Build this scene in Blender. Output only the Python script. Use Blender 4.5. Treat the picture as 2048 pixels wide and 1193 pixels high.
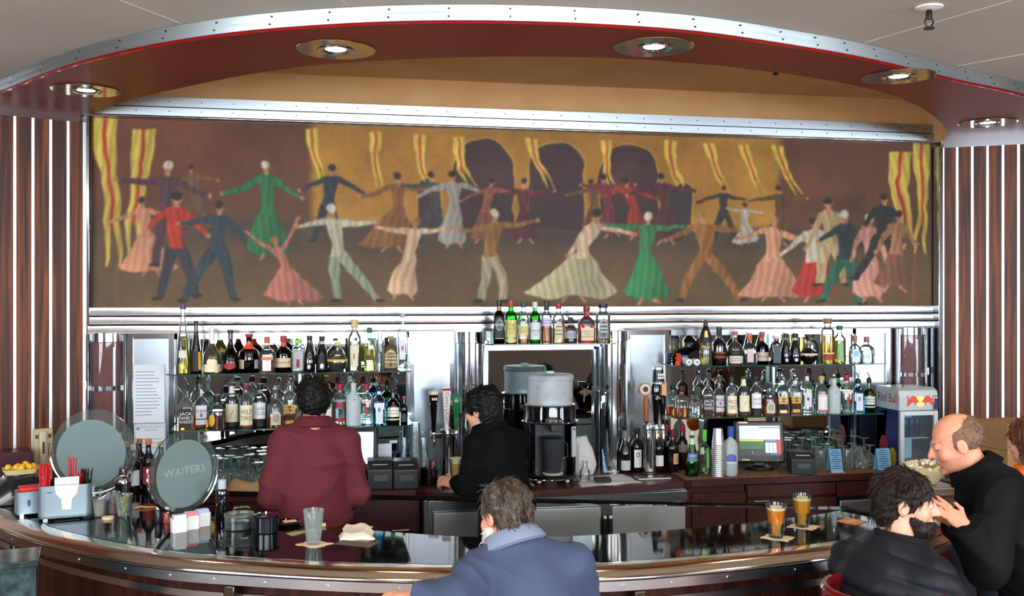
import bpy, math, random
import numpy as np
from mathutils import Vector, Matrix
random.seed(7); rng = np.random.default_rng(7)
for o in list(bpy.data.objects): bpy.data.objects.remove(o)
S = bpy.context.scene; COL = S.collection
# ------------------------------------------------------------------ camera
FPX = 2000.0; CX = 1024.0; HY = 590.0
CAM = Vector((-1.527, -6.54, 2.13)); _n = math.hypot(.1935, .981); FWX, FWY = .1935/_n, .981/_n
cd = bpy.data.cameras.new('camera'); cam = bpy.data.objects.new('camera', cd); COL.objects.link(cam)
cd.sensor_width = 36; cd.lens = FPX/2048*36; cd.shift_y = -(596.5-HY)/2048; cd.clip_start = .05
cam.location = CAM; cam.rotation_euler = (math.pi/2, 0, -math.atan2(FWX, FWY)); S.camera = cam
# ------------------------------------------------------------------ world, light, exposure
w = bpy.data.worlds.new('world'); S.world = w; w.use_nodes = True
w.node_tree.nodes['Background'].inputs[0].default_value = (.80, .90, 1, 1)
w.node_tree.nodes['Background'].inputs[1].default_value = 1.0
S.view_settings.view_transform = 'Standard'; S.view_settings.look = 'None'
S.view_settings.exposure = 0.08; S.view_settings.gamma = 1; S.view_settings.use_curve_mapping = False
S.cycles.transparent_max_bounces = 32; S.cycles.max_bounces = 12; S.cycles.transmission_bounces = 10
S.cycles.glossy_bounces = 6; S.cycles.diffuse_bounces = 4
WINDOW_STRENGTH = 20.0      # daylight in the window panes behind the camera
LAMP_WATTS = 16.0; FILL_LAMP_WATTS = 26.0           # each soffit downlight, each added fill lamp
for lx, ly in [(x, y) for y in (-4.6, -6.6, -8.8) for x in (-4.2, -1.4, 1.4, 4.2)]:      # unseen fill lamps added overhead for more soft frontal light
    ld = bpy.data.lights.new('fill_lamp', 'AREA'); ld.shape = 'DISK'; ld.size = .34; ld.energy = FILL_LAMP_WATTS; ld.color = (1, .90, .76)
    lo = bpy.data.objects.new('fill_lamp', ld); COL.objects.link(lo); lo.location = (lx, ly, 3.285)
# ------------------------------------------------------------------ helpers
def ray(px, py):
    a = (px-CX)/FPX; b = -(py-HY)/FPX
    return Vector((FWX+a*FWY, FWY-a*FWX, b))
def atz(px, py, z):
    r = ray(px, py); return CAM + r*((z-CAM.z)/r.z)
def aty(px, py, Y):
    r = ray(px, py); return CAM + r*((Y-CAM.y)/r.y)
def atd(px, py, d): return CAM + ray(px, py)*d
def dep(x, y): return (x-CAM.x)*FWX + (y-CAM.y)*FWY
def lin(c):
    c = [v/255 for v in c]
    return tuple(v/12.92 if v <= .04045 else ((v+.055)/1.055)**2.4 for v in c)
MATS = {}
def M(name, col=(200, 200, 200), rough=.5, metal=0, trans=0, ior=1.45, emit=0, ecol=None, coat=0, spec=.5,
      noise=None, col2=None, bump=None, sss=0, alpha=1):
    if name in MATS: return MATS[name]
    m = bpy.data.materials.new(name); m.use_nodes = True; MATS[name] = m
    nt = m.node_tree; b = nt.nodes['Principled BSDF']; c = lin(col)+(1,)
    b.inputs['Base Color'].default_value = c; b.inputs['Roughness'].default_value = rough
    b.inputs['Metallic'].default_value = metal; b.inputs['Transmission Weight'].default_value = trans
    b.inputs['IOR'].default_value = ior; b.inputs['Coat Weight'].default_value = coat
    b.inputs['Specular IOR Level'].default_value = spec; b.inputs['Subsurface Weight'].default_value = sss
    b.inputs['Alpha'].default_value = alpha
    if emit:
        b.inputs['Emission Color'].default_value = lin(ecol or col)+(1,); b.inputs['Emission Strength'].default_value = emit
    if noise or bump: tc = nt.nodes.new('ShaderNodeTexCoord')
    def tex(sc, det=4):
        n = nt.nodes.new('ShaderNodeTexNoise'); n.inputs['Detail'].default_value = det; n.inputs['Scale'].default_value = 1
        mp = nt.nodes.new('ShaderNodeMapping')
        mp.inputs['Scale'].default_value = sc if isinstance(sc, tuple) else (sc, sc, sc)
        nt.links.new(tc.outputs['Object'], mp.inputs[0]); nt.links.new(mp.outputs[0], n.inputs['Vector']); return n
    if noise:
        n = tex(noise[0]); r = nt.nodes.new('ShaderNodeValToRGB'); lo, hi = (noise[1], noise[2]) if len(noise) > 2 else (.35, .65)
        r.color_ramp.elements[0].position = lo; r.color_ramp.elements[1].position = hi
        r.color_ramp.elements[0].color = c; r.color_ramp.elements[1].color = lin(col2 or [min(255, v*1.15) for v in col])+(1,)
        nt.links.new(n.outputs['Fac'], r.inputs[0]); nt.links.new(r.outputs[0], b.inputs['Base Color'])
    if bump:
        n2 = tex(bump[0]); bp = nt.nodes.new('ShaderNodeBump'); bp.inputs['Strength'].default_value = bump[1]
        bp.inputs['Distance'].default_value = bump[2] if len(bump) > 2 else .01
        nt.links.new(n2.outputs['Fac'], bp.inputs['Height']); nt.links.new(bp.outputs[0], b.inputs['Normal'])
    return m
def thin_glass(name, tint=(245, 252, 250), rough=.02, refl=1.0, frost=0.0, fcol=(200, 215, 212)):
    """window-like glass: see-through with fresnel reflection, optional white diffuse share, for etching and for brightness painted into clear glass"""
    if name in MATS: return MATS[name]
    m = bpy.data.materials.new(name); m.use_nodes = True; MATS[name] = m; nt = m.node_tree; nt.nodes.clear()
    out = nt.nodes.new('ShaderNodeOutputMaterial'); mix = nt.nodes.new('ShaderNodeMixShader')
    tr = nt.nodes.new('ShaderNodeBsdfTransparent'); tr.inputs[0].default_value = lin(tint)+(1,)
    gl = nt.nodes.new('ShaderNodeBsdfGlossy'); gl.inputs['Roughness'].default_value = rough
    gl.inputs['Color'].default_value = (refl, refl, refl, 1)
    lw = nt.nodes.new('ShaderNodeFresnel'); lw.inputs['IOR'].default_value = 1.5
    nt.links.new(lw.outputs[0], mix.inputs[0]); nt.links.new(tr.outputs[0], mix.inputs[1]); nt.links.new(gl.outputs[0], mix.inputs[2])
    last = mix
    if frost:
        df = nt.nodes.new('ShaderNodeBsdfDiffuse'); df.inputs[0].default_value = lin(fcol)+(1,)
        tl = nt.nodes.new('ShaderNodeBsdfTranslucent'); tl.inputs[0].default_value = lin(fcol)+(1,)
        ms = nt.nodes.new('ShaderNodeMixShader'); ms.inputs[0].default_value = .4
        nt.links.new(df.outputs[0], ms.inputs[1]); nt.links.new(tl.outputs[0], ms.inputs[2])
        m2 = nt.nodes.new('ShaderNodeMixShader'); m2.inputs[0].default_value = frost
        nt.links.new(mix.outputs[0], m2.inputs[1]); nt.links.new(ms.outputs[0], m2.inputs[2]); last = m2
    nt.links.new(last.outputs[0], out.inputs[0]); return m
def wood_mat(name, dark, light, sc=(38, 38, 1.1), lo=.42, hi=.74, rough=.28, coat=.5):
    m = M(name, dark, rough=rough, coat=coat, spec=.3, noise=(sc, lo, hi), col2=light)
    nt = m.node_tree
    for n in nt.nodes:
        if n.type == 'TEX_NOISE': n.inputs['Detail'].default_value = 6; n.inputs['Distortion'].default_value = .6
        if n.type == 'BSDF_PRINCIPLED': n.inputs['Coat Roughness'].default_value = .12
    return m
class MB:
    def __init__(s): s.v = []; s.f = []; s.m = []
    def add(s, v, f, m=0):
        k = len(s.v); s.v += [tuple(p) for p in v]; s.f += [tuple(i+k for i in q) for q in f]; s.m += [m]*len(f); return s
    def box(s, c, d, rz=0, m=0, top=1.0, rx=0):
        x, y, z = [t/2 for t in d]; R = Matrix.Rotation(rz, 3, 'Z') @ Matrix.Rotation(rx, 3, 'X'); v = []
        for sz in (-1, 1):
            k = top if sz > 0 else 1
            for a, b in ((-1, -1), (1, -1), (1, 1), (-1, 1)):
                v.append(Vector(c)+R @ Vector((a*x*k, b*y*k, sz*z)))
        return s.add(v, [(3, 2, 1, 0), (4, 5, 6, 7), (0, 1, 5, 4), (1, 2, 6, 5), (2, 3, 7, 6), (3, 0, 4, 7)], m)
    def prism(s, poly, z0, z1, m=0, sidem=None):
        n = len(poly); v = [(p[0], p[1], z0) for p in poly]+[(p[0], p[1], z1) for p in poly]
        s.add(v, [tuple(range(n))[::-1], tuple(range(n, 2*n))], m)
        return s.add(v, [(i, (i+1) % n, n+(i+1) % n, n+i) for i in range(n)], m if sidem is None else sidem)
    def lathe(s, prof, c=(0, 0, 0), seg=16, sq=2, ax=1, ay=1, rz=0, m=0, cap0=True, cap1=True):
        v = []; f = []; n = len(prof)
        for r, z in prof:
            for i in range(seg):
                a = 2*math.pi*(i+.5)/seg; ca, sa = math.cos(a), math.sin(a)
                k = 1 if sq == 2 else 1/((abs(ca)**sq+abs(sa)**sq)**(1/sq))
                x, y = r*k*ca*ax, r*k*sa*ay
                v.append((c[0]+x*math.cos(rz)-y*math.sin(rz), c[1]+x*math.sin(rz)+y*math.cos(rz), c[2]+z))
        for j in range(n-1):
            for i in range(seg):
                i2 = (i+1) % seg; f.append((j*seg+i, j*seg+i2, (j+1)*seg+i2, (j+1)*seg+i))
        if cap0: f.append(tuple(range(seg))[::-1])
        if cap1: f.append(tuple((n-1)*seg+i for i in range(seg)))
        return s.add(v, f, m)
    def tube(s, path, r, seg=8, m=0, closed=False, caps=True):
        P = [Vector(p) for p in path]; n = len(P); v = []; f = []; rr = r if isinstance(r, (list, tuple)) else [r]*n
        up = None
        for i in range(n):
            if closed: t = P[(i+1) % n]-P[i-1]
            else: t = P[min(i+1, n-1)]-P[max(i-1, 0)]
            if t.length < 1e-9: t = Vector((0, 0, 1))
            t.normalize()
            if up is None: up = Vector((0, 0, 1)) if abs(t.z) < .9 else Vector((1, 0, 0))
            a = t.cross(up)
            if a.length < 1e-4: a = t.cross(Vector((0, 1, 0)))
            a.normalize(); b = a.cross(t).normalized(); up = b
            for k in range(seg):
                an = 2*math.pi*k/seg; v.append(P[i]+(a*math.cos(an)+b*math.sin(an))*rr[i])
        for i in range(n if closed else n-1):
            for k in range(seg):
                f.append((i*seg+k, ((i+1) % n)*seg+k, ((i+1) % n)*seg+(k+1) % seg, i*seg+(k+1) % seg))
        if caps and not closed: f += [tuple(range(seg)), tuple((n-1)*seg+k for k in range(seg))[::-1]]
        return s.add(v, f, m)
    def sweep(s, path, prof, m=0, closed_prof=False, caps=False):
        """prof = list of (offset outward from path, z); path = 2d points; outward = right-hand normal side towards -y"""
        P = [Vector(p[:2]) for p in path]; n = len(P); k = len(prof); v = []; f = []
        for i in range(n):
            t = (P[min(i+1, n-1)]-P[max(i-1, 0)]).normalized(); nn = Vector((t.y, -t.x))
            for o, z in prof: v.append((P[i].x+nn.x*o, P[i].y+nn.y*o, z))
        kk = k if closed_prof else k-1
        for i in range(n-1):
            for j in range(kk): f.append((i*k+j, (i+1)*k+j, (i+1)*k+(j+1) % k, i*k+(j+1) % k))
        if caps: f += [tuple(range(k)), tuple((n-1)*k+j for j in range(k))[::-1]]
        return s.add(v, f, m)
    def build(s, name, mats, parent=None, smooth=True, bevel=0, loc=None, rz=0, ang=35):
        me = bpy.data.meshes.new(name); me.from_pydata(s.v, [], s.f); me.update()
        return obj(name, me, mats, parent, smooth, bevel, loc, rz, ang, s.m)
def obj(name, me, mats, parent=None, smooth=True, bevel=0, loc=None, rz=0, ang=35, mi=None):
    for m in (mats if isinstance(mats, (list, tuple)) else [mats]): me.materials.append(m)
    if mi is not None and len(me.materials) > 1: me.polygons.foreach_set('material_index', mi)
    if smooth:
        me.polygons.foreach_set('use_smooth', [True]*len(me.polygons)); me.set_sharp_from_angle(angle=math.radians(ang))
    o = bpy.data.objects.new(name, me); COL.objects.link(o); o.parent = parent
    if loc is not None: o.location = loc
    o.rotation_euler.z = rz
    if bevel:
        b = o.modifiers.new('bevel', 'BEVEL'); b.width = bevel; b.segments = 2; b.limit_method = 'ANGLE'
    return o
def tag(o, label, cat, group=None, kind=None):
    o['label'] = label; o['category'] = cat
    if group: o['group'] = group
    if kind: o['kind'] = kind
    return o
def thing(name, label, cat, loc=(0, 0, 0), rz=0, group=None, kind=None):
    o = bpy.data.objects.new(name, None); COL.objects.link(o); o.location = loc; o.rotation_euler.z = rz
    o.empty_display_size = .05
    return tag(o, label, cat, group, kind)
_tx = {}
def textmesh(body, bold=0):
    """unit-height text, centred; returns verts, faces, width"""
    if body in _tx: return _tx[body]
    if body == '~':      # a line of print too small to read
        xs = [-2.2+.55*k for k in range(9)]; v = [(x, z, 0) for x in xs for z in (-.13, .13)]; _tx[body] = (v, [(2*k, 2*k+2, 2*k+3, 2*k+1) for k in range(8)], 4.4); return _tx[body]
    c = bpy.data.curves.new('t', 'FONT'); c.body = body; c.size = 1; c.resolution_u = 2; c.align_x = 'CENTER'; c.align_y = 'CENTER'; c.offset = bold
    o = bpy.data.objects.new('t', c); COL.objects.link(o)
    me = bpy.data.meshes.new_from_object(o); v = [tuple(p.co) for p in me.vertices]; f = [tuple(p.vertices) for p in me.polygons]
    bpy.data.objects.remove(o); bpy.data.curves.remove(c); bpy.data.meshes.remove(me)
    wd = (max(p[0] for p in v)-min(p[0] for p in v)) if v else 1
    _tx[body] = (v, f, wd); return _tx[body]
def text_on(mb, body, h, org, ux, uz, m=0, width=None, wrap=None):
    """flat text: org centre, ux right vector, uz up vector; width fits text"""
    v, f, wd = textmesh(body); s = h
    sx = s if width is None else min(s*1.4, width/wd)
    if wrap: pts = [wrap(p[0]*sx, p[1]*s) for p in v]
    else: pts = [Vector(org)+Vector(ux)*p[0]*sx+Vector(uz)*p[1]*s for p in v]
    mb.add(pts, f, m)
def catmull(P, n=12):
    P = [np.array(p, float) for p in P]; out = []
    for i in range(len(P)-1):
        p0, p1, p2, p3 = P[max(i-1, 0)], P[i], P[i+1], P[min(i+2, len(P)-1)]
        for k in range(n):
            t = k/n; out.append(.5*((2*p1)+(-p0+p2)*t+(2*p0-5*p1+4*p2-p3)*t*t+(-p0+3*p1-3*p2+p3)*t**3))
    out.append(P[-1]); return [tuple(p) for p in out]
# ------------------------------------------------------------------ materials
CHROME = M('polished_steel', (205, 210, 214), rough=.10, metal=1)
STEEL = M('brushed_steel', (196, 200, 200), rough=.42, metal=1, bump=((2, 2, 160), .06, .002))
STEEL2 = M('satin_steel', (190, 198, 204), rough=.22, metal=1, noise=(3, .3, .7), col2=(168, 178, 186))
MIRROR = M('mirror', (196, 210, 208), rough=.015, metal=1)
DARKGAP = M('dark_gap', (16, 15, 16), rough=.7)
WOOD = wood_mat('rosewood', (62, 35, 28), (142, 76, 38), rough=.42, coat=.0)
WOOD2 = wood_mat('rosewood_dark', (34, 14, 12), (64, 26, 18), sc=(30, 30, 1.5), rough=.25, coat=.2)
MAHOG = M('mahogany_laminate', (50, 17, 17), rough=.42, coat=.0, noise=((12, 12, 40), .3, .7), col2=(68, 26, 24))
REDSOF = M('red_lacquer', (116, 28, 16), rough=.42, coat=.0, noise=(1.6, .35, .7), col2=(122, 42, 20))
TAN = M('tan_plaster', (200, 158, 104), rough=.85, noise=(3, .35, .65), col2=(208, 168, 116))
CEILM = M('ceiling_paint', (188, 189, 178), rough=.42, noise=(1.2, .3, .7), col2=(198, 199, 190))
BLACKTOP = M('black_granite', (9, 9, 10), rough=.045, spec=.62, noise=(140, .70, .78), col2=(120, 115, 100))
WHITE = M('white_plastic', (226, 226, 222), rough=.4)
BLACK = M('black_plastic', (15, 15, 17), rough=.35)
GLOSSBLACK = M('gloss_black', (8, 8, 10), rough=.08, coat=.5)
GLASS = thin_glass('clear_glass', (240, 248, 246), frost=.05, fcol=(226, 236, 236))  # small white share lightens the glass in place of highlights
GLASSG = thin_glass('shelf_glass', (214, 238, 228))
GEDGE = M('glass_edge', (30, 62, 56), rough=.1, spec=.8)
STRIP = M('strip_aluminium', (226, 230, 230), rough=.36, metal=1)
FASC = M('fascia_satin', (176, 184, 184), rough=.46, metal=1)
TRIMM = M('trim_satin', (160, 168, 172), rough=.36, metal=1)
BANDM = M('band_steel', (214, 220, 224), rough=.17, metal=1)
# ------------------------------------------------------------------ the room: floor, ceiling, walls
FR = catmull([(-3.95, .25), (-3.62, -.1), (-3.225, -.62), (-2.617, -1.47), (-2.008, -2.06), (-1.385, -2.40), (-.75, -2.56), (-.05, -2.57), (.55, -2.42),
              (1.05, -2.24), (1.70, -1.93), (2.30, -1.66), (2.95, -1.22), (3.62, -.62), (4.1, 0.0)], 8)
IN = catmull([(-3.0, .15), (-2.90, -.02), (-2.70, -.36), (-2.40, -.78), (-1.83, -1.41), (-1.36, -1.75), (-.69, -2.0), (.013, -2.07), (.754, -1.93),
              (1.42, -1.65), (1.957, -1.247), (2.40, -.80), (2.66, -.48), (2.84, -.20), (2.87, .10)], 8)
ZS, ZC, ZR = 3.23, 3.305, 3.55
mb = MB(); mb.box((0, -5.6, -.03), (14.5, 13.4, .06))
tag(mb.build('floor', M('floor_carpet', (138, 104, 88), rough=.9, noise=(60, .3, .7), col2=(152, 120, 100))), 'dark red brown floor of the bar room', 'floor', kind='structure')
ceil = thing('ceiling', 'grey cream panelled ceiling in front of the curved soffit', 'ceiling', kind='structure')
cc = Vector((-.05, 1.25))
def radial(i, r0):
    p = Vector(FR[i]); d = (p-cc).normalized(); return p+d*r0
seams = [0]
for tx in (-2.09, -1.364, -.396, 1.008, 1.677, 2.5):
    seams.append(min(range(len(FR)), key=lambda i: abs(FR[i][0]-tx)))
seams.append(len(FR)-1)
for a, b in zip(seams[:-1], seams[1:]):
    g = .004; poly = [Vector(FR[i]) for i in range(a, b+1)]
    da = (Vector(FR[a])-cc).normalized(); db = (Vector(FR[b])-cc).normalized()
    outer = []
    for i in range(b, a-1, -1):
        d = (Vector(FR[i])-cc).normalized(); outer.append(Vector(FR[i])+d*9)
    pts = poly+outer
    ta = Vector((-da.y, da.x)); tb = Vector((-db.y, db.x))
    pts[0] += ta*g; pts[-1] += ta*g; pts[b-a] -= tb*g; pts[b-a+1] -= tb*g
    MB().prism([tuple(p) for p in pts], ZC, ZC+.012).build('ceiling_panel', CEILM, ceil, smooth=False)
for a in seams[1:-1]:
    p_ = Vector(FR[a]); d_ = (p_-cc).normalized(); t_ = Vector((-d_.y, d_.x))*.0045; q_ = [p_+d_*.02-t_, p_+d_*8.8-t_, p_+d_*8.8+t_, p_+d_*.02+t_]
    if (q_[1]-q_[0]).cross(q_[2]-q_[1]) < 0: q_ = q_[::-1]
    MB().prism([tuple(p) for p in q_], ZC-.0015, ZC+.002).build('seam_strip', M('ceiling_seam', (214, 208, 190), rough=.8), ceil, smooth=False)
mb = MB(); nf = len(FR); bk_ = [Vector(p)+(Vector(p)-cc).normalized()*9.2 for p in FR]
for z_ in (ZC+.014, ZC+.06): mb.add([(p[0], p[1], z_) for p in FR]+[(p.x, p.y, z_) for p in bk_], [(i, i+1, nf+i+1, nf+i) for i in range(nf-1)])
mb.build('ceiling_backing', M('ceiling_seam', (214, 208, 190), rough=.8), ceil, smooth=False)
# soffit slab between the front curve and the inner curve
n = len(FR); mb = MB()
v = [(p[0], p[1], ZS) for p in FR]+[(p[0], p[1], ZS) for p in IN]
mb.add(v, [(i, n+i, n+i+1, i+1) for i in range(n-1)])
mb.add([(p[0], p[1], ZS) for p in IN]+[(p[0], p[1], ZR) for p in IN], [(i, n+i, n+i+1, i+1) for i in range(n-1)], 1)
mb.add([(p[0], p[1], ZS) for p in FR]+[(p[0], p[1], ZC+.03) for p in FR], [(i, i+1, n+i+1, n+i) for i in range(n-1)], 0)
tag(mb.build('ceiling_soffit', [REDSOF, TAN]), 'curved dark red lacquered soffit above the bar', 'soffit', kind='structure')
MB().box((0, -1.0, ZR+.03), (8, 4.0, .06)).build('ceiling_recess', TAN, None, smooth=False)
tag(bpy.data.objects['ceiling_recess'], 'tan recessed ceiling above the mural', 'ceiling', kind='structure')
t1 = thing('trim_1', 'double band of riveted metal trim along the curved soffit edge', 'trim', kind='structure')
def band(z0, z1, o, nb=4, bulge=.006):
    return [(o-.03, z0)]+[(o+.0065*k/nb+.001*math.sin(math.pi*k/nb), z0+(z1-z0)*k/nb) for k in range(nb+1)]+[(o-.03, z1)]
MB().sweep(FR, band(ZS+.007, ZS+.036, .020)).build('metal_band', FASC, t1)
MB().sweep(FR, band(ZS+.0425, ZC-.002, .004)).build('metal_band', FASC, t1)
MB().sweep(FR, [(.0, ZS-.002), (.013, ZS-.004), (.019, ZS+.003), (.013, ZS+.008), (0, ZS+.008)]).build('red_bead', M('red_bead', (150, 8, 18), rough=.25, coat=.5), t1)
mb = MB()
for z, o in ((ZS+.0215, .0265), (ZC-.018, .0125)):
    for i in range(3, n-2, 3):
        t = (Vector(FR[i+1])-Vector(FR[i-1])).normalized(); nn = Vector((t.y, -t.x)); p = Vector(FR[i])+nn*o
        mb.tube([(p.x, p.y, z), (p.x+nn.x*.002, p.y+nn.y*.002, z)], .0042, 6)
o = mb.build('screw', M('screw_dark', (60, 62, 64), rough=.4, metal=1), t1); o['kind'] = 'stuff'
# back wall above and behind the mural
MB().box((0, .10, 1.78), (7.4, .12, 3.56)).build('wall_back', TAN, None, smooth=False)
tag(bpy.data.objects['wall_back'], 'tan back wall above the mural', 'wall', kind='structure')
# wood clad piers on both sides
LW0 = Vector((-2.912, 0.0)); LWD = Vector((-.902, -.431)).normalized()
RW0 = Vector((2.905, -.075)); RWD = Vector((.847, -.532)).normalized()
def pier(name, p0, d, label, zt=3.21, nstrip=9, extra=0):
    w_ = thing(name, label, 'wall', kind='structure'); nrm = Vector((d.y, -d.x))
    if nrm.y > 0: nrm = -nrm
    L = 1.35
    def slab(s0, s1, o0, o1, z0, z1, nm, mat, bev=0):
        a = p0+d*s0; b = p0+d*s1; q = [a+nrm*o0, b+nrm*o0, b+nrm*o1, a+nrm*o1]
        if (q[1]-q[0]).cross(q[2]-q[1]) < 0: q = q[::-1]
        return MB().prism([tuple(p) for p in q], z0, z1).build(nm, mat, w_, smooth=False, bevel=bev)
    slab(0, L, -.14, -.012, 0, ZS, 'wall_core', DARKGAP)
    pitch = .0985
    for k in range(13):
        slab(k*pitch+.011, (k+1)*pitch-.011, -.012, 0, 0, zt-.02, 'wood_panel', WOOD)
    for k in range(14):
        wd = .030 if k == 0 else .019
        slab(k*pitch-wd/2, k*pitch+wd/2, -.012, .006, 0, zt-.02, 'metal_strip', STRIP, .0025)
    slab(-.012, L, -.01, .012, zt-.024, zt+.02, 'top_trim', CHROME, .003)
    return w_
pier('wall_left', LW0, LWD, 'striped rosewood wall with thin metal strips left of the mural')
pier('wall_right', RW0, RWD, 'striped rosewood wall with thin metal strips right of the mural')
# jamb strips where mural meets the piers
t5 = thing('trim_5', 'slim vertical metal and wood edge strips beside the mural', 'trim', kind='structure')
MB().box((-2.885, -.02, 2.55), (.018, .07, 1.40)).build('edge_strip', CHROME, t5, bevel=.003)
MB().box((-2.868, -.02, 2.60), (.010, .05, 1.25)).build('wood_edge', WOOD2, t5)
MB().box((2.876, -.04, 2.10), (.012, .10, 2.2)).build('edge_strip', CHROME, t5, bevel=.003)
MB().lathe([(.028, .95), (.028, 3.21)], (2.905, -.055, 0), 14).build('wood_edge', WOOD2, t5)
# room behind the camera: side walls and window wall
PAINT = M('room_paint', (58, 42, 36), rough=.6)
def wall(name, a, b, label):
    a = Vector(a); b = Vector(b); d = (b-a).normalized(); nn = Vector((d.y, -d.x))*.1
    q = [a-nn*0, b-nn*0, b+nn, a+nn]
    if (q[1]-q[0]).cross(q[2]-q[1]) < 0: q = q[::-1]
    o = MB().prism([tuple(p) for p in q], 0, 3.6).build(name, WOOD if 'wood' in label else PAINT, None, smooth=False)
    return tag(o, label, 'wall', kind='structure')
lp = LW0+LWD*1.35; rp = RW0+RWD*1.35
wall('wall_left_outer', (lp.x-.02, lp.y+.05), (-6.6, -1.6), 'plain painted wall beyond the left wood pier')
wall('wall_right_outer', (6.6, -1.9), (rp.x+.02, rp.y+.05), 'plain painted wall beyond the right wood pier')
wall('wall_left_side', (-6.6, -1.5), (-6.6, -11.6), 'plain painted side wall at the left of the lounge')
wall('wall_right_side', (6.6, -11.6), (6.6, -1.5), 'plain painted side wall at the right of the lounge')
wall('wall_front', (6.7, -11.5), (-6.7, -11.5), 'window wall of the lounge facing the bar')
bpy.data.objects['wall_front'].location.y = -.1
PANE = M('daylight_pane', (200, 226, 244), emit=WINDOW_STRENGTH, ecol=(236, 244, 255))
def window(i, c, wd, ht, rz):
    t = thing('window_%d' % i, 'bright daylight window in the lounge wall, number %d from the left end' % i, 'window', c, rz, kind='structure')
    f = .06
    mb = MB()
    for s in (-1, 1):
        mb.box((s*(wd/2+f/2), 0, 0), (f, .10, ht+2*f)); mb.box((0, 0, s*(ht/2+f/2)), (wd, .10, f))
    mb.box((0, 0, 0), (.035, .06, ht)); mb.build('window_frame', STEEL, t, smooth=False)
    MB().box((0, .0, 0), (wd, .012, ht)).build('pane', PANE, t, smooth=False)
for i, x in enumerate((-2.7, -1.25, .2, 1.65, 3.1)):
    window(i+1, (x, -11.42, 2.10), 1.28, 1.66, 0)
for i, y in enumerate((-9.6, -7.6, -5.6)):
    window(i+8, (-6.52, y, 2.05), 1.5, 1.7, math.pi/2)
for i, y in enumerate((-9.6, -7.2)):
    window(i+11, (6.52, y, 2.05), 1.5, 1.7, math.pi/2)
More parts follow.
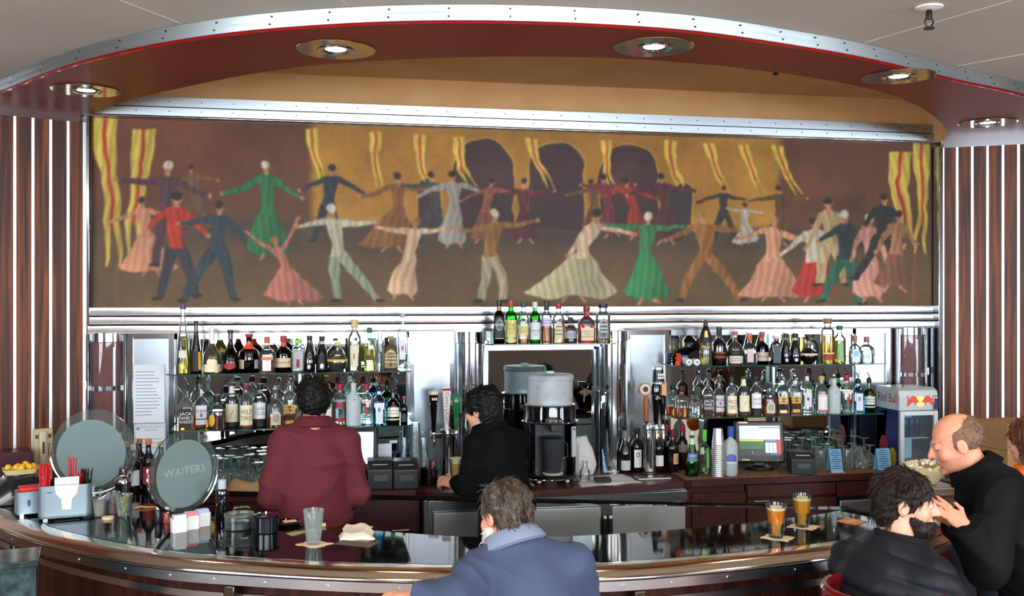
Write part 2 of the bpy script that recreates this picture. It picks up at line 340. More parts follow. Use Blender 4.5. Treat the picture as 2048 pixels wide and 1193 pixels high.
# ------------------------------------------------------------------ mural (generic painted dance frieze)
MX0, MX1, MZ0, MZ1 = -2.861, 2.861, 2.05, 3.22
def build_mural():
    NX, NZ = 1150, 236
    X = np.linspace(MX0, MX1, NX); Z = np.linspace(MZ0, MZ1, NZ); XX, ZZ = np.meshgrid(X, Z)
    px = 1024+2000*((XX-CAM.x)*FWY-(0-CAM.y)*FWX)/((XX-CAM.x)*FWX+(0-CAM.y)*FWY)     # photo column of each point
    vv = (ZZ-MZ0)/(MZ1-MZ0); px0 = px[0].copy()                                                            # 0 bottom, 1 top
    def smooth(k):
        a = rng.standard_normal((NZ//k+3, NX//k+3)); zi = np.arange(NZ)/k; xi = np.arange(NX)/k
        z0 = zi.astype(int); x0 = xi.astype(int); fz = (zi-z0)[:, None]; fx = (xi-x0)[None]
        fz = fz*fz*(3-2*fz); fx = fx*fx*(3-2*fx)
        return (a[z0][:, x0]*(1-fx)+a[z0][:, x0+1]*fx)*(1-fz)+(a[z0+1][:, x0]*(1-fx)+a[z0+1][:, x0+1]*fx)*fz
    px = px+smooth(12)*1.3+smooth(34)*2.6; vv = vv+(smooth(12)*1.2+smooth(34)*2.4)/350.
    nz = smooth(60)*.5+smooth(24)*.3+smooth(8)*.15
    def L(c): return np.array(c, float)
    img = np.zeros((NZ, NX, 3)); img[:] = L((86, 64, 46))
    def mixin(mask, c): img[:] = img*(1-mask[..., None])+L(c)*mask[..., None]
    def ss(a, b, x): t = np.clip((x-a)/(b-a), 0, 1); return t*t*(3-2*t)
    # dusky sky at both ends, ochre facade in the middle, brown ground
    mixin(ss(.35, .6, vv), (92, 56, 38)); mixin(ss(.45, .0, vv)*.7, (100, 80, 48))
    fac = ss(612, 640, px)*ss(1572, 1545, px)*ss(.44, .47, vv)
    mixin(fac, (160, 112, 38)); mixin(fac*ss(780, 640, px)*.55, (190, 138, 46)); mixin(fac*ss(1380, 1540, px)*.6, (188, 140, 48))
    mixin(fac*ss(.62, .47, vv)*.4, (196, 150, 60)); mixin(ss(620, 400, px)*ss(.4, .9, vv)*.4, (120, 56, 34))
    mixin(ss(1560, 1640, px)*ss(.5, .9, vv)*.5, (92, 60, 52))
    mixin(ss(.50, .44, vv)*ss(.26, .40, vv)*ss(300, 420, px)*ss(1800, 1700, px)*.75, (64, 58, 56))
    W = 8/1672.
    def arch(x, w_, top, c=(58, 40, 44), rim=(196, 156, 60)):
        hw = w_/2; asp = 350.
        def d(h): return np.where(vv*asp > top*asp-h, np.hypot(px-x, (vv-top)*asp+h)-h, np.abs(px-x)-h)
        dd = d(hw); ok = vv > .45
        mixin(ss(3, 0, dd)*ok, rim); mixin(ss(0, -2.5, dd)*ok, c)
    arch(966, 122, .96); arch(1112, 112, .95); arch(1256, 116, .95); arch(856, 46, .72, (52, 44, 44)); arch(1358, 56, .72, (50, 42, 44))
    mixin(ss(60, 10, np.hypot((px-975), (vv-.75)*350))*.5, (96, 62, 62)); mixin(ss(60, 10, np.hypot((px-1250), (vv-.75)*350))*.5, (92, 60, 60))
    def poly(pts, c, soft=1.6, a=1.0):
        P = np.array(pts, float); x0, x1 = P[:, 0].min()-14, P[:, 0].max()+14; y0, y1 = P[:, 1].min()-.05, P[:, 1].max()+.05
        ci = np.where((px0 > x0) & (px0 < x1))[0]; ri = np.where((Z-MZ0 > y0*(MZ1-MZ0)) & (Z-MZ0 < y1*(MZ1-MZ0)))[0]
        if len(ci) == 0 or len(ri) == 0: return
        sl = np.s_[ri[0]:ri[-1]+1, ci[0]:ci[-1]+1]; qx = px[sl]; qy = vv[sl]*350.; ins = np.zeros(qx.shape, bool); dist = np.full(qx.shape, 99.)
        n_ = len(P); Q = P*np.array([1, 350.])
        for i in range(n_):
            a0, b0 = Q[i], Q[(i+1) % n_]; e = b0-a0
            t = np.clip(((qx-a0[0])*e[0]+(qy-a0[1])*e[1])/(e@e+1e-9), 0, 1)
            dist = np.minimum(dist, np.hypot(qx-a0[0]-t*e[0], qy-a0[1]-t*e[1]))
            cr = (a0[1] > qy) != (b0[1] > qy)
            ins ^= cr & (qx < (b0[0]-a0[0])*(qy-a0[1])/(b0[1]-a0[1]+1e-9)+a0[0])
        sd = np.where(ins, -dist, dist); mk = np.clip(.5-sd/soft, 0, 1)*a
        ph = P[0, 0]*.7; cxm = P[:, 0].mean(); shade = (1+.10*np.sin((qx-cxm)*.42+(qy-Q[:, 1].mean())*.07*np.sign(np.sin(ph))+ph)-.10*np.tanh((qx-cxm)/14))[..., None]
        img[sl] = img[sl]*(1-mk[..., None])+np.clip(L(c)*shade, 0, 255)*mk[..., None]
    def limb(p, q, r0, r1, c):
        a = np.array(p)*[1, 350]; b = np.array(q)*[1, 350]; e = b-a; nn = np.array([-e[1], e[0]])/(np.hypot(*e)+1e-9)
        pts = [a+nn*r0, b+nn*r1, b+e/np.hypot(*e)*r1*.7, b-nn*r1, a-nn*r0]
        poly([(t[0], t[1]/350) for t in pts], c)
    def disc(x, y, rx, ry, c): poly([(x+rx*math.cos(t*.524), y+ry/350*math.sin(t*.524)) for t in range(12)], c)
    def streamer(x, top, length, w_, sway, c=(202, 180, 74), stripe=(176, 52, 30), tails=2):
        for s in ((-1, 1) if tails == 2 else (0,)):
            Lf, Rt = [], []
            for k in range(9):
                t = k/8; cx = x+sway*t*t*w_*1.6+s*w_*.28*t+math.sin(t*5+x)*w_*.12; hw = w_*(.5-.42*t)*(1 if t < .35 or tails == 1 else .7)
                Lf.append((cx-hw, top-length*t)); Rt.append((cx+hw, top-length*t))
            poly(Lf+Rt[::-1], c)
        Lf, Rt = [], []
        for k in range(7):
            t = k/8; cx = x+sway*t*t*w_*1.6+math.sin(t*5+x)*w_*.12; Lf.append((cx-w_*.08, top-length*t)); Rt.append((cx+w_*.08, top-length*t))
        poly(Lf+Rt[::-1], stripe)
    streamer(218, 1.0, .78, 50, .1); streamer(284, .95, .68, 46, -.2); streamer(1800, .95, .60, 44, .2); streamer(1845, 1.02, .70, 34, -.2)
    for x, sw in ((626, .5), (749, .2), (838, .5), (912, .9), (1066, .8), (1208, .7), (1342, .4), (1414, 1.0), (1488, .9), (1556, 1.1)):
        streamer(x, .965, .29, 24, sw)
    for x in (236, 1826): 
        for k in range(26): poly([(x-3, .42-k*.016), (x+3, .43-k*.016), (x+3, .424-k*.016), (x-3, .414-k*.016)], (168, 88, 40), a=.8)
    SK = (178, 124, 92); dark = (44, 30, 26)
    def fig(x, foot, h, top, bot, hair=dark, lean=0, skirt=0, al=(-1, -.1), ar=(1, -.1), legs=(-.12, .14), skin=SK, sleeve=None):
        """simple dancing figure: foot height (v), h in pixels, lean in px"""
        rr = random.Random(int(x*7)); lean += rr.uniform(-12, 12); al = (al[0]*rr.uniform(.75, 1.1), al[1]+rr.uniform(-.35, .25)); ar = (ar[0]*rr.uniform(.75, 1.1), ar[1]+rr.uniform(-.35, .25)); legs = (legs[0]+rr.uniform(-.12, .06), legs[1]+rr.uniform(-.06, .12))
        H = h/350.; hip = (x+lean*.5, foot+.48*H); sh = (x+lean, foot+.82*H); hd = (x+lean*1.15, foot+.93*H); u = h
        if skirt:
            k = skirt*u; yb = foot+.05*H
            poly([(hip[0]-.07*u, hip[1]+.06*H), (hip[0]+.07*u, hip[1]+.06*H), (x+k*.75, yb+.06*H), (x+k*.55, yb), (x+k*.1, yb+.015*H), (x-k*.4, yb-.005*H), (x-k*.8, yb+.05*H)], bot)
            limb((x-.05*u, yb+.02*H), (x-.1*u, foot), .02*u, .014*u, skin); limb((x+.07*u, yb+.02*H), (x+.13*u, foot), .02*u, .014*u, skin)
        else:
            for s, lg in zip((-1, 1), legs):
                kn = (hip[0]+s*.03*u+lg*u*.6, foot+.25*H); limb((hip[0]+s*.03*u, hip[1]), kn, .062*u, .05*u, bot); limb(kn, (x+lg*u+s*.03*u, foot+.01*H), .05*u, .036*u, bot)
                disc(x+lg*u+s*.05*u, foot+.008*H, .055*u, .018*u, (40, 28, 24))
        for arm, s in ((al, -1), (ar, 1)):
            ex = (sh[0]+s*.10*u+arm[0]*.14*u, sh[1]+arm[1]*.16*H-.02*H); hx = (sh[0]+s*.10*u+arm[0]*.36*u, sh[1]+arm[1]*.40*H)
            limb((sh[0]+s*.07*u, sh[1]-.01*H), ex, .038*u, .03*u, sleeve or top); limb(ex, hx, .03*u, .018*u, sleeve or top); disc(hx[0]+arm[0]*.02*u, hx[1], .024*u, .024*u, skin)
        poly([(sh[0]-.095*u, sh[1]), (sh[0]-.03*u, sh[1]+.035*H), (sh[0]+.03*u, sh[1]+.035*H), (sh[0]+.095*u, sh[1]), (hip[0]+.065*u, hip[1]+.1*H), (hip[0]+.075*u, hip[1]-.02*H), (hip[0]-.075*u, hip[1]-.02*H), (hip[0]-.065*u, hip[1]+.1*H)], top)
        limb((sh[0], sh[1]+.02*H), hd, .026*u, .026*u, skin); disc(hd[0], hd[1], .046*u, .058*u, skin); disc(hd[0]-.006*u, hd[1]+.018*H, .05*u, .045*u, hair)
    # back row: small, hazy
    for a in [(395, .42, 120, (104, 78, 52), (92, 70, 50)), (655, .36, 150, (40, 50, 66), (38, 44, 58)), (782, .30, 160, (120, 74, 40), (126, 84, 44), .5), (870, .36, 140, (60, 58, 64), (56, 54, 60)),
              (905, .33, 160, (150, 146, 136), (152, 150, 140), .25), (968, .36, 130, (146, 84, 66), (120, 70, 56), .25), (1048, .36, 130, (86, 38, 44), (80, 36, 42), .3), (1190, .40, 120, (104, 70, 44), (96, 62, 42)),
              (1218, .40, 130, (112, 42, 56), (108, 42, 56), .14), (1272, .38, 130, (150, 48, 34), (140, 44, 32), .28), (1332, .36, 150, (76, 36, 42), (72, 34, 40), .35), (1452, .40, 110, (40, 40, 44), (48, 46, 48)),
              (1490, .36, 90, (186, 182, 164), (190, 186, 168), .4), (1556, .36, 130, (88, 62, 38), (92, 66, 40), .3)]:
        fig(a[0], a[1], a[2], a[3], a[4], skirt=a[5] if len(a) > 5 else 0, al=(-1, -.15), ar=(1, -.1))
    # front row
    fig(300, .17, 150, (190, 128, 96), (196, 134, 104), lean=-18, skirt=.5); fig(335, .22, 200, (74, 46, 58), (70, 44, 54), hair=(196, 190, 180))
    fig(352, .05, 205, (172, 44, 30), (44, 44, 56), hair=(26, 24, 28), al=(-.5, -.6), ar=(.6, -.6)); fig(432, .03, 195, (36, 58, 68), (34, 56, 66), lean=14, legs=(-.28, .20), ar=(.7, -.7))
    fig(536, .26, 185, (38, 110, 66), (36, 104, 62), hair=(206, 200, 186), skirt=.32, al=(-1, -.3), ar=(.9, -.3))
    fig(585, .02, 130, (184, 112, 96), (178, 106, 92), hair=(186, 110, 48), lean=-30, skirt=.6, al=(-1, .5), ar=(.6, .9)); fig(680, .03, 190, (184, 180, 156), (136, 150, 124), hair=(206, 200, 182), legs=(-.05, .26), lean=-18)
    fig(805, .04, 165, (204, 172, 138), (200, 164, 132), hair=(150, 92, 44), lean=22, skirt=.22, legs=(-.2, .1)); fig(978, .03, 185, (142, 102, 46), (160, 150, 120), hair=(208, 198, 170), legs=(-.05, .12))
    fig(1142, .02, 195, (206, 178, 146), (176, 170, 132), lean=36, skirt=.62, al=(-.5, -.6), ar=(1, -.35)); fig(1292, .03, 185, (44, 120, 72), (42, 118, 70), hair=(214, 204, 180), skirt=.34)
    fig(1416, .04, 185, (140, 92, 42), (146, 98, 48), hair=(150, 112, 70), lean=-8, legs=(-.16, .24)); fig(1545, .02, 185, (206, 148, 114), (200, 140, 110), hair=(170, 122, 60), skirt=.46)
    fig(1626, .03, 180, (188, 180, 166), (164, 44, 40), skirt=.3, al=(-.7, -.5), ar=(.5, -.5)); fig(1662, .12, 190, (176, 152, 112), (180, 156, 116), al=(-.4, -.8), ar=(.4, -.8))
    fig(1688, .02, 195, (40, 52, 56), (30, 96, 78), hair=(212, 206, 192), al=(-.5, -.6), ar=(.5, -.6), legs=(-.12, .16)); fig(1738, .03, 185, (204, 144, 128), (206, 146, 132), hair=(220, 212, 196), skirt=.24, al=(-.4, -.7), ar=(.3, -.8))
    fig(1762, .16, 190, (36, 38, 42), (36, 38, 42), al=(-.3, -.8), ar=(.3, -.8)); fig(1788, .08, 180, (150, 106, 76), (110, 76, 58), skirt=.26, al=(-.4, -.7), ar=(.4, -.8))
    
    for _ in range(2):
        img[1:-1] = (img[:-2]+2*img[1:-1]+img[2:])/4; img[:, 1:-1] = (img[:, :-2]+2*img[:, 1:-1]+img[:, 2:])/4
    img = img*.88+L((98, 74, 46))*.12; img *= .93; img *= (1+nz*.13)[..., None]; img *= (1+.03*rng.standard_normal((NZ, NX)))[..., None]; img = np.clip(img*1.0, 4, 250)/255.
    lin_ = np.where(img <= .04045, img/12.92, ((img+.055)/1.055)**2.4)
    me = bpy.data.meshes.new('canvas'); V = np.stack([XX, np.full_like(XX, -.012), ZZ], -1).reshape(-1, 3)
    i = np.arange(NZ-1)[:, None]*NX+np.arange(NX-1)[None]; F = np.stack([i, i+1, i+NX+1, i+NX], -1).reshape(-1, 4)
    me.vertices.add(len(V)); me.vertices.foreach_set('co', V.ravel()); me.loops.add(F.size); me.loops.foreach_set('vertex_index', F.ravel())
    me.polygons.add(len(F)); me.polygons.foreach_set('loop_start', np.arange(0, F.size, 4)); me.update(); me.validate()
    ca = me.color_attributes.new('paint', 'FLOAT_COLOR', 'POINT'); ca.data.foreach_set('color', np.concatenate([lin_.reshape(-1, 3), np.ones((len(V), 1))], 1).ravel())
    m = M('painted_canvas', (120, 90, 60), rough=.62, bump=(260, .25, .002)); nt = m.node_tree; at = nt.nodes.new('ShaderNodeAttribute'); at.attribute_name = 'paint'
    nt.links.new(at.outputs['Color'], nt.nodes['Principled BSDF'].inputs['Base Color'])
    t = thing('mural', 'wide ochre and brown painted mural of dancers above the back bar', 'mural', (0, 0, MZ0))
    o = obj('canvas', me, m, t, smooth=False); o.location.z = -MZ0
    mb = MB()
    mb.box((0, .0, .585), (MX1-MX0+.012, .02, 1.182)); mb.build('backing_board', WOOD2, t, smooth=False)
build_mural()
# ------------------------------------------------------------------ metal mouldings above and below the mural
def straight(name, x0, x1, profs, label, mats=None, screws=()):
    t = thing(name, label, 'trim', kind='structure')
    for i, pr in enumerate(profs):
        MB().sweep([(x0, 0), (x1, 0)], pr, caps=False).build('metal_band', CHROME if not mats else mats[i], t)
    return t
def flat(z0, z1, o, tilt=0, bul=.0):
    nb = 6
    return [(.0, z0)]+[(o+tilt*k/nb+bul*math.sin(math.pi*k/nb), z0+(z1-z0)*k/nb) for k in range(nb+1)]+[(.0, z1)]
t2 = straight('trim_2', -2.90, 2.90, [flat(3.222, 3.238, .06, 0, .006), flat(3.243, 3.292, .036, .0062), flat(3.302, 3.360, .022, .0070), flat(3.292, 3.302, .008)], 'riveted double metal moulding above the mural', [CHROME, TRIMM, TRIMM, DARKGAP])
mb = MB()
for k in range(30):
    x = -2.8+k*.193; mb.tube([(x, -.039, 3.270), (x, -.0425, 3.270)], .0042, 6); mb.tube([(x, -.026, 3.331), (x, -.0295, 3.331)], .0042, 6)
o = mb.build('screw', M('screw_dark'), t2); o['kind'] = 'stuff'
t3 = straight('trim_3', -2.885, 2.885, [flat(2.003, 2.050, .045, .0, .0015), flat(1.949, 1.992, .052, .0, .0015), flat(1.890, 1.938, .059, .0, .0015), flat(1.992, 2.003, .012), flat(1.938, 1.949, .014)],
              'triple polished metal moulding below the mural', [BANDM, BANDM, BANDM, DARKGAP, DARKGAP])
# ------------------------------------------------------------------ recessed downlights in the soffit
BULB = M('lamp_glow', (255, 246, 226), emit=45, ecol=(255, 236, 200))
for (x, y), lab in zip([(-1.434, -2.001), (-.054, -2.319), (1.35, -1.988), (-2.731, -.833), (2.682, -.871)],
                       ['round recessed downlight left of centre in the red soffit', 'round recessed downlight right of centre in the red soffit', 'round recessed downlight in the soffit over the right shelf bay',
                        'round recessed downlight at the left end of the soffit', 'round recessed downlight at the right end beside the striped wall']):
    t = thing('recessed_downlight', lab, 'ceiling light', (x, y, ZS-.006), group='downlights in the red soffit')
    mb = MB(); mb.lathe([(.078, .006), (.078, 0), (.175, .0), (.177, .003), (.175, .006)], seg=40, cap0=False, cap1=False); mb.build('trim_plate', M('lamp_plate', (196, 190, 178), rough=.12, metal=1), t)
    mb = MB(); mb.lathe([(.066, -.003), (.080, -.005), (.084, -.001), (.080, .003)], seg=32, cap0=False, cap1=False); mb.build('ring', CHROME, t)
    mb = MB(); mb.lathe([(.066, -.003), (.060, .004), (.045, .0055)], seg=24, cap0=False, cap1=False); mb.build('reflector', CHROME, t)
    mb = MB(); mb.lathe([(.046, .0035), (.03, .001), (.012, -.001)], seg=20); mb.build('bulb', BULB, t)
    ld = bpy.data.lights.new('downlight_glow', 'SPOT'); ld.energy = LAMP_WATTS; ld.color = (1, .84, .62); ld.spot_size = math.radians(110); ld.spot_blend = .6; ld.shadow_soft_size = .045
    lo = bpy.data.objects.new('downlight_glow', ld); COL.objects.link(lo); lo.parent = t; lo.location = (0, 0, -.012)
# sprinkler head on the ceiling
p = atz(1858, 14, ZC)
t = thing('sprinkler', 'black sprinkler head with white rose on the ceiling', 'sprinkler', (p.x, p.y, ZC))
MB().lathe([(.055, 0), (.054, -.006), (.03, -.012), (.012, -.013)][::-1], seg=24).build('ceiling_rose', WHITE, t)
mb = MB(); mb.lathe([(.012, -.05), (.014, -.03), (.01, -.012)], seg=10)
for s in (-1, 1): mb.tube([(s*.012, 0, -.045), (s*.02, 0, -.06), (s*.012, 0, -.078), (0, 0, -.084)], .0035, 6)
mb.lathe([(.022, -.090), (.022, -.086), (.006, -.082)], seg=12); mb.build('head', BLACK, t)
p = atz(1566, 150, ZR-.05); t = thing('smoke_sensor', 'tiny dark sensor under the recess ceiling at right', 'sensor', (p.x, p.y+.1, ZR))
MB().lathe([(.012, -.03), (.02, -.018), (.012, -.01), (.03, 0)], seg=10).build('sensor_body', BLACK, t)
p = atz(700, 127, ZR-.05); t = thing('smoke_sensor', 'small pale sensor under the recess ceiling at left', 'sensor', (p.x+.02, p.y+.1, ZR))
MB().lathe([(.02, -.02), (.045, -.012), (.05, 0)], seg=14).build('sensor_body', M('tan_cap', (168, 140, 96)), t)
# ------------------------------------------------------------------ back bar: wall panels, columns, mirrors
def framed_panel(name, x0, x1, z0, z1, label, mat=STEEL2, y=-.005, fr=.035):
    w_ = x1-x0; h = z1-z0; t = MB().box((0, 0.012, h/2), (w_, .022, h)).build(name, mat, bpy.data.objects['wall_back'], smooth=False, loc=((x0+x1)/2, y, z0+.001))
    for s in (-1, 1):
        MB().box((s*(w_/2-fr/2), -.006, h/2), (fr, .014, h)).build('frame_strip', CHROME, t, bevel=.002)
    MB().box((0, -.006, h-fr/2), (w_-2*fr, .014, fr)).build('frame_strip', CHROME, t, bevel=.002)
    mb = MB()
    for s in (-1, 1):
        for k in range(6): z = h*(.08+k*.17); mb.tube([(s*(w_/2-fr/2), -.013, z), (s*(w_/2-fr/2), -.0155, z)], .004, 6)
    o = mb.build('screw', M('screw_dark'), t); o['kind'] = 'stuff'; return t
MB().box((0, .0345, 1.425), (5.80, .009, .94)).build('steel_backing', STEEL2, bpy.data.objects['wall_back'], smooth=False)
framed_panel('steel_panel', -2.665, -2.385, .955, 1.89, 'brushed steel wall panel with posted papers left of the bottle shelves')
framed_panel('steel_panel', -.925, -.625, .955, 1.89, 'brushed steel wall panel behind the left beer taps')
framed_panel('steel_panel', .545, .862, .955, 1.89, 'brushed steel wall panel behind the right beer taps')
framed_panel('steel_panel', 2.26, 2.53, .955, 1.89, 'brushed steel wall panel behind the small drinks fridge')
def column(x, label, y=-.075, r=.095):
    t = thing('steel_column', label, 'column', (x, y, .955))
    MB().lathe([(r, 0), (r, .88)], seg=40).build('shaft', STEEL if False else CHROME, t)
    MB().lathe([(r+.002, .86), (r+.006, .864), (r+.006, .932), (r, .935)], seg=40).build('collar', CHROME, t)
    MB().box((r*.96, -.01, .44), (.03, .10, .88)).build('edge_strip', STEEL2, t, bevel=.004); return t
column(-.525, 'round polished steel column left of the centre mirror'); column(.44, 'round polished steel column right of the centre mirror')
# key hook on right column
t = thing('key_ring', 'keys hanging on a ring on the right steel column', 'keys', (.33, -.19, 1.49))
MB().tube([(.024*math.cos(a*.449), -.01, .024*math.sin(a*.449)) for a in range(14)], .003, 6, closed=True).build('ring', CHROME, t)
mb = MB(); mb.box((0, -.012, -.05), (.012, .003, .05)); mb.box((.012, -.014, -.045), (.012, .003, .045), ); mb.box((-.008, -.010, -.085), (.006, .003, .05)); mb.build('key', STEEL, t)
MB().box((-.03, .012, .02), (.05, .03, .03)).build('hook_block', BLACK, t)
def mirror(x0, x1, z0, z1, label, y=.02):
    t = thing('mirror', label, 'mirror', ((x0+x1)/2, y, z0)); w_ = x1-x0; h = z1-z0
    MB().box((0, 0, h/2), (w_, .012, h)).build('glass', MIRROR, t, smooth=False)
    for s in (-1, 1): MB().box((s*(w_/2-.008), -.012, h/2), (.016, .016, h)).build('frame_strip', CHROME, t)
    MB().box((0, -.012, h-.02), (w_, .016, .04)).build('frame_strip', STEEL2, t)
    return t
mirror(-2.385, -.925, .955, 1.89, 'wide mirror behind the left bottle shelves'); mirror(.862, 2.26, .955, 1.89, 'wide mirror behind the right bottle shelves')
mirror(-.43, .345, .955, 1.80, 'centre mirror between the two steel columns', y=.02)
# curved lit side cabinets at both ends
def curved_cabinet(x, side, label):
    t = thing('curved_cabinet', label, 'cabinet', (x, -.01, .958))
    r = .10; path = [(r*math.cos(a), -.75*r*math.sin(a)) for a in [math.pi*k/10 for k in range(11)]]
    MB().box((0, .012, .47), (.235, .02, .93)).build('back_panel', M('wine_red_lining', (96, 22, 34), rough=.25, noise=(6, .4, .6), col2=(120, 44, 40)), t, smooth=False)
    mb = MB(); n_ = len(path); v = [(p[0], p[1], .02) for p in path]+[(p[0], p[1], .88) for p in path]
    mb.add(v, [(i, n_+i, n_+i+1, i+1) for i in range(n_-1)]); mb.build('curved_glass', GLASS, t)
    for z in (.005, .30, .585, .885):
        mb = MB(); P = [(p[0]*1.02, p[1]*1.02, z) for p in path]; h = .028 if z < .8 else .05
        v = [(a, b, c) for a, b, c in P]+[(a, b, c+h) for a, b, c in P]+[(a*.9, b*.9, c+h) for a, b, c in P]+[(a*.9, b*.9, c) for a, b, c in P]
        f = []
        for i in range(n_-1):
            for q in range(4): f.append((q*n_+i, ((q+1) % 4)*n_+i, ((q+1) % 4)*n_+i+1, q*n_+i+1))
        mb.add(v, f); mb.build('shelf_band', CHROME, t)
    for s in (-1, 1):
        MB().box((s*.108, -.012, .465), (.018, .03, .93)).build('frame_post', CHROME, t, bevel=.003)
    MB().box((side*.118, -.02, .62), (.012, .02, .05)).build('catch', STEEL, t)
    MB().box((.045, -.003, .45), (.014, .006, .80)).build('shelf_track', STEEL, t)
curved_cabinet(-2.785, -1, 'curved glass corner cabinet with red lining at the left end'); curved_cabinet(2.70, 1, 'curved glass corner cabinet with red lining at the right end')
# paper notices on the left panel
def notice(x, z, w_, h, label, title=None, rows=10, y=-.02):
    t = thing('notice', label, 'paper notice', (x, y, z)); MB().box((0, 0, h/2), (w_, .0012, h)).build('sheet', M('paper', (214, 218, 224), rough=.7), t, smooth=False)
    mb = MB(); INK = M('ink_grey', (120, 128, 140), rough=.8); r = random.Random(int(z*100))
    for k in range(rows):
        zz = h*(.88-k*.8/rows)-(.06 if title else 0); ww = w_*r.uniform(.4, .85); mb.box((-(w_*.88-ww)/2, -.0012, zz), (ww, .0006, h*.012))
    if title:
        for i, l in enumerate(title): text_on(mb, l, .016, (0.012, -.0016, h*.93-i*.02), (1, 0, 0), (0, 0, 1), width=w_*.74)
    mb.build('print', INK, t, smooth=False)
    if title:
        mb = MB()
        for c, rr in (((-w_*.38, -.0014, h*.90), .011), ((-w_*.36, -.0014, h*.36), .008)): mb.tube([c, (c[0], c[1]-.0004, c[2])], rr, 14)
        mb.box((.02, -.0012, h*.46), (w_*.5, .0006, .003)); mb.build('blue_mark', M('ink_blue', (92, 150, 200)), t, smooth=False)
        mb = MB()
        for s in (-1, 1): mb.box((s*w_*.46, -.0012, h/2), (.0015, .0006, h*.96)); mb.box((0, -.0012, h/2+s*h*.48), (w_*.92, .0006, .0015))
        mb.build('border', INK, t, smooth=False)
notice(-2.535, 1.335, .185, .36, 'long grey printed notice on the left steel panel', rows=14); notice(-2.53, 1.04, .185, .29, 'inspection summary report sheet with blue marks on the left steel panel', ['INSPECTION SUMMARY', 'REPORT'], rows=9, y=-.0215)
# ------------------------------------------------------------------ glass shelves
SH = {}
def shelf(key, x0, x1, z, yf, label, yb=-.002, brackets=()):
    t = thing('glass_shelf', label, 'shelf', ((x0+x1)/2, 0, z)); w_ = (x1-x0)/2; th = .008
    mb = MB(); mb.prism([(-w_+.05, yf), (w_-.05, yf), (w_, yf+.06), (w_, yb), (-w_, yb), (-w_, yf+.06)], -th, 0, 0, 1); mb.build('pane', [GLASSG, GEDGE], t, smooth=False)
    for bx in brackets:
        MB().box((bx-(x0+x1)/2, -.06, -.022), (.012, .12, .024)).build('bracket', CHROME, t)
    SH[key] = z
shelf('UL', -2.40, -.935, 1.658, -.345, 'upper left glass shelf holding liqueur bottles', brackets=(-2.2, -1.6, -1.0)); shelf('LL', -2.375, -.925, 1.322, -.345, 'lower left glass shelf holding spirit bottles', brackets=(-2.2, -1.6, -1.0))
shelf('C', -.47, .40, 1.818, -.345, 'short glass shelf above the centre mirror', brackets=(-.42, .33)); shelf('UR', .80, 2.34, 1.663, -.345, 'upper right glass shelf holding liqueur bottles', brackets=(1.0, 1.6, 2.2))
shelf('LR', .80, 2.33, 1.322, -.345, 'lower right glass shelf holding spirit bottles', brackets=(1.0, 1.6, 2.2))
for i, (x, lab) in enumerate(((-1.62, 'left'), (1.62, 'right'))):
    t = thing('shelf_standard', 'slim glass and metal post carrying the %s glass shelves' % lab, 'shelf post', (x, -.03, .955)); MB().box((0, 0, .45), (.018, .016, .90)).build('post', STEEL2, t)
# ------------------------------------------------------------------ back counter
BZ = .955
bf = [(-2.88, -.40), (-2.3, -.46), (-1.45, -.52), (-.93, -.53), (-.88, -.60), (-.72, -.66), (-.2, -.685), (.45, -.64), (.74, -.60), (.82, -.55), (1.4, -.55), (2.2, -.545), (2.86, -.53)]
t = thing('back_counter_top', 'dark mahogany back bar worktop running under the bottle shelves', 'worktop', (0, 0, BZ))
mb = MB(); mb.prism(bf+[(2.86, .0), (-2.88, .0)], -.04, 0); mb.build('slab', [MAHOG], t, smooth=False, bevel=.004)
mb = MB(); mb.prism([(.78, -.53), (2.5, -.525), (2.5, -.02), (.78, -.02)], .0002, .004); tag(mb.build('counter_liner', M('tan_liner', (138, 104, 78), rough=.8, noise=(70, .4, .6), col2=(92, 66, 50)), None, smooth=False, loc=(0, 0, BZ)), 'tan speckled liner covering the right half of the back counter', 'liner')
# cabinet units
def unit(name, x0, x1, yf, label, mat=MAHOG, z1=BZ-.04): 
    t = thing(name, label, 'cabinet', ((x0+x1)/2, yf, .0)); w_ = x1-x0
    MB().box((0, (-yf)/2+.005, z1/2+.04), (w_-.004, -yf-.03, z1-.08)).build('body', mat, t, smooth=False)
    MB().box((0, (-yf)/2+.03, .04), (w_-.004, -yf-.08, .08)).build('plinth', BLACK, t, smooth=False); return t, w_
def front(t, nm, x0, x1, z0, z1, mat, handle=None, hp=0, pull=None, bev=.003):
    o = MB().box(((x0+x1)/2, -.002, (z0+z1)/2), (x1-x0-.006, .022, z1-z0-.006)).build(nm, mat, t, bevel=bev)
    if handle == 'h': MB().tube([(hp-.05, -.013, pull), (hp-.05, -.032, pull), (hp+.05, -.032, pull), (hp+.05, -.013, pull)], .0045, 8).build('handle', CHROME, o)
    if handle == 'v': MB().tube([(hp, -.013, pull-.05), (hp, -.032, pull-.05), (hp, -.032, pull+.05), (hp, -.013, pull+.05)], .0045, 8).build('handle', CHROME, o)
    return o
for (a, b, lab) in ((-2.85, -2.0, 'far left'), (-2.0, -1.45, 'left'), (-1.45, -.90, 'centre left')):
    t, w_ = unit('drawer_cabinet', a, b, -.44 if a < -2 else -.49, 'mahogany drawer cabinet of the back bar, %s' % lab)
    front(t, 'drawer', -w_/2, w_/2, .70, .90, MAHOG, 'h', w_*.28, .715); front(t, 'door', -w_/2, w_/2, .10, .69, MAHOG)
t, w_ = unit('steel_fridge', -.895, -.30, -.60, 'stainless steel undercounter fridge at the left of centre', STEEL2)
front(t, 'rail', -w_/2+.02, w_/2, .84, .905, STEEL2); front(t, 'door', -w_/2+.06, w_/2-.01, .12, .83, STEEL, 'v', w_/2-.05, .7)
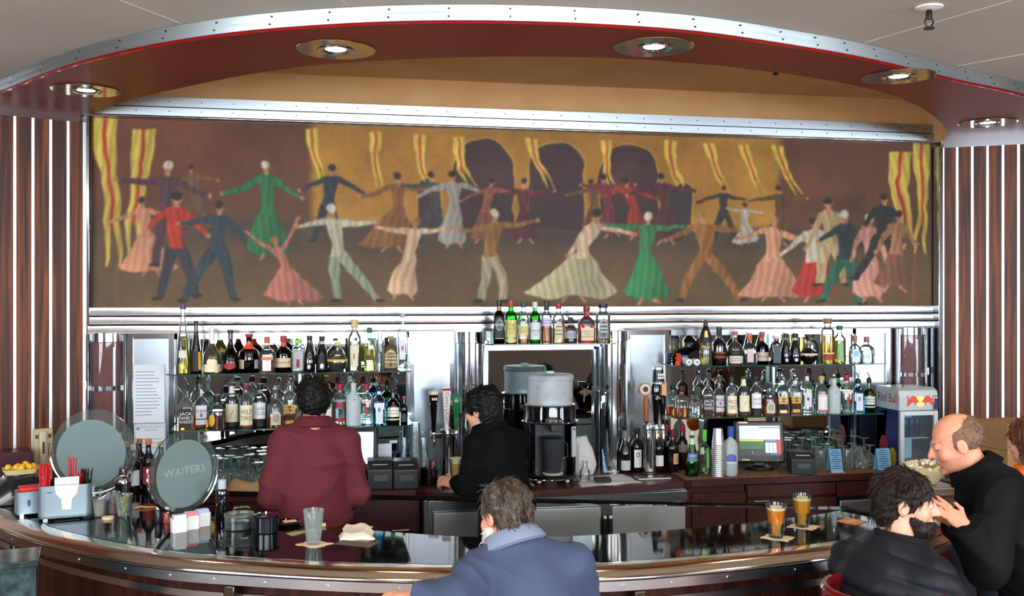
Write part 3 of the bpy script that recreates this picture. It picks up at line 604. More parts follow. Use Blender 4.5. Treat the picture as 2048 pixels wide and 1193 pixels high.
MB().box((-w_/2+.02, -.012, .50), (.035, .03, .82)).build('hinge_post', CHROME, t, bevel=.003)
t, w_ = unit('steel_fridge', -.29, .765, -.60, 'wide stainless steel double door fridge under the centre counter', STEEL2)
front(t, 'rail', -w_/2, w_/2, .84, .905, STEEL2)
for s in (-1, 1):
    o = front(t, 'door', min(s*.035, s*(w_/2-.015)), max(s*.035, s*(w_/2-.015)), .12, .825, STEEL)
    MB().box((s*.018, -.02, .56), (.016, .03, .40)).build('handle', BLACK, o, bevel=.004); MB().tube([(s*.018, -.034, .765), (s*.018, -.042, .765)], .010, 10).build('handle_stud', WHITE, o)
t, w_ = unit('mahogany_cabinet', .775, 1.20, -.505, 'mahogany cabinet with a small vertical handle beside the steel fridge')
front(t, 'door', -w_/2+.05, w_/2, .10, .86, MAHOG, 'v', -w_/2+.105, .78); front(t, 'stile', -w_/2, -w_/2+.05, .10, .90, MAHOG)
t, w_ = unit('mahogany_cabinet', 1.205, 1.83, -.505, 'mahogany cabinet with a drawer below the cash register screen')
front(t, 'drawer', -w_/2, w_/2, .82, .905, MAHOG); front(t, 'door', -w_/2, w_/2, .10, .81, MAHOG, 'h', -w_*.36, .80)
t, w_ = unit('bottle_cooler', 1.835, 2.60, -.505, 'dark steel bottle cooler at the right end of the back bar', BLACK)
front(t, 'drawer', -w_/2+.02, 0, .66, .78, STEEL, 'h', -w_*.22, .755); front(t, 'drawer', 0, w_/2-.02, .66, .78, STEEL, 'h', w_*.22, .755); front(t, 'door', -w_/2+.02, w_/2-.02, .12, .64, BLACK); front(t, 'rail', -w_/2, w_/2, .80, .905, MAHOG, 'h', 0, .80)
# ------------------------------------------------------------------ the front bar
KZ = 1.06
FO = catmull([(-3.55, -.72), (-3.28, -.98), (-3.06, -1.25), (-2.69, -1.74), (-2.20, -2.18), (-1.78, -2.40), (-1.2, -2.61), (-.5, -2.735), (.0, -2.72), (.70, -2.60), (1.10, -2.44), (1.35, -2.30), (1.52, -2.19)], 7)
FO = [(x*.985, y+.055) for x, y in FO]
FI = catmull([(-3.35, -.45), (-2.9, -.62), (-2.5, -.80), (-2.22, -1.10), (-2.0, -1.45), (-1.72, -1.72), (-1.3, -1.95), (-.84, -2.175), (-.35, -2.245), (.21, -2.20), (.75, -2.09), (1.05, -1.98), (1.23, -1.88), (1.34, -1.80)], 7)
bar = thing('front_bar', 'curved bar with glossy black top, steel rail and dark rosewood front', 'bar', (0, 0, 0))
n2 = len(FO); mb = MB()
for z, fl in ((KZ, 0), (KZ-.035, 1)):
    v = [(p[0], p[1], z) for p in FO]+[(p[0], p[1], z) for p in FI]
    mb.add(v, [(i, i+1, n2+i+1, n2+i) if not fl else (i, n2+i, n2+i+1, i+1) for i in range(n2-1)])
for C_, fl in ((FO, 0), (FI, 1)):
    v = [(p[0], p[1], KZ-.035) for p in C_]+[(p[0], p[1], KZ) for p in C_]
    mb.add(v, [(i, i+1, n2+i+1, n2+i) if not fl else (i, n2+i, n2+i+1, i+1) for i in range(n2-1)])
mb.build('bar_top', BLACKTOP, bar, ang=30)
RAIL = M('rail_steel', (222, 206, 190), rough=.13, metal=1, bump=(90, .12, .001))
rp_ = [(-.004, KZ-.002), (.006, KZ-.0005)]+[(.012+.135*math.sin(a), KZ-.058+.066*math.cos(a)) for a in []]+[(.012+.098*u, KZ-.002*u-.032*u**5) for u in [k/12 for k in range(13)]]+[(.112, KZ-.034), (.110, KZ-.037)]
mb = MB(); mb.sweep(FO, rp_); mb.build('arm_rail', RAIL, bar, ang=60)
mb = MB(); mb.sweep(FO, [(.108, KZ-.036), (.116, KZ-.041), (.108, KZ-.046)]); mb.build('rail_bead', CHROME, bar)
mb = MB(); mb.sweep(FO, [(.100, KZ-.045), (.108, KZ-.048), (.110, KZ-.086), (.10, KZ-.090), (.03, KZ-.09)]); mb.build('rail_apron', STEEL2, bar)
mb = MB()
for i in range(3, n2-2, 3):
    tt = (Vector(FO[i+1])-Vector(FO[i-1])).normalized(); nn = Vector((tt.y, -tt.x)); p = Vector(FO[i])+nn*.109
    mb.tube([(p.x, p.y, KZ-.067), (p.x+nn.x*.004, p.y+nn.y*.004, KZ-.067)], .006, 8)
o = mb.build('screw', CHROME, bar); o['kind'] = 'stuff'
for k in range(n2-1):
    if k % 4 == 0:
        e = min(k+4, n2-1); mb = MB(); mb.sweep(FO[k:e+1], [(.028, .06), (.03, .07), (.03, KZ-.09), (.0, KZ-.09)]); mb.build('front_panel', WOOD2, bar)
for z in (.885, .70, .52): mb = MB(); mb.sweep(FO, [(.028, z), (.036, z+.003), (.036, z+.032), (.028, z+.035)]); mb.build('metal_strip', STEEL2, bar)
mb = MB(); mb.sweep(FO, [(.0, .0), (.0, .07)]); mb.build('plinth', BLACK, bar)
mb = MB(); v = [(p[0]+.02, p[1]+.02, .0) for p in FI]+[(p[0], p[1]-.02, KZ-.035) for p in FI]; mb.add(v, [(i, n2+i, n2+i+1, i+1) for i in range(n2-1)]); mb.build('inner_panel', STEEL, bar)
for i in (18, 34, 52):
    tt = (Vector(FO[i+1])-Vector(FO[i-1])).normalized(); nn = Vector((tt.y, -tt.x)); p = Vector(FO[i])+nn*.07
    MB().box((p.x, p.y, KZ-.12), (.05, .08, .06), math.atan2(tt.y, tt.x)).build('coat_hook', M('dark_steel', (90, 84, 76), rough=.25, metal=1), bar, bevel=.006)
a_, b_ = Vector(FO[-1]), Vector(FI[-1]); mb = MB(); mb.add([(a_.x, a_.y, 0), (b_.x, b_.y, 0), (b_.x, b_.y, KZ), (a_.x, a_.y, KZ)], [(3, 2, 1, 0)]); mb.build('end_panel', WOOD2, bar, smooth=False)
# ------------------------------------------------------------------ bottles
def liq(name, c, ior=1.36):
    return M('liquid_'+name, c, rough=.0, trans=1, ior=ior)
LQ = dict(amber=(214, 112, 30), dark=(70, 28, 14), yellow=(244, 214, 40), gold=(246, 196, 70), clear=(250, 252, 250), pale=(248, 240, 190), red=(200, 30, 20), brown=(120, 50, 18), straw=(248, 226, 120))
LIQ = {k: liq(k, v) for k, v in LQ.items()}
def tintg(name, c, r=.02): return thin_glass('glass_'+name, c, rough=r)
GL = dict(clear=GLASS, green=tintg('green', (60, 190, 84)), dgreen=tintg('dgreen', (22, 52, 26)), blue=tintg('blue', (120, 214, 240)), brown=tintg('brown', (70, 30, 14)), lblue=tintg('lblue', (205, 228, 240)),
          black=M('glass_black', (12, 11, 13), rough=.06, coat=.6), frost=M('glass_frost', (216, 226, 230), rough=.45, trans=.45, ior=1.3), winered=M('glass_wine', (20, 9, 10), rough=.07, coat=.5), matte=M('bottle_matte_brown', (92, 76, 58), rough=.5))
SHP = {  # (radius fraction of half width, height fraction)
 'std': [(.90, 0), (1, .02), (1, .60), (.95, .66), (.70, .73), (.42, .78), (.37, .82), (.36, .97), (.42, .972), (.42, 1)],
 'wine': [(.92, 0), (1, .02), (1, .58), (.94, .64), (.70, .70), (.45, .75), (.38, .80), (.36, .97), (.41, .972), (.41, 1)],
 'burg': [(.92, 0), (1, .02), (1, .45), (.90, .55), (.66, .66), (.46, .74), (.37, .82), (.35, .97), (.40, .972), (.40, 1)],
 'squat': [(.94, 0), (1, .03), (1, .50), (.93, .58), (.62, .66), (.34, .71), (.29, .76), (.29, .96), (.34, .965), (.34, 1)],
 'taper': [(.95, 0), (1, .015), (.92, .30), (.72, .52), (.56, .62), (.50, .66), (.44, .74), (.36, .80), (.36, .96), (.38, 1)],
 'cone': [(.92, 0), (1, .03), (.98, .30), (.86, .50), (.60, .68), (.44, .78), (.38, .84), (.38, .98), (.42, 1)],
 'bell': [(.95, 0), (1, .02), (1, .22), (.97, .34), (.86, .44), (.56, .53), (.36, .62), (.27, .74), (.25, .96), (.30, .965), (.30, 1)],
 'orb': [(.40, 0), (.52, .02), (.85, .12), (1, .30), (.98, .42), (.80, .56), (.45, .66), (.22, .72), (.20, .84), (.24, .86), (.24, 1)],
 'cyl': [(.95, 0), (1, .02), (1, .70), (.92, .76), (.60, .80), (.50, .83), (.50, .97), (.56, .975), (.56, 1)],
 'flask': [(.85, 0), (1, .04), (1, .56), (.92, .66), (.66, .73), (.36, .77), (.30, .80), (.30, .96), (.36, .965), (.36, 1)],
 'jug': [(.93, 0), (1, .03), (1, .46), (.90, .56), (.50, .64), (.30, .70), (.27, .80), (.27, .98), (.31, 1)],
 'monk': [(.95, 0), (1, .02), (.90, .30), (.86, .48), (.96, .52), (.90, .62), (.62, .76), (.36, .84), (.30, .90), (.34, .93), (.30, .98), (.1, 1)],
}
def prof_at(pr, z):
    for (r0, z0), (r1, z1) in zip(pr[:-1], pr[1:]):
        if z0 <= z <= z1: return r0+(r1-r0)*(z-z0)/max(1e-9, z1-z0)
    return pr[-1][0]
PAPER = {}
def paper(c): return M('label_%d_%d_%d' % c, c, rough=.55)
def patch(mb, pr, hw, h, sq, z0, z1, a0, a1, m=0, off=1.02, na=9, nz=4, ax=1, ay=1, shape=None):
    """curved label hugging the bottle; a measured from the front (-y), + = right"""
    def P(a, z):
        r = prof_at(pr, z)*hw*off+.0008; x, y = math.sin(a), -math.cos(a); k = 1 if sq == 2 else 1/((abs(x)**sq+abs(y)**sq)**(1/sq))
        return (r*k*x*ax, r*k*y*ay, z*h)
    v = []; f = []
    for j in range(nz+1):
        tz = j/nz; z = z0+(z1-z0)*tz
        s = 1
        if shape == 'arch': s = math.sqrt(max(.02, 1-max(0, (tz-.55)/.45)**2))
        if shape == 'oval': s = math.sqrt(max(.03, 1-(2*tz-1)**2))
        for i in range(na+1):
            t = i/na; mid = (a0+a1)/2; v.append(P(mid+(a0+(a1-a0)*t-mid)*s, z))
    for j in range(nz):
        for i in range(na): f.append((j*(na+1)+i, j*(na+1)+i+1, (j+1)*(na+1)+i+1, (j+1)*(na+1)+i))
    mb.add(v, f, m); return P
ALL_LABELS = {}
def uniq(l):
    ALL_LABELS[l] = ALL_LABELS.get(l, 0)+1; return l
def bottle(desc, X, Y, z, w_, h, shape='std', glass='clear', liquid=None, level=.7, sq=2, ay=1.0, labels=(), cap=None, caph=.06, pourer=False, rz=None, group=None, neck=None, seg=18):
    hw = w_/2; pr = SHP[shape]
    if rz is None: rz = math.atan2(X-CAM.x, Y-CAM.y)*-.55+random.uniform(-.10, .10)
    t = thing('bottle', uniq(desc), 'bottle', (X, Y, z), rz, group)
    if sq > 2: hwx = hw*.98
    else: hwx = hw
    P = [(r*hwx, q*h) for r, q in pr]
    opq = glass in ('black', 'winered', 'frost', 'matte')
    mb = MB(); mb.lathe(P, seg=seg, sq=sq, ay=ay); mb.build('glass', GL[glass], t)
    if liquid and not opq:
        Q = []
        for k in range(15):
            q = .012+(level-.012)*k/14; Q.append((prof_at(pr, q)*hwx*.95, q*h))
        mb = MB(); mb.lathe(Q, seg=seg, sq=sq, ay=ay); mb.build('liquid', LIQ[liquid], t)
    tr = pr[-1][0]*hw
    if cap:
        mb = MB(); z0 = h*(1-caph); mb.lathe([(tr*1.12, z0), (tr*1.15, z0+.002), (tr*1.13, h+.004), (tr*.95, h+.006)], seg=14); mb.build('cap', M('cap_%d_%d_%d' % cap, cap, rough=.35), t)
    if neck:
        c, z0, z1 = neck; mb = MB(); mb.lathe([(prof_at(pr, q)*hw*1.05+.0006, q*h) for q in np.linspace(z0, z1, 5)], seg=14, cap0=False, cap1=False); mb.build('neck_foil', M('foil_%d_%d_%d' % c, c, rough=.3), t)
    if pourer:
        mb = MB(); mb.lathe([(tr*.9, h-.004), (tr*.95, h+.010), (tr*.5, h+.016)], seg=10); mb.tube([(0, 0, h+.012), (.002, 0, h+.028), (-.008, 0, h+.046), (-.016, 0, h+.056)], [.004, .0035, .003, .003], 6); mb.build('pourer', CHROME if pourer is True else BLACK, t)
    for L_ in labels:
        c, z0, z1, span = L_[:4]; txt = L_[4] if len(L_) > 4 else None; tc = L_[5] if len(L_) > 5 else (60, 50, 46); shp = L_[6] if len(L_) > 6 else None; a_c = L_[7] if len(L_) > 7 else 0
        mb = MB(); fn = patch(mb, pr, hwx, h, sq, z0, z1, a_c-span, a_c+span, ay=ay, shape=shp, nz=8 if shp else 3)
        lab = mb.build('label', paper(c), t)
        if txt:
            lines = txt if isinstance(txt, (list, tuple)) else [txt]; mb = MB(); n_ = len(lines)
            arcw = 2*span*hw*.86 if sq == 2 else 1.7*hw
            for i, l in enumerate(lines):
                zc = z0+(z1-z0)*(.5+(n_/2-i-.5)*(.62/max(n_, 1.6))); lh = (z1-z0)*h*min(.40, .66/n_)
                v, f, wd = textmesh(l); sx = min(lh*1.15, arcw/wd)
                def wrap(u, q, zc=zc):
                    p = Vector(fn(a_c+u/(hw*(1 if sq == 2 else 1.12)), min(max(zc+q/h, z0), z1))); d = Vector((p.x, p.y, 0)).normalized(); return p+d*.0007
                mb.add([wrap(p[0]*sx, p[1]*lh) for p in v], f)
            mb.build('lettering', paper(tc), lab, smooth=False)
    return t
def row(key, Y, items, phrase, group):
    z = SH[key]; zb = z; done = []; lim = {'LL': SH['UL'], 'LR': SH['UR']}.get(key)
    def fit(px, ytop, wpx, yy):
        p = aty(px, 700, yy); d = dep(p.x, yy); return p.x, z_top(ytop, d)-zb, wpx*d/2000
    for it in items:
        desc, px, ytop, wpx = it[:4]; kw = it[4]; yy = kw.pop('Y', Y)
        for dy in (0, .03, -.02, .06, .09, .12, .15, .18):
            X_, h, w_ = fit(px, ytop, wpx, yy+dy)
            if all(math.hypot(X_-a, yy+dy-b) > (w_+e)/2*(1.14 if kw.get('sq', 2) > 2 else 1.03)+.002 for a, b, e in done): break
        yy += dy; done.append((X_, yy, w_*(1.12 if kw.get('sq', 2) > 2 else 1)))
        if lim: h = min(h, lim-zb-(.073 if kw.get('pourer') else .02))
        bottle(desc+phrase, X_, yy, zb, w_, h, group=group, **kw)
def z_top(py, d): return CAM.z-(py-HY)/2000*d
SH['BC'] = BZ; SH['BR'] = BZ+.004
CRM, WHT, BLK, BGE, YEL, LIL, GRY = (222, 212, 178), (226, 228, 230), (22, 22, 26), (206, 190, 156), (216, 170, 56), (196, 196, 220), (180, 184, 188)
D = dict
UL = [
 ('tall tapered bottle of yellow liqueur with purple cap', 366, 612, 27, D(shape='taper', liquid='yellow', level=.55, cap=(78, 44, 128), caph=.05, labels=[((214, 206, 190), .24, .34, .6)])),
 ('dark brown long-neck bottle with yellow side label', 392, 644, 22, D(shape='taper', glass='brown', liquid='dark', level=.75, cap=(24, 22, 24), labels=[((26, 18, 14), .05, .44, 1.2), (YEL, .08, .42, .35, None, None, None, .9)])),
 ('bell-shaped bottle of golden liqueur with cream label', 424, 657, 37, D(shape='bell', liquid='yellow', level=.66, cap=(220, 214, 196), labels=[(CRM, .03, .20, 1.1), (CRM, .2, .32, .55, None, None, 'arch')], neck=((226, 220, 204), .70, .93))),
 ('bell-shaped dark bottle with a red oval label', 461, 662, 36, D(shape='bell', glass='brown', liquid='dark', level=.6, cap=(30, 28, 28), labels=[((150, 34, 40), .10, .26, .7, None, None, 'oval')])),
 ('squat round dark liqueur bottle with red neck ribbon', 498, 670, 41, D(shape='jug', glass='brown', liquid='brown', level=.62, cap=(150, 36, 40), labels=[(CRM, .10, .34, .3, None, None, None, -.75), ((190, 190, 186), .10, .34, .25, None, None, None, .8)], neck=((220, 70, 24), .62, .80))),
 ('square amber bottle with orange cap and white label', 534, 676, 30, D(shape='squat', sq=6, ay=.8, glass='clear', liquid='brown', level=.66, cap=(176, 88, 40), caph=.16, labels=[((226, 222, 226), .06, .52, .5), ((206, 110, 60), .36, .46, .6)])),
 ('brown bottle with red cap and pale banner label', 567, 674, 34, D(shape='squat', glass='brown', liquid='dark', level=.7, cap=(160, 34, 52), caph=.15, labels=[(BGE, .14, .40, 1.0, 'DRAMBUIE', (150, 40, 44))], neck=((196, 60, 30), .72, .84))),
 ('square clear green bottle with red speckled label', 596, 682, 24, D(shape='cyl', sq=7, glass='clear', liquid='clear', level=.7, cap=(150, 220, 70), caph=.08, labels=[((196, 196, 200), .05, .66, .7), ((206, 48, 76), .12, .40, .25)])),
 ('dark conical coffee liqueur bottle with white swirl, left one', 619, 674, 24, D(shape='cone', glass='black', cap=(30, 24, 24), caph=.1, labels=[((200, 200, 204), .08, .22, .28, None, None, 'oval')])),
 ('dark conical coffee liqueur bottle with amber neck, right one', 644, 675, 25, D(shape='cone', glass='brown', liquid='dark', level=.75, cap=(26, 20, 22), caph=.1, labels=[((20, 14, 14), .04, .50, 1.2), ((220, 220, 224), .08, .24, .3, None, None, 'oval')], neck=((170, 176, 186), .80, .88))),
 ('round orb bottle of black raspberry liqueur with gold band', 675, 686, 40, D(shape='orb', glass='clear', liquid='dark', level=.34, cap=(196, 186, 130), caph=.1, labels=[((196, 172, 92), .36, .44, 1.5)])),
 ('tall clear tequila bottle with cork and faint label', 709, 641, 27, D(shape='std', liquid='pale', level=.58, cap=(206, 180, 120), caph=.16, labels=[((206, 206, 176), .10, .50, .6), ((190, 90, 60), .24, .34, .12)])),
 ('pale gold tequila bottle with green cap', 739, 657, 22, D(shape='std', sq=4, liquid='straw', level=.6, cap=(20, 96, 66), caph=.11, labels=[((216, 216, 190), .08, .26, .5)])),
 ('slim open clear glass bottle without a cap', 760, 664, 17, D(shape='cyl', liquid=None)),
 ('matte brown flat bottle with arched gold-edged label', 782, 675, 29, D(shape='flask', sq=4, ay=.6, glass='matte', cap=(150, 130, 60), caph=.07, labels=[((222, 190, 120), .07, .62, .72, None, None, 'arch'), ((70, 52, 36), .09, .60, .64, ['Cuervo', '~', '~'], (232, 220, 190), 'arch')])),
 ('tall clear bottle with engraved shoulders', 805, 630, 21, D(shape='std', sq=5, liquid='clear', level=.3, cap=(166, 160, 140), caph=.05, labels=[((206, 210, 216), .20, .56, .5), ((196, 90, 90), .36, .44, .2)])),
]
JD = D(shape='squat', sq=5, liquid='amber', level=.46, labels=[(BLK, .06, .50, .62, ["JACK", "DANIEL'S", 'WHISKEY'], (220, 220, 220))], cap=(18, 18, 18), caph=.05, neck=((20, 20, 22), .72, .92))
def c(d_, **k): r = {a: (list(b) if isinstance(b, list) else b) for a, b in d_.items()}; r.update(k); return r
JB = D(shape='squat', sq=3, liquid='amber', level=.30, labels=[(WHT, .08, .54, .68, ['JIM BEAM', '', '~'], (70, 60, 70)), ((196, 90, 110), .26, .36, .2, None, None, 'oval')], pourer=True)
WT = D(shape='std', sq=2, liquid='amber', level=.22, labels=[((232, 222, 190), .08, .54, .95, ['WILD', 'TURKEY'], (70, 44, 40)), ((146, 34, 44), .06, .09, 1.0)], cap=(120, 36, 50), caph=.12)
S7 = D(shape='std', liquid='brown', level=.72, labels=[((226, 218, 180), .12, .54, .9, '7', (150, 140, 110)), ((36, 30, 26), .02, .10, 1.3)], cap=(60, 40, 30), caph=.05, neck=((222, 214, 188), .78, .95))
CC = D(shape='std', liquid='brown', level=.70, labels=[(WHT, .20, .58, .9, ['Canadian', 'Club'], (120, 126, 140)), ((24, 22, 26), .02, .16, 1.3)], cap=(20, 20, 22), caph=.12)
CH = D(shape='squat', liquid='amber', level=.30, labels=[((196, 190, 176), .08, .46, .62, None, None, 'arch'), ((150, 144, 132), .14, .38, .4, None, None, 'oval')], pourer=True)
JW = D(shape='std', sq=6, liquid='amber', level=.26, labels=[((214, 170, 70), .30, .50, .62), ((26, 24, 22), .33, .47, .66, '~', (214, 190, 120)), ((206, 168, 60), .05, .13, .5)], pourer=True)
SM = D(shape='std', liquid='clear', level=.6, labels=[((180, 40, 70), .44, .58, .5, None, None, 'arch'), ((180, 40, 70), .10, .18, .9), ((150, 160, 170), .58, .64, .9, 'SMIRNOFF', (160, 40, 60))], cap=(160, 28, 54), caph=.13, pourer='b')
ST = D(shape='std', liquid='clear', level=.6, labels=[((226, 224, 222), .08, .54, .8), ((196, 50, 60), .48, .54, .82, '~', (240, 230, 220)), ((196, 50, 60), .06, .12, .8)], cap=(190, 160, 90), caph=.1)
FR_ = D(shape='std', glass='frost', pourer=True, labels=[((120, 140, 168), .60, .64, .16, None, None, 'oval')])
BF = D(shape='std', sq=5, liquid='clear', level=.6, labels=[((214, 206, 206), .54, .62, .62, 'BEEFEATER', (180, 40, 50)), ((190, 50, 44), .22, .44, .16), ((230, 190, 150), .44, .48, .09)], cap=(150, 30, 50), caph=.14, pourer='b')
BO = D(shape='std', sq=6, glass='blue', liquid=None, labels=[((206, 216, 226), .06, .60, .5, None, None), ((120, 168, 200), .36, .50, .2, None, None, 'oval')], cap=(26, 26, 34), caph=.09, pourer='b')
TQ = D(shape='squat', glass='green', liquid=None, labels=[((222, 224, 214), .22, .48, .9, ['~', '~'], (130, 140, 130)), ((176, 30, 34), .56, .64, .2, None, None, 'oval'), ((196, 190, 170), .12, .17, 1.0)], cap=(24, 24, 24), caph=.1, pourer='b')
LL = [
 ('square whiskey bottle with black label', 372, 772, 30, c(JD, pourer=True)), ('clear bourbon bottle with white label and red seal', 402, 772, 30, c(JB)),
 ('squat faceted bourbon bottle with yellow oval label', 434, 792, 33, c(CH, shape='squat', sq=3, liquid='brown', level=.56, labels=[((222, 178, 50), .10, .46, .38, None, None, 'oval', -.6)], pourer=False, cap=(30, 26, 26), caph=.2)),
 ('brown whiskey bottle with cream label', 464, 768, 28, c(S7)), ('bourbon bottle with tall cream label and red band', 492, 770, 28, c(WT)), ('dark whisky bottle with square white label', 520, 770, 28, c(CC)),
 ('squat clear bottle with silver arched label', 551, 778, 32, c(CH)), ('square whisky bottle with slanted black and gold label', 580, 760, 30, c(JW)), ('clear vodka bottle behind a dark head', 626, 756, 26, D(shape='std', liquid='clear', level=.5, pourer=True)),
 ('clear vodka bottle with red and white label', 655, 770, 23, c(ST)), ('clear vodka bottle with red shield label', 680, 770, 28, c(SM)), ('white frosted vodka bottle', 707, 762, 29, c(FR_)),
 ('clear gin bottle with red guard label', 733, 770, 25, c(BF)), ('pale blue square gin bottle', 758, 776, 26, c(BO)), ('round green gin bottle with white label', 786, 778, 28, c(TQ)),
 ('thin dark green bottle with red cap', 808, 796, 15, D(shape='wine', glass='dgreen', cap=(150, 30, 50), caph=.08, labels=[((40, 60, 50), .1, .4, .8)])),
]
CS = [
 ('dark green three-sided malt whisky bottle, first from the left', 998, 603, 23, D(shape='std', sq=3, glass='dgreen', liquid='dark', level=.7, cap=(26, 30, 28), caph=.12, neck=((150, 140, 90), .78, .88), labels=[((34, 40, 36), .12, .60, .8), ((150, 160, 158), .30, .60, .6, None, None, 'oval'), ((28, 34, 30), .33, .57, .52, 'Glenfiddich', (214, 216, 214), 'oval'), ((196, 186, 120), .12, .14, .7)])),
 ('green malt whisky bottle with yellow label and red cap', 1022, 603, 26, D(shape='std', glass='green', liquid=None, cap=(150, 60, 44), caph=.14, labels=[((206, 196, 122), .14, .56, .95, ['THE', 'GLENLIVET', '12'], (110, 100, 60)), ((206, 196, 122), .03, .12, .95)])),
 ('clear malt whisky bottle with yellow label and little amber left', 1047, 607, 23, D(shape='std', liquid='amber', level=.12, cap=(48, 52, 70), caph=.1, labels=[((210, 200, 130), .22, .46, .9, ['~', '~', '~'], (110, 100, 70)), ((60, 44, 40), .56, .63, .3, None, None, 'oval')])),
 ('green malt whisky bottle with white label and white cap', 1070, 606, 23, D(shape='std', glass='green', liquid=None, cap=(196, 208, 204), caph=.13, labels=[((206, 210, 212), .10, .52, .95, ['', 'LAPHROAIG', '10'], (96, 96, 100))])),
 ('malt whisky bottle with lilac label and black cap', 1093, 605, 22, D(shape='std', liquid='amber', level=.42, cap=(30, 30, 32), caph=.2, labels=[(LIL, .42, .62, .95, ['~', '~'], (130, 130, 160))])),
 ('clear malt whisky bottle with shield-shaped beige label', 1117, 609, 24, D(shape='std', liquid='gold', level=.16, cap=(150, 40, 60), caph=.12, labels=[(BGE, .10, .56, .7, ['~', '~', '~'], (110, 90, 60), 'arch')])),
 ('shortest square clear bottle with white label', 1141, 637, 27, D(shape='squat', sq=4, liquid='dark', level=.18, cap=(30, 26, 26), caph=.16, labels=[(GRY, .18, .44, .7, ['~', '~'], (110, 110, 120))])),
 ('square bourbon bottle with dripping red wax neck', 1173, 613, 35, D(shape='squat', sq=3.4, liquid='red', level=.54, cap=(128, 14, 34), caph=.14, neck=((128, 14, 34), .66, .90), labels=[((212, 196, 160), .08, .42, .66, ["Maker's", 'Mark', 'WHISKY'], (80, 50, 44))])),
 ('clear oval bottle with black oval label, last on the right', 1206, 610, 30, D(shape='cyl', liquid='gold', level=.06, cap=(26, 26, 28), caph=.08, labels=[((170, 172, 168), .14, .66, .62, None, None, 'arch'), ((36, 38, 40), .16, .62, .54, ['~', '~', '~'], (206, 208, 204), 'arch')])),
]
UR = [
 ('monk-shaped hazelnut liqueur bottle', 1411, 640, 27, D(shape='monk', glass='clear', liquid='straw', level=.44, labels=[((26, 20, 16), .50, .80, 1.5), ((232, 206, 120), .62, .76, .3)], neck=((18, 16, 14), .80, .99))),
 ('dark liqueur bottle with thin red band', 1438, 656, 28, D(shape='squat', glass='black', cap=(24, 22, 22), caph=.2, labels=[((120, 30, 26), .18, .26, 1.0), ((96, 80, 30), .3, .36, .8)])),
 ('bottle of red liqueur with wide white label', 1470, 665, 29, D(shape='squat', glass='clear', liquid='red', level=.7, cap=(170, 90, 110), caph=.1, labels=[((206, 200, 188), .06, .28, 1.0, ['~', '~'], (110, 90, 90)), ((26, 14, 14), .28, .46, 1.1)], neck=((220, 216, 210), .86, .92))),
 ('square dark amber bottle with orange cap', 1499, 669, 27, D(shape='squat', sq=6, glass='clear', liquid='dark', level=.66, cap=(190, 96, 40), caph=.2, labels=[((200, 180, 180), .08, .52, .42)])),
 ('brown bottle with red cap and pale oval label', 1524, 666, 27, D(shape='squat', glass='brown', liquid='dark', level=.6, cap=(160, 40, 60), caph=.14, neck=((190, 60, 40), .74, .85), labels=[((196, 184, 168), .10, .38, 1.0, 'DRAMBUIE', (160, 40, 40))])),
 ('square black bottle with silver speckles', 1552, 674, 21, D(shape='cyl', sq=7, glass='black', cap=(196, 190, 160), caph=.06, labels=[((70, 80, 90), .06, .64, .62), ((120, 130, 140), .2, .5, .2)])),
 ('small dark conical bottle, left of a pair', 1571, 669, 19, D(shape='cone', glass='black', cap=(30, 26, 26), caph=.12, labels=[((200, 204, 210), .08, .2, .3, None, None, 'oval')])),
 ('dark conical bottle with silver neck band', 1590, 669, 24, D(shape='cone', glass='black', cap=(26, 24, 24), caph=.12, neck=((170, 174, 180), .80, .88), labels=[((200, 204, 210), .08, .2, .3, None, None, 'oval')])),
 ('round black orb bottle with cream band', 1617, 684, 36, D(shape='orb', glass='black', cap=(150, 130, 90), caph=.1, labels=[((214, 208, 180), .38, .47, 1.4, '~', (80, 66, 40))])),
 ('tall gold tequila bottle with cork', 1655, 639, 27, D(shape='cyl', liquid='gold', level=.64, cap=(140, 96, 72), caph=.1, labels=[((150, 50, 30), .08, .22, .9), ((230, 206, 130), .22, .25, .9)])),
 ('gold tequila bottle with leaf-shaped green label', 1679, 653, 25, D(shape='std', liquid='gold', level=.62, cap=(30, 90, 66), caph=.1, labels=[((130, 176, 120), .06, .58, .5, None, None, 'arch')])),
 ('clear tequila bottle with blue arched label and cork', 1710, 673, 24, D(shape='squat', sq=3, liquid='clear', level=.5, cap=(150, 100, 80), caph=.2, labels=[((210, 222, 230), .06, .54, .6, None, None, 'arch'), ((110, 180, 206), .26, .48, .4, None, None, 'arch')])),
 ('squat clear tequila bottle with round cork', 1733, 675, 29, D(shape='squat', sq=4, liquid='clear', level=.48, cap=(140, 104, 84), caph=.2, labels=[((206, 212, 214), .16, .34, .4)])),
]
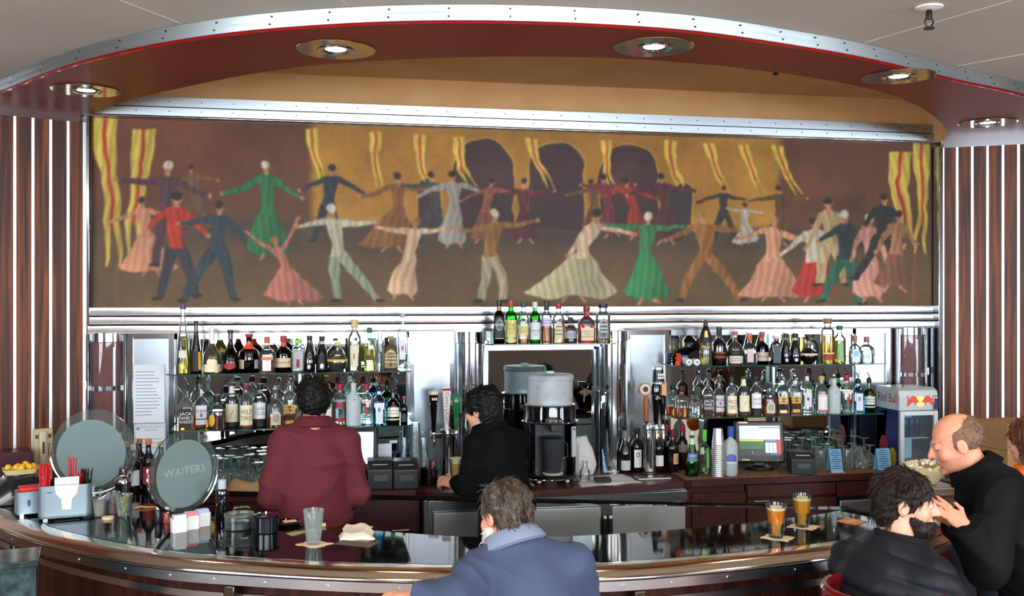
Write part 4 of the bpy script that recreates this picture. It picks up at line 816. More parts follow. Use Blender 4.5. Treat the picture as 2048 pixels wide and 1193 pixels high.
LR = [
 ('half-empty oval whisky bottle, leftmost', 1345, 772, 26, D(shape='flask', ay=.6, liquid='amber', level=.3, cap=(36, 30, 34), caph=.14, Y=-.20)), ('half-empty oval whisky bottle with red seal', 1363, 776, 28, D(shape='flask', ay=.6, liquid='amber', level=.3, cap=(30, 26, 28), caph=.14, neck=((170, 40, 40), .78, .82), Y=-.27)),
 ('wide clear decanter jar beside the oval whisky bottle', 1389, 790, 30, D(shape='cyl', liquid='clear', level=.4)),
 ('square whiskey bottle with black label', 1416, 752, 23, c(JD, level=.66)), ('clear bourbon bottle with white label and red seal', 1438, 758, 24, c(JB)), ('bourbon bottle with tall cream label and red band', 1463, 757, 22, c(WT, cap=(40, 36, 36))),
 ('brown whiskey bottle with cream label', 1487, 755, 24, c(S7)), ('dark whisky bottle with square white label', 1512, 755, 23, c(CC)), ('squat amber whisky bottle with round crest label', 1539, 768, 28, c(CH, level=.6, cap=(40, 36, 36), caph=.14, pourer=False)),
 ('square whisky bottle with slanted red label', 1564, 757, 25, c(JW, level=.62, labels=[((214, 180, 110), .30, .50, .62), ((176, 36, 40), .33, .47, .66, 'Red Label', (236, 220, 190)), ((226, 214, 180), .05, .13, .5)])), ('square whisky bottle with slanted black and gold label', 1590, 757, 25, c(JW, level=.46)),
 ('tall clear vodka bottle with small white label', 1614, 748, 25, D(shape='std', sq=5, liquid='clear', level=.6, cap=(40, 44, 46), caph=.06, labels=[((220, 224, 230), .16, .52, .5), ((150, 40, 60), .32, .40, .18)])), ('clear vodka bottle with red and white label', 1643, 754, 25, c(ST)),
 ('white frosted vodka bottle', 1668, 757, 26, c(FR_)), ('clear gin bottle with red guard label', 1693, 752, 26, c(BF)), ('pale blue square gin bottle', 1716, 762, 24, c(BO)), ('round green gin bottle with white label', 1738, 760, 25, c(TQ)),
]
row('UL', -.285, UL, ' on the upper left glass shelf', 'bottles on the upper left shelf'); row('LL', -.285, LL, ' on the lower left glass shelf', 'bottles on the lower left shelf')
row('C', -.285, CS, ' on the centre glass shelf', 'bottles on the centre shelf'); row('UR', -.285, UR, ' on the upper right glass shelf', 'bottles on the upper right shelf'); row('LR', -.285, LR, ' on the lower right glass shelf', 'bottles on the lower right shelf')
W1 = D(shape='wine', glass='winered')
BR = [
 ('red wine bottle with white label left of the steel beer tower', 1250, 864, 25, D(shape='burg', glass='winered', cap=(120, 112, 120), caph=.16, labels=[(GRY, .06, .30, .8)], Y=-.20)), ('red wine bottle with crescent label beside the steel beer tower', 1274, 858, 25, D(shape='wine', glass='winered', cap=(40, 40, 42), caph=.08, labels=[(WHT, .10, .52, .6), ((50, 46, 50), .34, .46, .3, None, None, 'oval'), (WHT, .36, .44, .22, None, None, 'oval')], Y=-.21)),
 ('red wine bottle with gold foil and white label', 1316, 862, 26, D(shape='wine', glass='winered', cap=(176, 130, 50), caph=.16, labels=[((214, 216, 216), .16, .42, .7)], Y=-.24)), ('red wine bottle with tan letter label', 1345, 862, 25, D(shape='wine', glass='winered', cap=(120, 30, 46), caph=.16, labels=[((200, 160, 110), .20, .46, .5, 'Z', (110, 60, 40), None, .45)], Y=-.25)),
 ('red wine bottle with bright red foil behind the green bottle', 1364, 852, 22, D(shape='wine', glass='winered', cap=(156, 26, 50), caph=.14, labels=[((130, 122, 112), .40, .58, .8)], Y=-.17)), ('dark wine bottle with red foil at the back', 1333, 852, 20, D(shape='wine', glass='winered', cap=(130, 40, 60), caph=.14, Y=-.12)),
 ('clear green mixer bottle with blue label', 1384, 864, 27, D(shape='taper', glass='green', liquid=None, cap=(180, 196, 190), caph=.08, labels=[((96, 110, 190), .42, .52, 1.1, '~', (230, 236, 240)), ((70, 140, 110), .34, .41, 1.1)], neck=((170, 214, 180), .72, .86), Y=-.42)), ('clear rum bottle with bright green cap', 1409, 862, 25, D(shape='squat', liquid='clear', level=.5, cap=(96, 206, 60), caph=.24, labels=[((196, 206, 206), .46, .62, .35, None, None, None, -.5), ((120, 206, 90), .14, .6, .25, None, None, None, .5)], Y=-.34)),
 ('frosted vodka bottle with blue neck and blue mountain print', 1461, 855, 29, D(shape='flask', glass='frost', cap=(40, 84, 170), caph=.2, labels=[((92, 104, 180), .30, .46, .7, None, None, 'arch'), ((206, 212, 220), .26, .31, .8)], Y=-.45)),
]
row('BR', -.25, BR, ' on the back counter', 'bottles on the right back counter')
# ------------------------------------------------------------------ things on the back counter
CLEARP = thin_glass('clear_plastic', (236, 242, 244), rough=.08, frost=.10, fcol=(222, 230, 234))
GLASSW = thin_glass('glassware', (238, 246, 244), rough=.03, frost=.10, fcol=(226, 240, 240))  # white share put into the glass colour to stand in for glints
def cup_stack(x, y, z, n_, r, label, step=.011, taper=.72, hh=.11, mat=None):
    t = thing('cup_stack', uniq(label), 'cup stack', (x, y, z)); mat = mat or CLEARP
    me = None
    for k in range(n_):
        z0 = k*step
        if me is None:
            o = MB().lathe([(r, 0), (r*1.03, .003), (r*.99, .006), (r*taper, hh), (r*taper*.96, hh)], seg=18, cap0=False).build('cup', mat, t); me = o.data
        else:
            o = bpy.data.objects.new('cup', me); COL.objects.link(o); o.parent = t; o.location.z = z0
    return t
def on(px, py, z=BZ): p = atz(px, py, z); return p
for px, py, n_, lab in ((831, 932, 26, 'tall stack of clear plastic cups beside the left steel panel'), (846, 940, 15, 'shorter stack of clear plastic cups left of the dark beer tap')):
    p = aty(px, py, -.26 if n_ > 20 else -.16); cup_stack(p.x, p.y, BZ, n_, .036, lab, step=.0105)
p = on(1436, 955); cup_stack(p.x, p.y, BZ+.005, 17, .040, 'tall stack of silvery plastic cups between green bottle and frosted bottle', step=.0125, mat=M('silver_cup', (196, 200, 204), rough=.25, metal=.7))
# --- beer tap towers
GOLD = M('brass', (206, 166, 84), rough=.2, metal=1)
def faucet(t, x, y, z):
    mb = MB(); mb.tube([(x, y+.05, z), (x, y-.02, z)], .012, 10); mb.tube([(x, y-.018, z+.005), (x, y-.035, z-.03), (x, y-.036, z-.075)], [.011, .010, .008], 10); mb.lathe([(.013, -.012), (.016, 0), (.012, .018), (.008, .03)], (x, y-.018, z+.006), 12); mb.build('faucet', CHROME, t)
tx = aty(893, 900, -.20).x
t = thing('beer_tower', 'chrome beer tower with dark, white and green tap handles at left', 'beer tap', (tx, -.20, BZ))
MB().lathe([(.06, 0), (.062, .006), (.040, .012), (.038, .30), (.042, .31), (.02, .325)], seg=24).build('tower', CHROME, t)
MB().tube([(-.10, 0, .285), (.07, 0, .285)], .024, 14).build('crossbar', CHROME, t)
for x in (-.088, .0, .055): faucet(t, x, -.03, .285)
# dark stout handle
mb = MB(); zz = .30
mb.lathe([(.009, 0), (.013, .012), (.016, .06), (.020, .13), (.024, .18), (.020, .185), (.026, .20)], (-.088, -.05, zz), 16); h1 = mb.build('tap_handle', GLOSSBLACK, t)
mb = MB(); mb.lathe([(.026, 0), (.029, .025), (.031, .045)], (-.088, -.05, zz+.20), 16); mb.build('pint_body', M('stout', (20, 12, 10), rough=.1, coat=.5), h1)
mb = MB(); mb.lathe([(.031, 0), (.032, .022), (.028, .023)], (-.088, -.05, zz+.245), 16); mb.build('pint_head', M('cream_head', (226, 214, 184), rough=.4), h1)
mb = MB(); 
for k in range(3): mb.box((-.098+k*.012, -.0785, zz+.218), (.008, .002, .016))
mb.build('badge', WHITE, h1)
# white wedge handle with red top
mb = MB(); v = []
for q, (w_, d_) in ((0, (.014, .014)), (.26, (.034, .055))):
    for a, b in ((-1, -1), (1, -1), (1, 1), (-1, 1)): v.append((-.006+a*w_/2*1.5-.006*q, -.05+b*d_/2-q*.04, .31+q))
mb.add(v, [(3, 2, 1, 0), (4, 5, 6, 7), (0, 1, 5, 4), (1, 2, 6, 5), (2, 3, 7, 6), (3, 0, 4, 7)]); h2 = mb.build('tap_handle', M('white_gloss', (224, 226, 230), rough=.25), t, bevel=.003)
MB().box((-.008, -.061, .579), (.056, .062, .014)).build('red_top', M('red_gloss', (170, 26, 40), rough=.25), h2, bevel=.003)
mb = MB(); fr = lambda u, q: Vector((-.007-q*.7*0+0, 0, 0))
def on_wedge(u, q):   # text runs down the front face
    s = (u+.115)/.26; zz_ = .57-(u+.115); tt = (zz_-.31)/.26; yf = -.05-(.007+.0205*tt)-.0104*tt-.0015
    return Vector((-.006+q, yf, zz_))
v, f, wd = textmesh('Coors LIGHT'); sx = .21/wd; mb.add([on_wedge(p[0]*sx, p[1]*.034*1.0) for p in v], f); mb.build('lettering', M('red_gloss'), h2, smooth=False)
# green bulb handle
mb = MB(); mb.lathe([(.007, 0), (.010, .01), (.010, .03)], (.055, -.05, .305), 12); h3 = mb.build('tap_handle', GOLD, t)
mb = MB(); mb.lathe([(.013, .0), (.017, .02), (.013, .045), (.016, .08), (.026, .14), (.027, .17), (.020, .20), (.012, .215), (.006, .23)], (.055, -.05, .335), 16); mb.build('green_grip', M('green_lacquer', (20, 110, 58), rough=.12, coat=.5), h3)
mb = MB(); mb.lathe([(.006, 0), (.008, .01), (.003, .02)], (.055, -.05, .563), 10); mb.build('finial', GOLD, h3)
mb = MB(); mb.box((.03, -.055, .49), (.034, .012, .026)); mb.build('badge', GOLD, h3)
# right tower
p = on(1300, 950)
t = thing('beer_tower', 'round steel beer tower with wooden and black tap handles at right', 'beer tap', (p.x, p.y, BZ))
MB().lathe([(.045, 0), (.045, .012), (.040, .014), (.040, .30), (.044, .305), (.044, .33), (.02, .335)], seg=28).build('tower', CHROME, t)
MB().lathe([(.047, 0), (.047, .012), (.041, .014)], seg=28).build('base_ring', GOLD, t)
for x in (-.04, .02, .065): faucet(t, x, -.05, .30)
mb = MB(); mb.lathe([(.008, 0), (.010, .02), (.014, .05)], (-.045, -.06, .315), 12); h1 = mb.build('tap_handle', GOLD, t)
mb = MB(); mb.lathe([(.012, 0)]+[(.013+.004*(k % 2)+k*.0006, .01+k*.014) for k in range(1, 11)]+[(.012, .17)], (-.047, -.06, .355), 14); mb.build('wood_grip', M('wood_handle', (140, 78, 40), rough=.35), h1)
mb = MB(); c_ = (-.055, -.06, .565); mb.tube([(c_[0], c_[1]+.010, c_[2]), (c_[0], c_[1]-.010, c_[2])], .043, 28); mb.build('round_badge', M('wood_handle'), h1)
mb = MB(); mb.tube([(c_[0], c_[1]-.009, c_[2]), (c_[0], c_[1]-.0125, c_[2])], .036, 28); fc = mb.build('badge_face', M('badge_cream', (206, 204, 190), rough=.4), h1)
mb = MB(); mb.tube([(c_[0], c_[1]-.0124, c_[2]), (c_[0], c_[1]-.0136, c_[2])], .019, 20)
mb.tube([(c_[0]+.030*math.cos(a*.2618), c_[1]-.0130, c_[2]+.030*math.sin(a*.2618)) for a in range(24)], .0014, 5, closed=True); mb.tube([(c_[0]-.012, c_[1]-.0138, c_[2]-.004), (c_[0], c_[1]-.0138, c_[2]+.008), (c_[0]+.012, c_[1]-.0138, c_[2]-.003)], .003, 5)
o = mb.build('badge_print', M('ink_dark', (50, 48, 46)), h1, smooth=False); o['kind'] = 'stuff'
# tall black tap shaped like a figure with a cap (left plain)
mb = MB(); mb.lathe([(.010, 0), (.016, .03), (.020, .10), (.026, .18), (.034, .25), (.026, .272)], (.020, -.06, .325), 18); h2 = mb.build('tap_handle', GLOSSBLACK, t)
mb = MB(); mb.lathe([(.044, 0), (.040, .012), (.034, .10), (.026, .105)], (.034, -.06, .60), 20); mb.build('hat', M('hat_black', (22, 20, 26), rough=.3), h2)
mb = MB(); mb.lathe([(.046, 0), (.042, .014)], (.034, -.06, .598), 20); mb.lathe([(.036, .092), (.034, .106), (.02, .110)], (.034, -.06, .60), 20); o = mb.build('hat_band', M('silver_cup'), h2)
mb = MB()
for a in range(2):
    for b in range(3): mb.box((.024+b*.014, -.0985, .640+a*.020), (.010, .003, .014))
o = mb.build('hat_print', WHITE, h2); o['kind'] = 'stuff'
mb = MB(); mb.tube([(.010, -.085, .50), (.024, -.09, .515), (.04, -.084, .505)], [.008, .013, .006], 8); mb.build('silver_emblem', M('silver_cup'), h2)
mb = MB(); mb.lathe([(.009, 0), (.013, .04), (.020, .10), (.022, .19), (.014, .20)], (.066, -.058, .325), 14); h3 = mb.build('tap_handle', GLOSSBLACK, t)
mb = MB(); mb.box((.072, -.062, .565), (.034, .02, .09), 0, 0); mb.build('paddle', M('paddle_tan', (206, 150, 96), rough=.4), h3, bevel=.004)
mb = MB(); mb.lathe([(.015, 0), (.017, .02), (.018, .03)], (.066, -.058, .365), 14); mb.build('gold_band', GOLD, h3)
# drip tray
p = on(1300, 957); t = thing('drip_tray', 'flat steel drip tray in front of the right beer tower', 'tray', (p.x+.01, p.y-.02, BZ)); MB().box((0, 0, .006), (.22, .09, .012)).build('tray', STEEL, t, bevel=.003); MB().box((0, 0, .0135), (.19, .07, .003)).build('grille', BLACK, t)
# --- frozen drink machine
p = on(1096, 958); SX, SY = p.x, -.37
t = thing('slush_machine', 'black frozen drink machine with frosted tub on the back counter', 'drink machine', (SX, SY, BZ))
R_ = .168
for a in range(4):
    an = math.pi/4+a*math.pi/2; MB().lathe([(.016, 0), (.018, .004), (.012, .03)], (R_*.75*math.cos(an), R_*.75*math.sin(an), 0), 10).build('foot', STEEL, t)
def arc_shell(mb, r, z0, z1, a0, a1, m=0, n_=30, ri=None):
    ri = ri or r*.93; v = []; f = []
    for k in range(n_+1):
        a = a0+(a1-a0)*k/n_
        for rr in (r, ri):
            for z in (z0, z1): v.append((rr*math.cos(a), rr*math.sin(a), z))
    for k in range(n_):
        b = k*4; c_ = b+4; f += [(b, c_, c_+1, b+1), (b+2, b+3, c_+3, c_+2), (b+1, c_+1, c_+3, b+3), (b, b+2, c_+2, c_)]
    f += [(0, 1, 3, 2), (n_*4, n_*4+2, n_*4+3, n_*4+1)]; mb.add(v, f, m)
F0 = -math.pi/2
mb = MB(); arc_shell(mb, R_, .03, .38, F0+.85, F0+2*math.pi-.85); mb.build('body_shell', GLOSSBLACK, t)
mb = MB(); mb.lathe([(R_, .025), (R_+.004, .032), (R_+.004, .05), (R_, .055)], seg=40); mb.build('base', GLOSSBLACK, t)
mb = MB(); mb.tube([(R_*1.03*math.cos(F0+k*.1), R_*1.03*math.sin(F0+k*.1), .028) for k in range(-12, 13)], .004, 6); mb.build('base_trim', CHROME, t)
MB().box((0, .03, .21), (.20, .03, .34)).build('niche_back', M('niche_grey', (36, 40, 44), rough=.4), t)
mb = MB(); mb.lathe([(R_, .37), (R_+.004, .38), (R_*.99, .40), (R_*.97, .48), (R_*.90, .485)], seg=44); mb.build('collar', GLOSSBLACK, t)
mb = MB(); mb.tube([(( R_+.006)*math.cos(k*.157), (R_+.006)*math.sin(k*.157), .378) for k in range(40)], .004, 6, closed=True); mb.build('chrome_ring', CHROME, t)
FROSTT = M('frosted_tub', (206, 212, 214), rough=.5, trans=.35, ior=1.2, noise=(16, .35, .65), col2=(180, 188, 192))
mb = MB(); mb.lathe([(R_*.86, .48), (R_*.87, .64), (R_*.87, .655)], seg=44); mb.build('tub', FROSTT, t)
mb = MB(); mb.lathe([(R_*.885, .638), (R_*.90, .640), (R_*.90, .664), (R_*.86, .672), (.03, .676)], seg=44); ld_ = mb.build('lid', FROSTT, t); MB().box((.0, 0, .684), (.05, .03, .018)).build('lid_knob', FROSTT, ld_, bevel=.004)
mb = MB(); mb.box((0, -.09, .345), (.05, .09, .05)); mb.build('spout', BLACK, t, bevel=.005)
MB().box((.128, -.105, .255), (.030, .016, .19), .6).build('control_strip', M('grey_panel', (176, 182, 186), rough=.35), t, bevel=.003); mb = MB(); mb.tube([(.127, -.114, .335), (.126, -.119, .335)], .009, 12); mb.build('knob', BLACK, t)
mb = MB(); mb.lathe([(.062, .055), (.066, .06), (.05, .062)], (0, -.08, 0), 24); mb.build('drip_plate', WHITE, t)
tj = thing('drink_jug', 'smoky plastic jug with handle inside the frozen drink machine', 'jug', (SX, SY-.075, BZ+.0625))
SMOKE = thin_glass('smoke_plastic', (120, 126, 132), rough=.12, frost=.25, fcol=(120, 126, 134))
mb = MB(); mb.lathe([(.048, 0), (.050, .004), (.062, .20), (.065, .215)], seg=24, cap1=False); mb.build('jug_body', SMOKE, tj); mb = MB(); mb.tube([(.058, 0, .19), (.095, -.0, .175), (.098, 0, .10), (.056, 0, .075)], .006, 8); mb.build('handle', SMOKE, tj); MB().lathe([(.064, .214), (.066, .222), (.03, .226)], seg=24).build('lid', BLACK, tj)
# --- card printers and till at left
def printer(px, py, w_, d_, h, label, light=(44, 48, 54), rz=-.05, z=BZ):
    p = on(px, py, z); t = thing('receipt_printer', label, 'printer', (p.x, p.y+d_/2, z), rz)
    mb = MB(); v = [(-w_/2, -d_/2, 0), (w_/2, -d_/2, 0), (w_/2, d_/2, 0), (-w_/2, d_/2, 0), (-w_/2, -d_/2, h*.72), (w_/2, -d_/2, h*.72), (w_/2, d_/2, h), (-w_/2, d_/2, h), (-w_/2, -d_*.2, h), (w_/2, -d_*.2, h)]
    mb.add(v, [(3, 2, 1, 0), (0, 1, 5, 4), (4, 5, 9, 8), (8, 9, 6, 7), (1, 2, 6, 9, 5), (0, 4, 8, 7, 3), (2, 3, 7, 6)]); mb.build('case', M('printer_grey', light, rough=.4), t, smooth=False, bevel=.006)
    MB().box((0, -d_*.36, h*.885), (w_*.6, .004, .006)).build('paper_slot', M('slot_grey', (150, 156, 160)), t); MB().box((w_*.02, -d_/2-.001, h*.42), (w_*.55, .003, h*.22)).build('front_badge', M('badge_grey', (70, 78, 86), rough=.3), t, bevel=.001)
    return t
printer(762, 980, .150, .20, .165, 'dark receipt printer on the back counter left of a lighter printer', (30, 34, 38)); printer(814, 979, .150, .20, .16, 'grey receipt printer beside the plastic cups on the back counter', (58, 64, 70)); printer(1616, 951, .15, .20, .14, 'black receipt printer right of the touch screen till', (20, 22, 25), rz=-.3, z=BZ+.004)
def screen_ui(w_, h):
    """coloured fields of the till screen: list of (x0,x1,z0,z1,colour) in 0..1"""
    return [(0, 1, .0, 1, (34, 44, 62)), (0, 1, .50, .97, (206, 226, 238)), (0, .47, .50, .92, (190, 214, 230)), (.47, 1, .88, .92, (60, 90, 190)), (0, .60, .44, .50, (196, 190, 70)), (.0, .60, .18, .44, (44, 92, 50)), (.62, .90, .44, .50, (96, 130, 160)), (.62, .72, .06, .42, (180, 200, 222)), (.72, .81, .06, .42, (196, 214, 232)), (.81, .90, .06, .42, (180, 200, 222)), (.90, 1, .02, .50, (206, 52, 44)), (.74, .90, .0, .06, (60, 90, 190)), (.3, .32, .02, .14, (150, 160, 170))]
p = on(1526, 944)
t = thing('till_screen', 'black touch screen till with a lit colourful display', 'till', (p.x, p.y+.06, BZ+.004), -.24)
MB().lathe([(.10, 0), (.105, .006), (.09, .022), (.05, .03)], seg=24, ay=.75).build('base', BLACK, t)
MB().box((0, .02, .06), (.07, .03, .10), rx=-.2).build('neck', BLACK, t, bevel=.004)
rxs = -.22; R3 = Matrix.Rotation(rxs, 3, 'X'); cz = .185; W_, H_ = .325, .275
mb = MB(); mb.box((0, 0, cz), (W_, .05, H_), rx=rxs); mb.build('case', BLACK, t, bevel=.008)
scr = MB().box(tuple(Vector((0, 0, cz))+R3 @ Vector((0, -.0255, .012))), (W_*.86, .003, H_*.76), rx=rxs).build('screen', M('screen_off', (24, 34, 48), rough=.2), t, smooth=False)
for i, (a, b, c0, c1, col) in enumerate(screen_ui(1, 1)):
    if i == 0: continue
    q = Vector((0, 0, cz))+R3 @ Vector((((a+b)/2-.5)*W_*.84, -.0275-.0004*i, .012+((c0+c1)/2-.5)*H_*.73))
    MB().box(tuple(q), ((b-a)*W_*.83-.002, .0005, (c1-c0)*H_*.72-.002), rx=rxs).build('display_field', M('ui_%d_%d_%d' % col, col, rough=.3, emit=.55), scr, smooth=False)
for i, (u, w2, cl) in enumerate(((-.30, .055, (190, 194, 196)), (.36, .012, (80, 120, 240)))):
    q = Vector((0, 0, cz))+R3 @ Vector((u*W_, -.0262, -.44*H_)); MB().box(tuple(q), (w2, .002, .010), rx=rxs).build('maker_mark', M('mark_%d' % i, cl), t, smooth=False)
q = Vector((0, 0, cz))+R3 @ Vector((-.33*W_, -.0262, .46*H_)); MB().box(tuple(q), (.06, .002, .010), rx=rxs).build('asset_sticker', WHITE, t, smooth=False)
p = on(716, 965); t = thing('till_screen', 'till with white lit screen partly hidden behind the bartender in maroon', 'till', (p.x-.02, p.y+.10, BZ), -.15)
MB().lathe([(.09, 0), (.09, .012), (.04, .02)], seg=20).build('base', BLACK, t); MB().box((0, .01, .07), (.06, .03, .12)).build('neck', BLACK, t); MB().box((0, -.01, .20), (.30, .05, .27), rx=-.15).build('case', BLACK, t, bevel=.008)
MB().box((0, -.037, .206), (.25, .004, .20), rx=-.15).build('screen', M('ui_white', (216, 218, 236), emit=.6), t, smooth=False)
# papers and tubes behind the printers
p = aty(757, 930, -.18); t = thing('paper_stack', 'stack of receipt papers standing behind the dark printer', 'papers', (p.x+.05, -.10, BZ), .1)
for k in range(5): MB().box((random.uniform(-.004, .004), k*.012, .11), (.085, .006, .22-.01*k), rx=-.06).build('paper_sheet', M('paper'), t, smooth=False)
p = aty(800, 900, -.14); t = thing('soda_hose', 'coiled white and blue soda hose on a rack behind the printers', 'hose', (p.x, -.14, BZ))
mb = MB(); mb.tube([(-.06, 0, .02), (-.03, -.01, .06), (.02, -.02, .14), (.03, -.01, .22)], .008, 8); mb.build('hose', M('hose_white', (196, 204, 210)), t); mb = MB(); mb.tube([(-.075, 0, .02), (-.045, -.02, .06), (.005, -.02, .14), (.015, -.01, .2)], .005, 6); mb.build('blue_line', M('hose_blue', (60, 80, 150)), t)
mb = MB(); mb.tube([(-.06, 0, .12), (.09, 0, .12)], .007, 8); mb.tube([(.03, 0.01, .0), (.03, .01, .26)], .009, 8); mb.build('rack', STEEL, t)
# utensil pot between printers and taps
p = aty(868, 960, -.36); t = thing('utensil_pot', 'metal pot of bar tools beside the grey printer', 'utensil pot', (p.x-.03, -.36, BZ)); MB().lathe([(.05, 0), (.055, .01), (.055, .10), (.05, .102), (.045, .02)], seg=18, cap1=False).build('pot', M('dark_steel', (90, 84, 76), rough=.25, metal=1), t)
for i, (a, ln, cl) in enumerate(((-.3, .17, STEEL), (0.1, .15, BLACK), (.35, .16, M('red_gloss')), (.6, .14, STEEL))):
    MB().tube([(math.sin(a)*.01, .0, .02), (math.sin(a)*.05, -.01, ln)], .005, 6).build('tool', cl, t)
t = thing('tea_infuser', 'round metal strainer lying by the utensil pot', 'strainer', (p.x+.052, -.44, BZ)); mb = MB(); mb.lathe([(.012, 0), (.028, .012), (.034, .03), (.028, .048), (.01, .06)], seg=16); mb.build('bowl', STEEL, t); MB().tube([(0, -.02, .03), (-.01, -.06, .012)], .004, 6).build('handle', STEEL, t)
# --- cards, towels, papers
def tent_card(px, py, label, z=BZ, rz=0.0, w_=.10, h=.145):
    p = on(px, py, z); t = thing('tent_card', label, 'drink menu card', (p.x, p.y+.02, z), rz)
    BL = M('card_blue', (116, 150, 214), rough=.4, noise=((1, 1, 9), .3, .7), col2=(110, 196, 206))
    for s, nm in ((-1, 'front_leaf'), (1, 'back_leaf')):
        mb = MB(); v = [(-w_/2, s*.035, 0), (w_/2, s*.035, 0), (w_/2, s*.004, h), (-w_/2, s*.004, h)]; mb.add(v, [(0, 1, 2, 3)]); v2 = [(a, b+s*-.0012, c_) for a, b, c_ in v]; mb.add(v2, [(3, 2, 1, 0)]); o = mb.build(nm, BL, t, smooth=False)
        if s < 0:
            mb = MB()
            for k in range(9):
                zz = h*(.92-k*.095); y = -.035+.031*zz/h-.0012; ww = w_*(.78 if k % 3 else .5); mb.box((0, y, zz), (ww, .0008, .0045))
            mb.build('print', M('ink_navy', (52, 66, 130)), o, smooth=False)
    MB().box((0, -.045, .001), (w_*1.02, .03, .002)).build('foot_flap', WHITE, t, smooth=False)
tent_card(1220, 943, 'blue drinks card standing on the white towel by the wine bottles', rz=.0); tent_card(1672, 944, 'blue drinks card in front of the upturned glasses, left of two', BZ+.004, w_=.085); tent_card(1768, 942, 'blue drinks card in front of the upturned glasses, beside the small fridge', BZ+.004, w_=.095)
def cloth(name, label, cat, poly, z, th=.012, amp=.006, mat=None, n_=14, seed=1):
    """rumpled cloth lying flat: poly quad corners in world xy"""
    r = np.random.default_rng(seed); ph = r.uniform(0, 6, 8); P = [Vector(p) for p in poly]; ce = sum(P, Vector((0, 0)))/4; mb = MB(); v = []; f = []
    for j in range(n_+1):
        for i in range(n_+1):
            a, b = i/n_, j/n_; q = (P[0]*(1-a)+P[1]*a)*(1-b)+(P[3]*(1-a)+P[2]*a)*b-ce
            e = min(a, 1-a, b, 1-b)*6; e = min(1, e); hgt = th*e+amp*e*(math.sin(a*9+ph[0])+math.sin(b*8+ph[1]+a*4))
            v.append((q.x+.006*math.sin(b*12+ph[2]), q.y+.006*math.sin(a*11+ph[3]), max(.0015, hgt)))
    for j in range(n_):
        for i in range(n_): k = j*(n_+1)+i; f.append((k, k+1, k+n_+2, k+n_+1))
    b0 = len(v); v += [(x, y, 0) for x, y, _ in v]; f += [tuple(b0+i for i in q[::-1]) for q in list(f)]
    rim = [i for i in range(n_)]; 
    edge = [i for i in range(n_+1)]+[(j+1)*(n_+1)-1 for j in range(1, n_+1)]+[n_*(n_+1)+i for i in range(n_-1, -1, -1)]+[j*(n_+1) for j in range(n_-1, 0, -1)]
    for a, b in zip(edge, edge[1:]+edge[:1]): f.append((a, b0+a, b0+b, b))
    mb.add(v, f); return tag(mb.build(name, mat or M('white_cloth', (206, 204, 206), rough=.9, bump=(220, .25, .001)), loc=(ce.x, ce.y, z), ang=80), label, cat)
def quad(*pts, z=BZ): return [tuple(atz(a, b, z)[:2]) for a, b in pts]
cloth('bar_towel', 'white towel spread on the counter under a small black box', 'towel', quad((1160, 975), (1282, 966), (1246, 949), (1156, 955)), BZ, .008, .003)
p = on(1205, 962, BZ+.02); t = thing('black_box', 'small flat black box on the white towel', 'box', (p.x, p.y, BZ+.0155), -.1); MB().box((0, 0, .012), (.10, .07, .024)).build('box_body', M('matte_black', (22, 22, 26), rough=.7), t, bevel=.003)
cloth('bar_towel', 'beige folded towel lying on the back counter behind the black bottle', 'towel', quad((450, 989), (536, 991), (539, 978), (455, 977)), BZ, .06, .008, M('beige_cloth', (176, 142, 104), rough=.9, bump=(160, .3, .001)), seed=4)
cloth('napkin', 'white napkin corner on the counter beside the frozen drink machine', 'napkin', quad((1035, 968), (1068, 972), (1050, 950), (1038, 948)), BZ, .004, .002, seed=6)
# crumpled paper sack and little jug right of the drink machine
p = aty(1180, 950, -.33); t = thing('paper_sack', 'crumpled white paper sack between drink machine and steel column', 'paper bag', (p.x, -.22, BZ)); mb = MB(); v = []; f = []; n_ = 12; r = np.random.default_rng(3)
for j, (zz, rr) in enumerate(((0, .062), (.06, .07), (.12, .066), (.17, .058), (.21, .05), (.25, .03))):
    for i in range(n_): a = 2*math.pi*i/n_; q = rr*(1+r.uniform(-.30, .25)); v.append((q*math.cos(a)-zz*.12, q*.6*math.sin(a), zz+r.uniform(-.008, .008)*(j > 0)))
for j in range(5):
    for i in range(n_): f.append((j*n_+i, j*n_+(i+1) % n_, (j+1)*n_+(i+1) % n_, (j+1)*n_+i))
f += [tuple(range(n_))[::-1], tuple(5*n_+i for i in range(n_))]; mb.add(v, f); mb.build('sack', M('paper_sack', (196, 192, 194), rough=.8), t, ang=20)
p = aty(1168, 955, -.42); t = thing('glass_cruet', 'small clear glass cruet in front of the paper sack', 'cruet', (p.x, -.44, BZ)); MB().lathe([(.028, 0), (.034, .02), (.034, .06), (.016, .09), (.016, .12), (.020, .125)], seg=16).build('glass', GLASS, t); MB().lathe([(.030, .003), (.032, .03), (.031, .034)], seg=16).build('liquid', LIQ['clear'], t)
# --- upturned glasses
def goblet_mesh(kind):
    if kind == 0: pr = [(.034, 0), (.040, .02), (.043, .05), (.036, .085), (.012, .105), (.005, .112), (.0045, .165), (.010, .172), (.036, .178), (.0365, .181), (.004, .183)]
    elif kind == 1: pr = [(.038, 0), (.0385, .004), (.033, .13), (.030, .142), (.004, .143)]
    else: pr = [(.040, 0), (.044, .03), (.040, .06), (.018, .085), (.006, .092), (.005, .13), (.012, .137), (.034, .142), (.0345, .145), (.004, .147)]
    return pr
GM = {}
def goblet(x, y, z, kind, label, group):
    nm = ('wine_glass', 'tumbler', 'goblet')[kind]
    if kind not in GM: GM[kind] = None
    if GM[kind] is None:
        o = MB().lathe(goblet_mesh(kind), seg=18, cap0=False).build(nm, GLASSW); GM[kind] = o.data
    else: o = bpy.data.objects.new(nm, GM[kind]); COL.objects.link(o)
    o.location = (x, y, z); tag(o, label, 'glass', group)
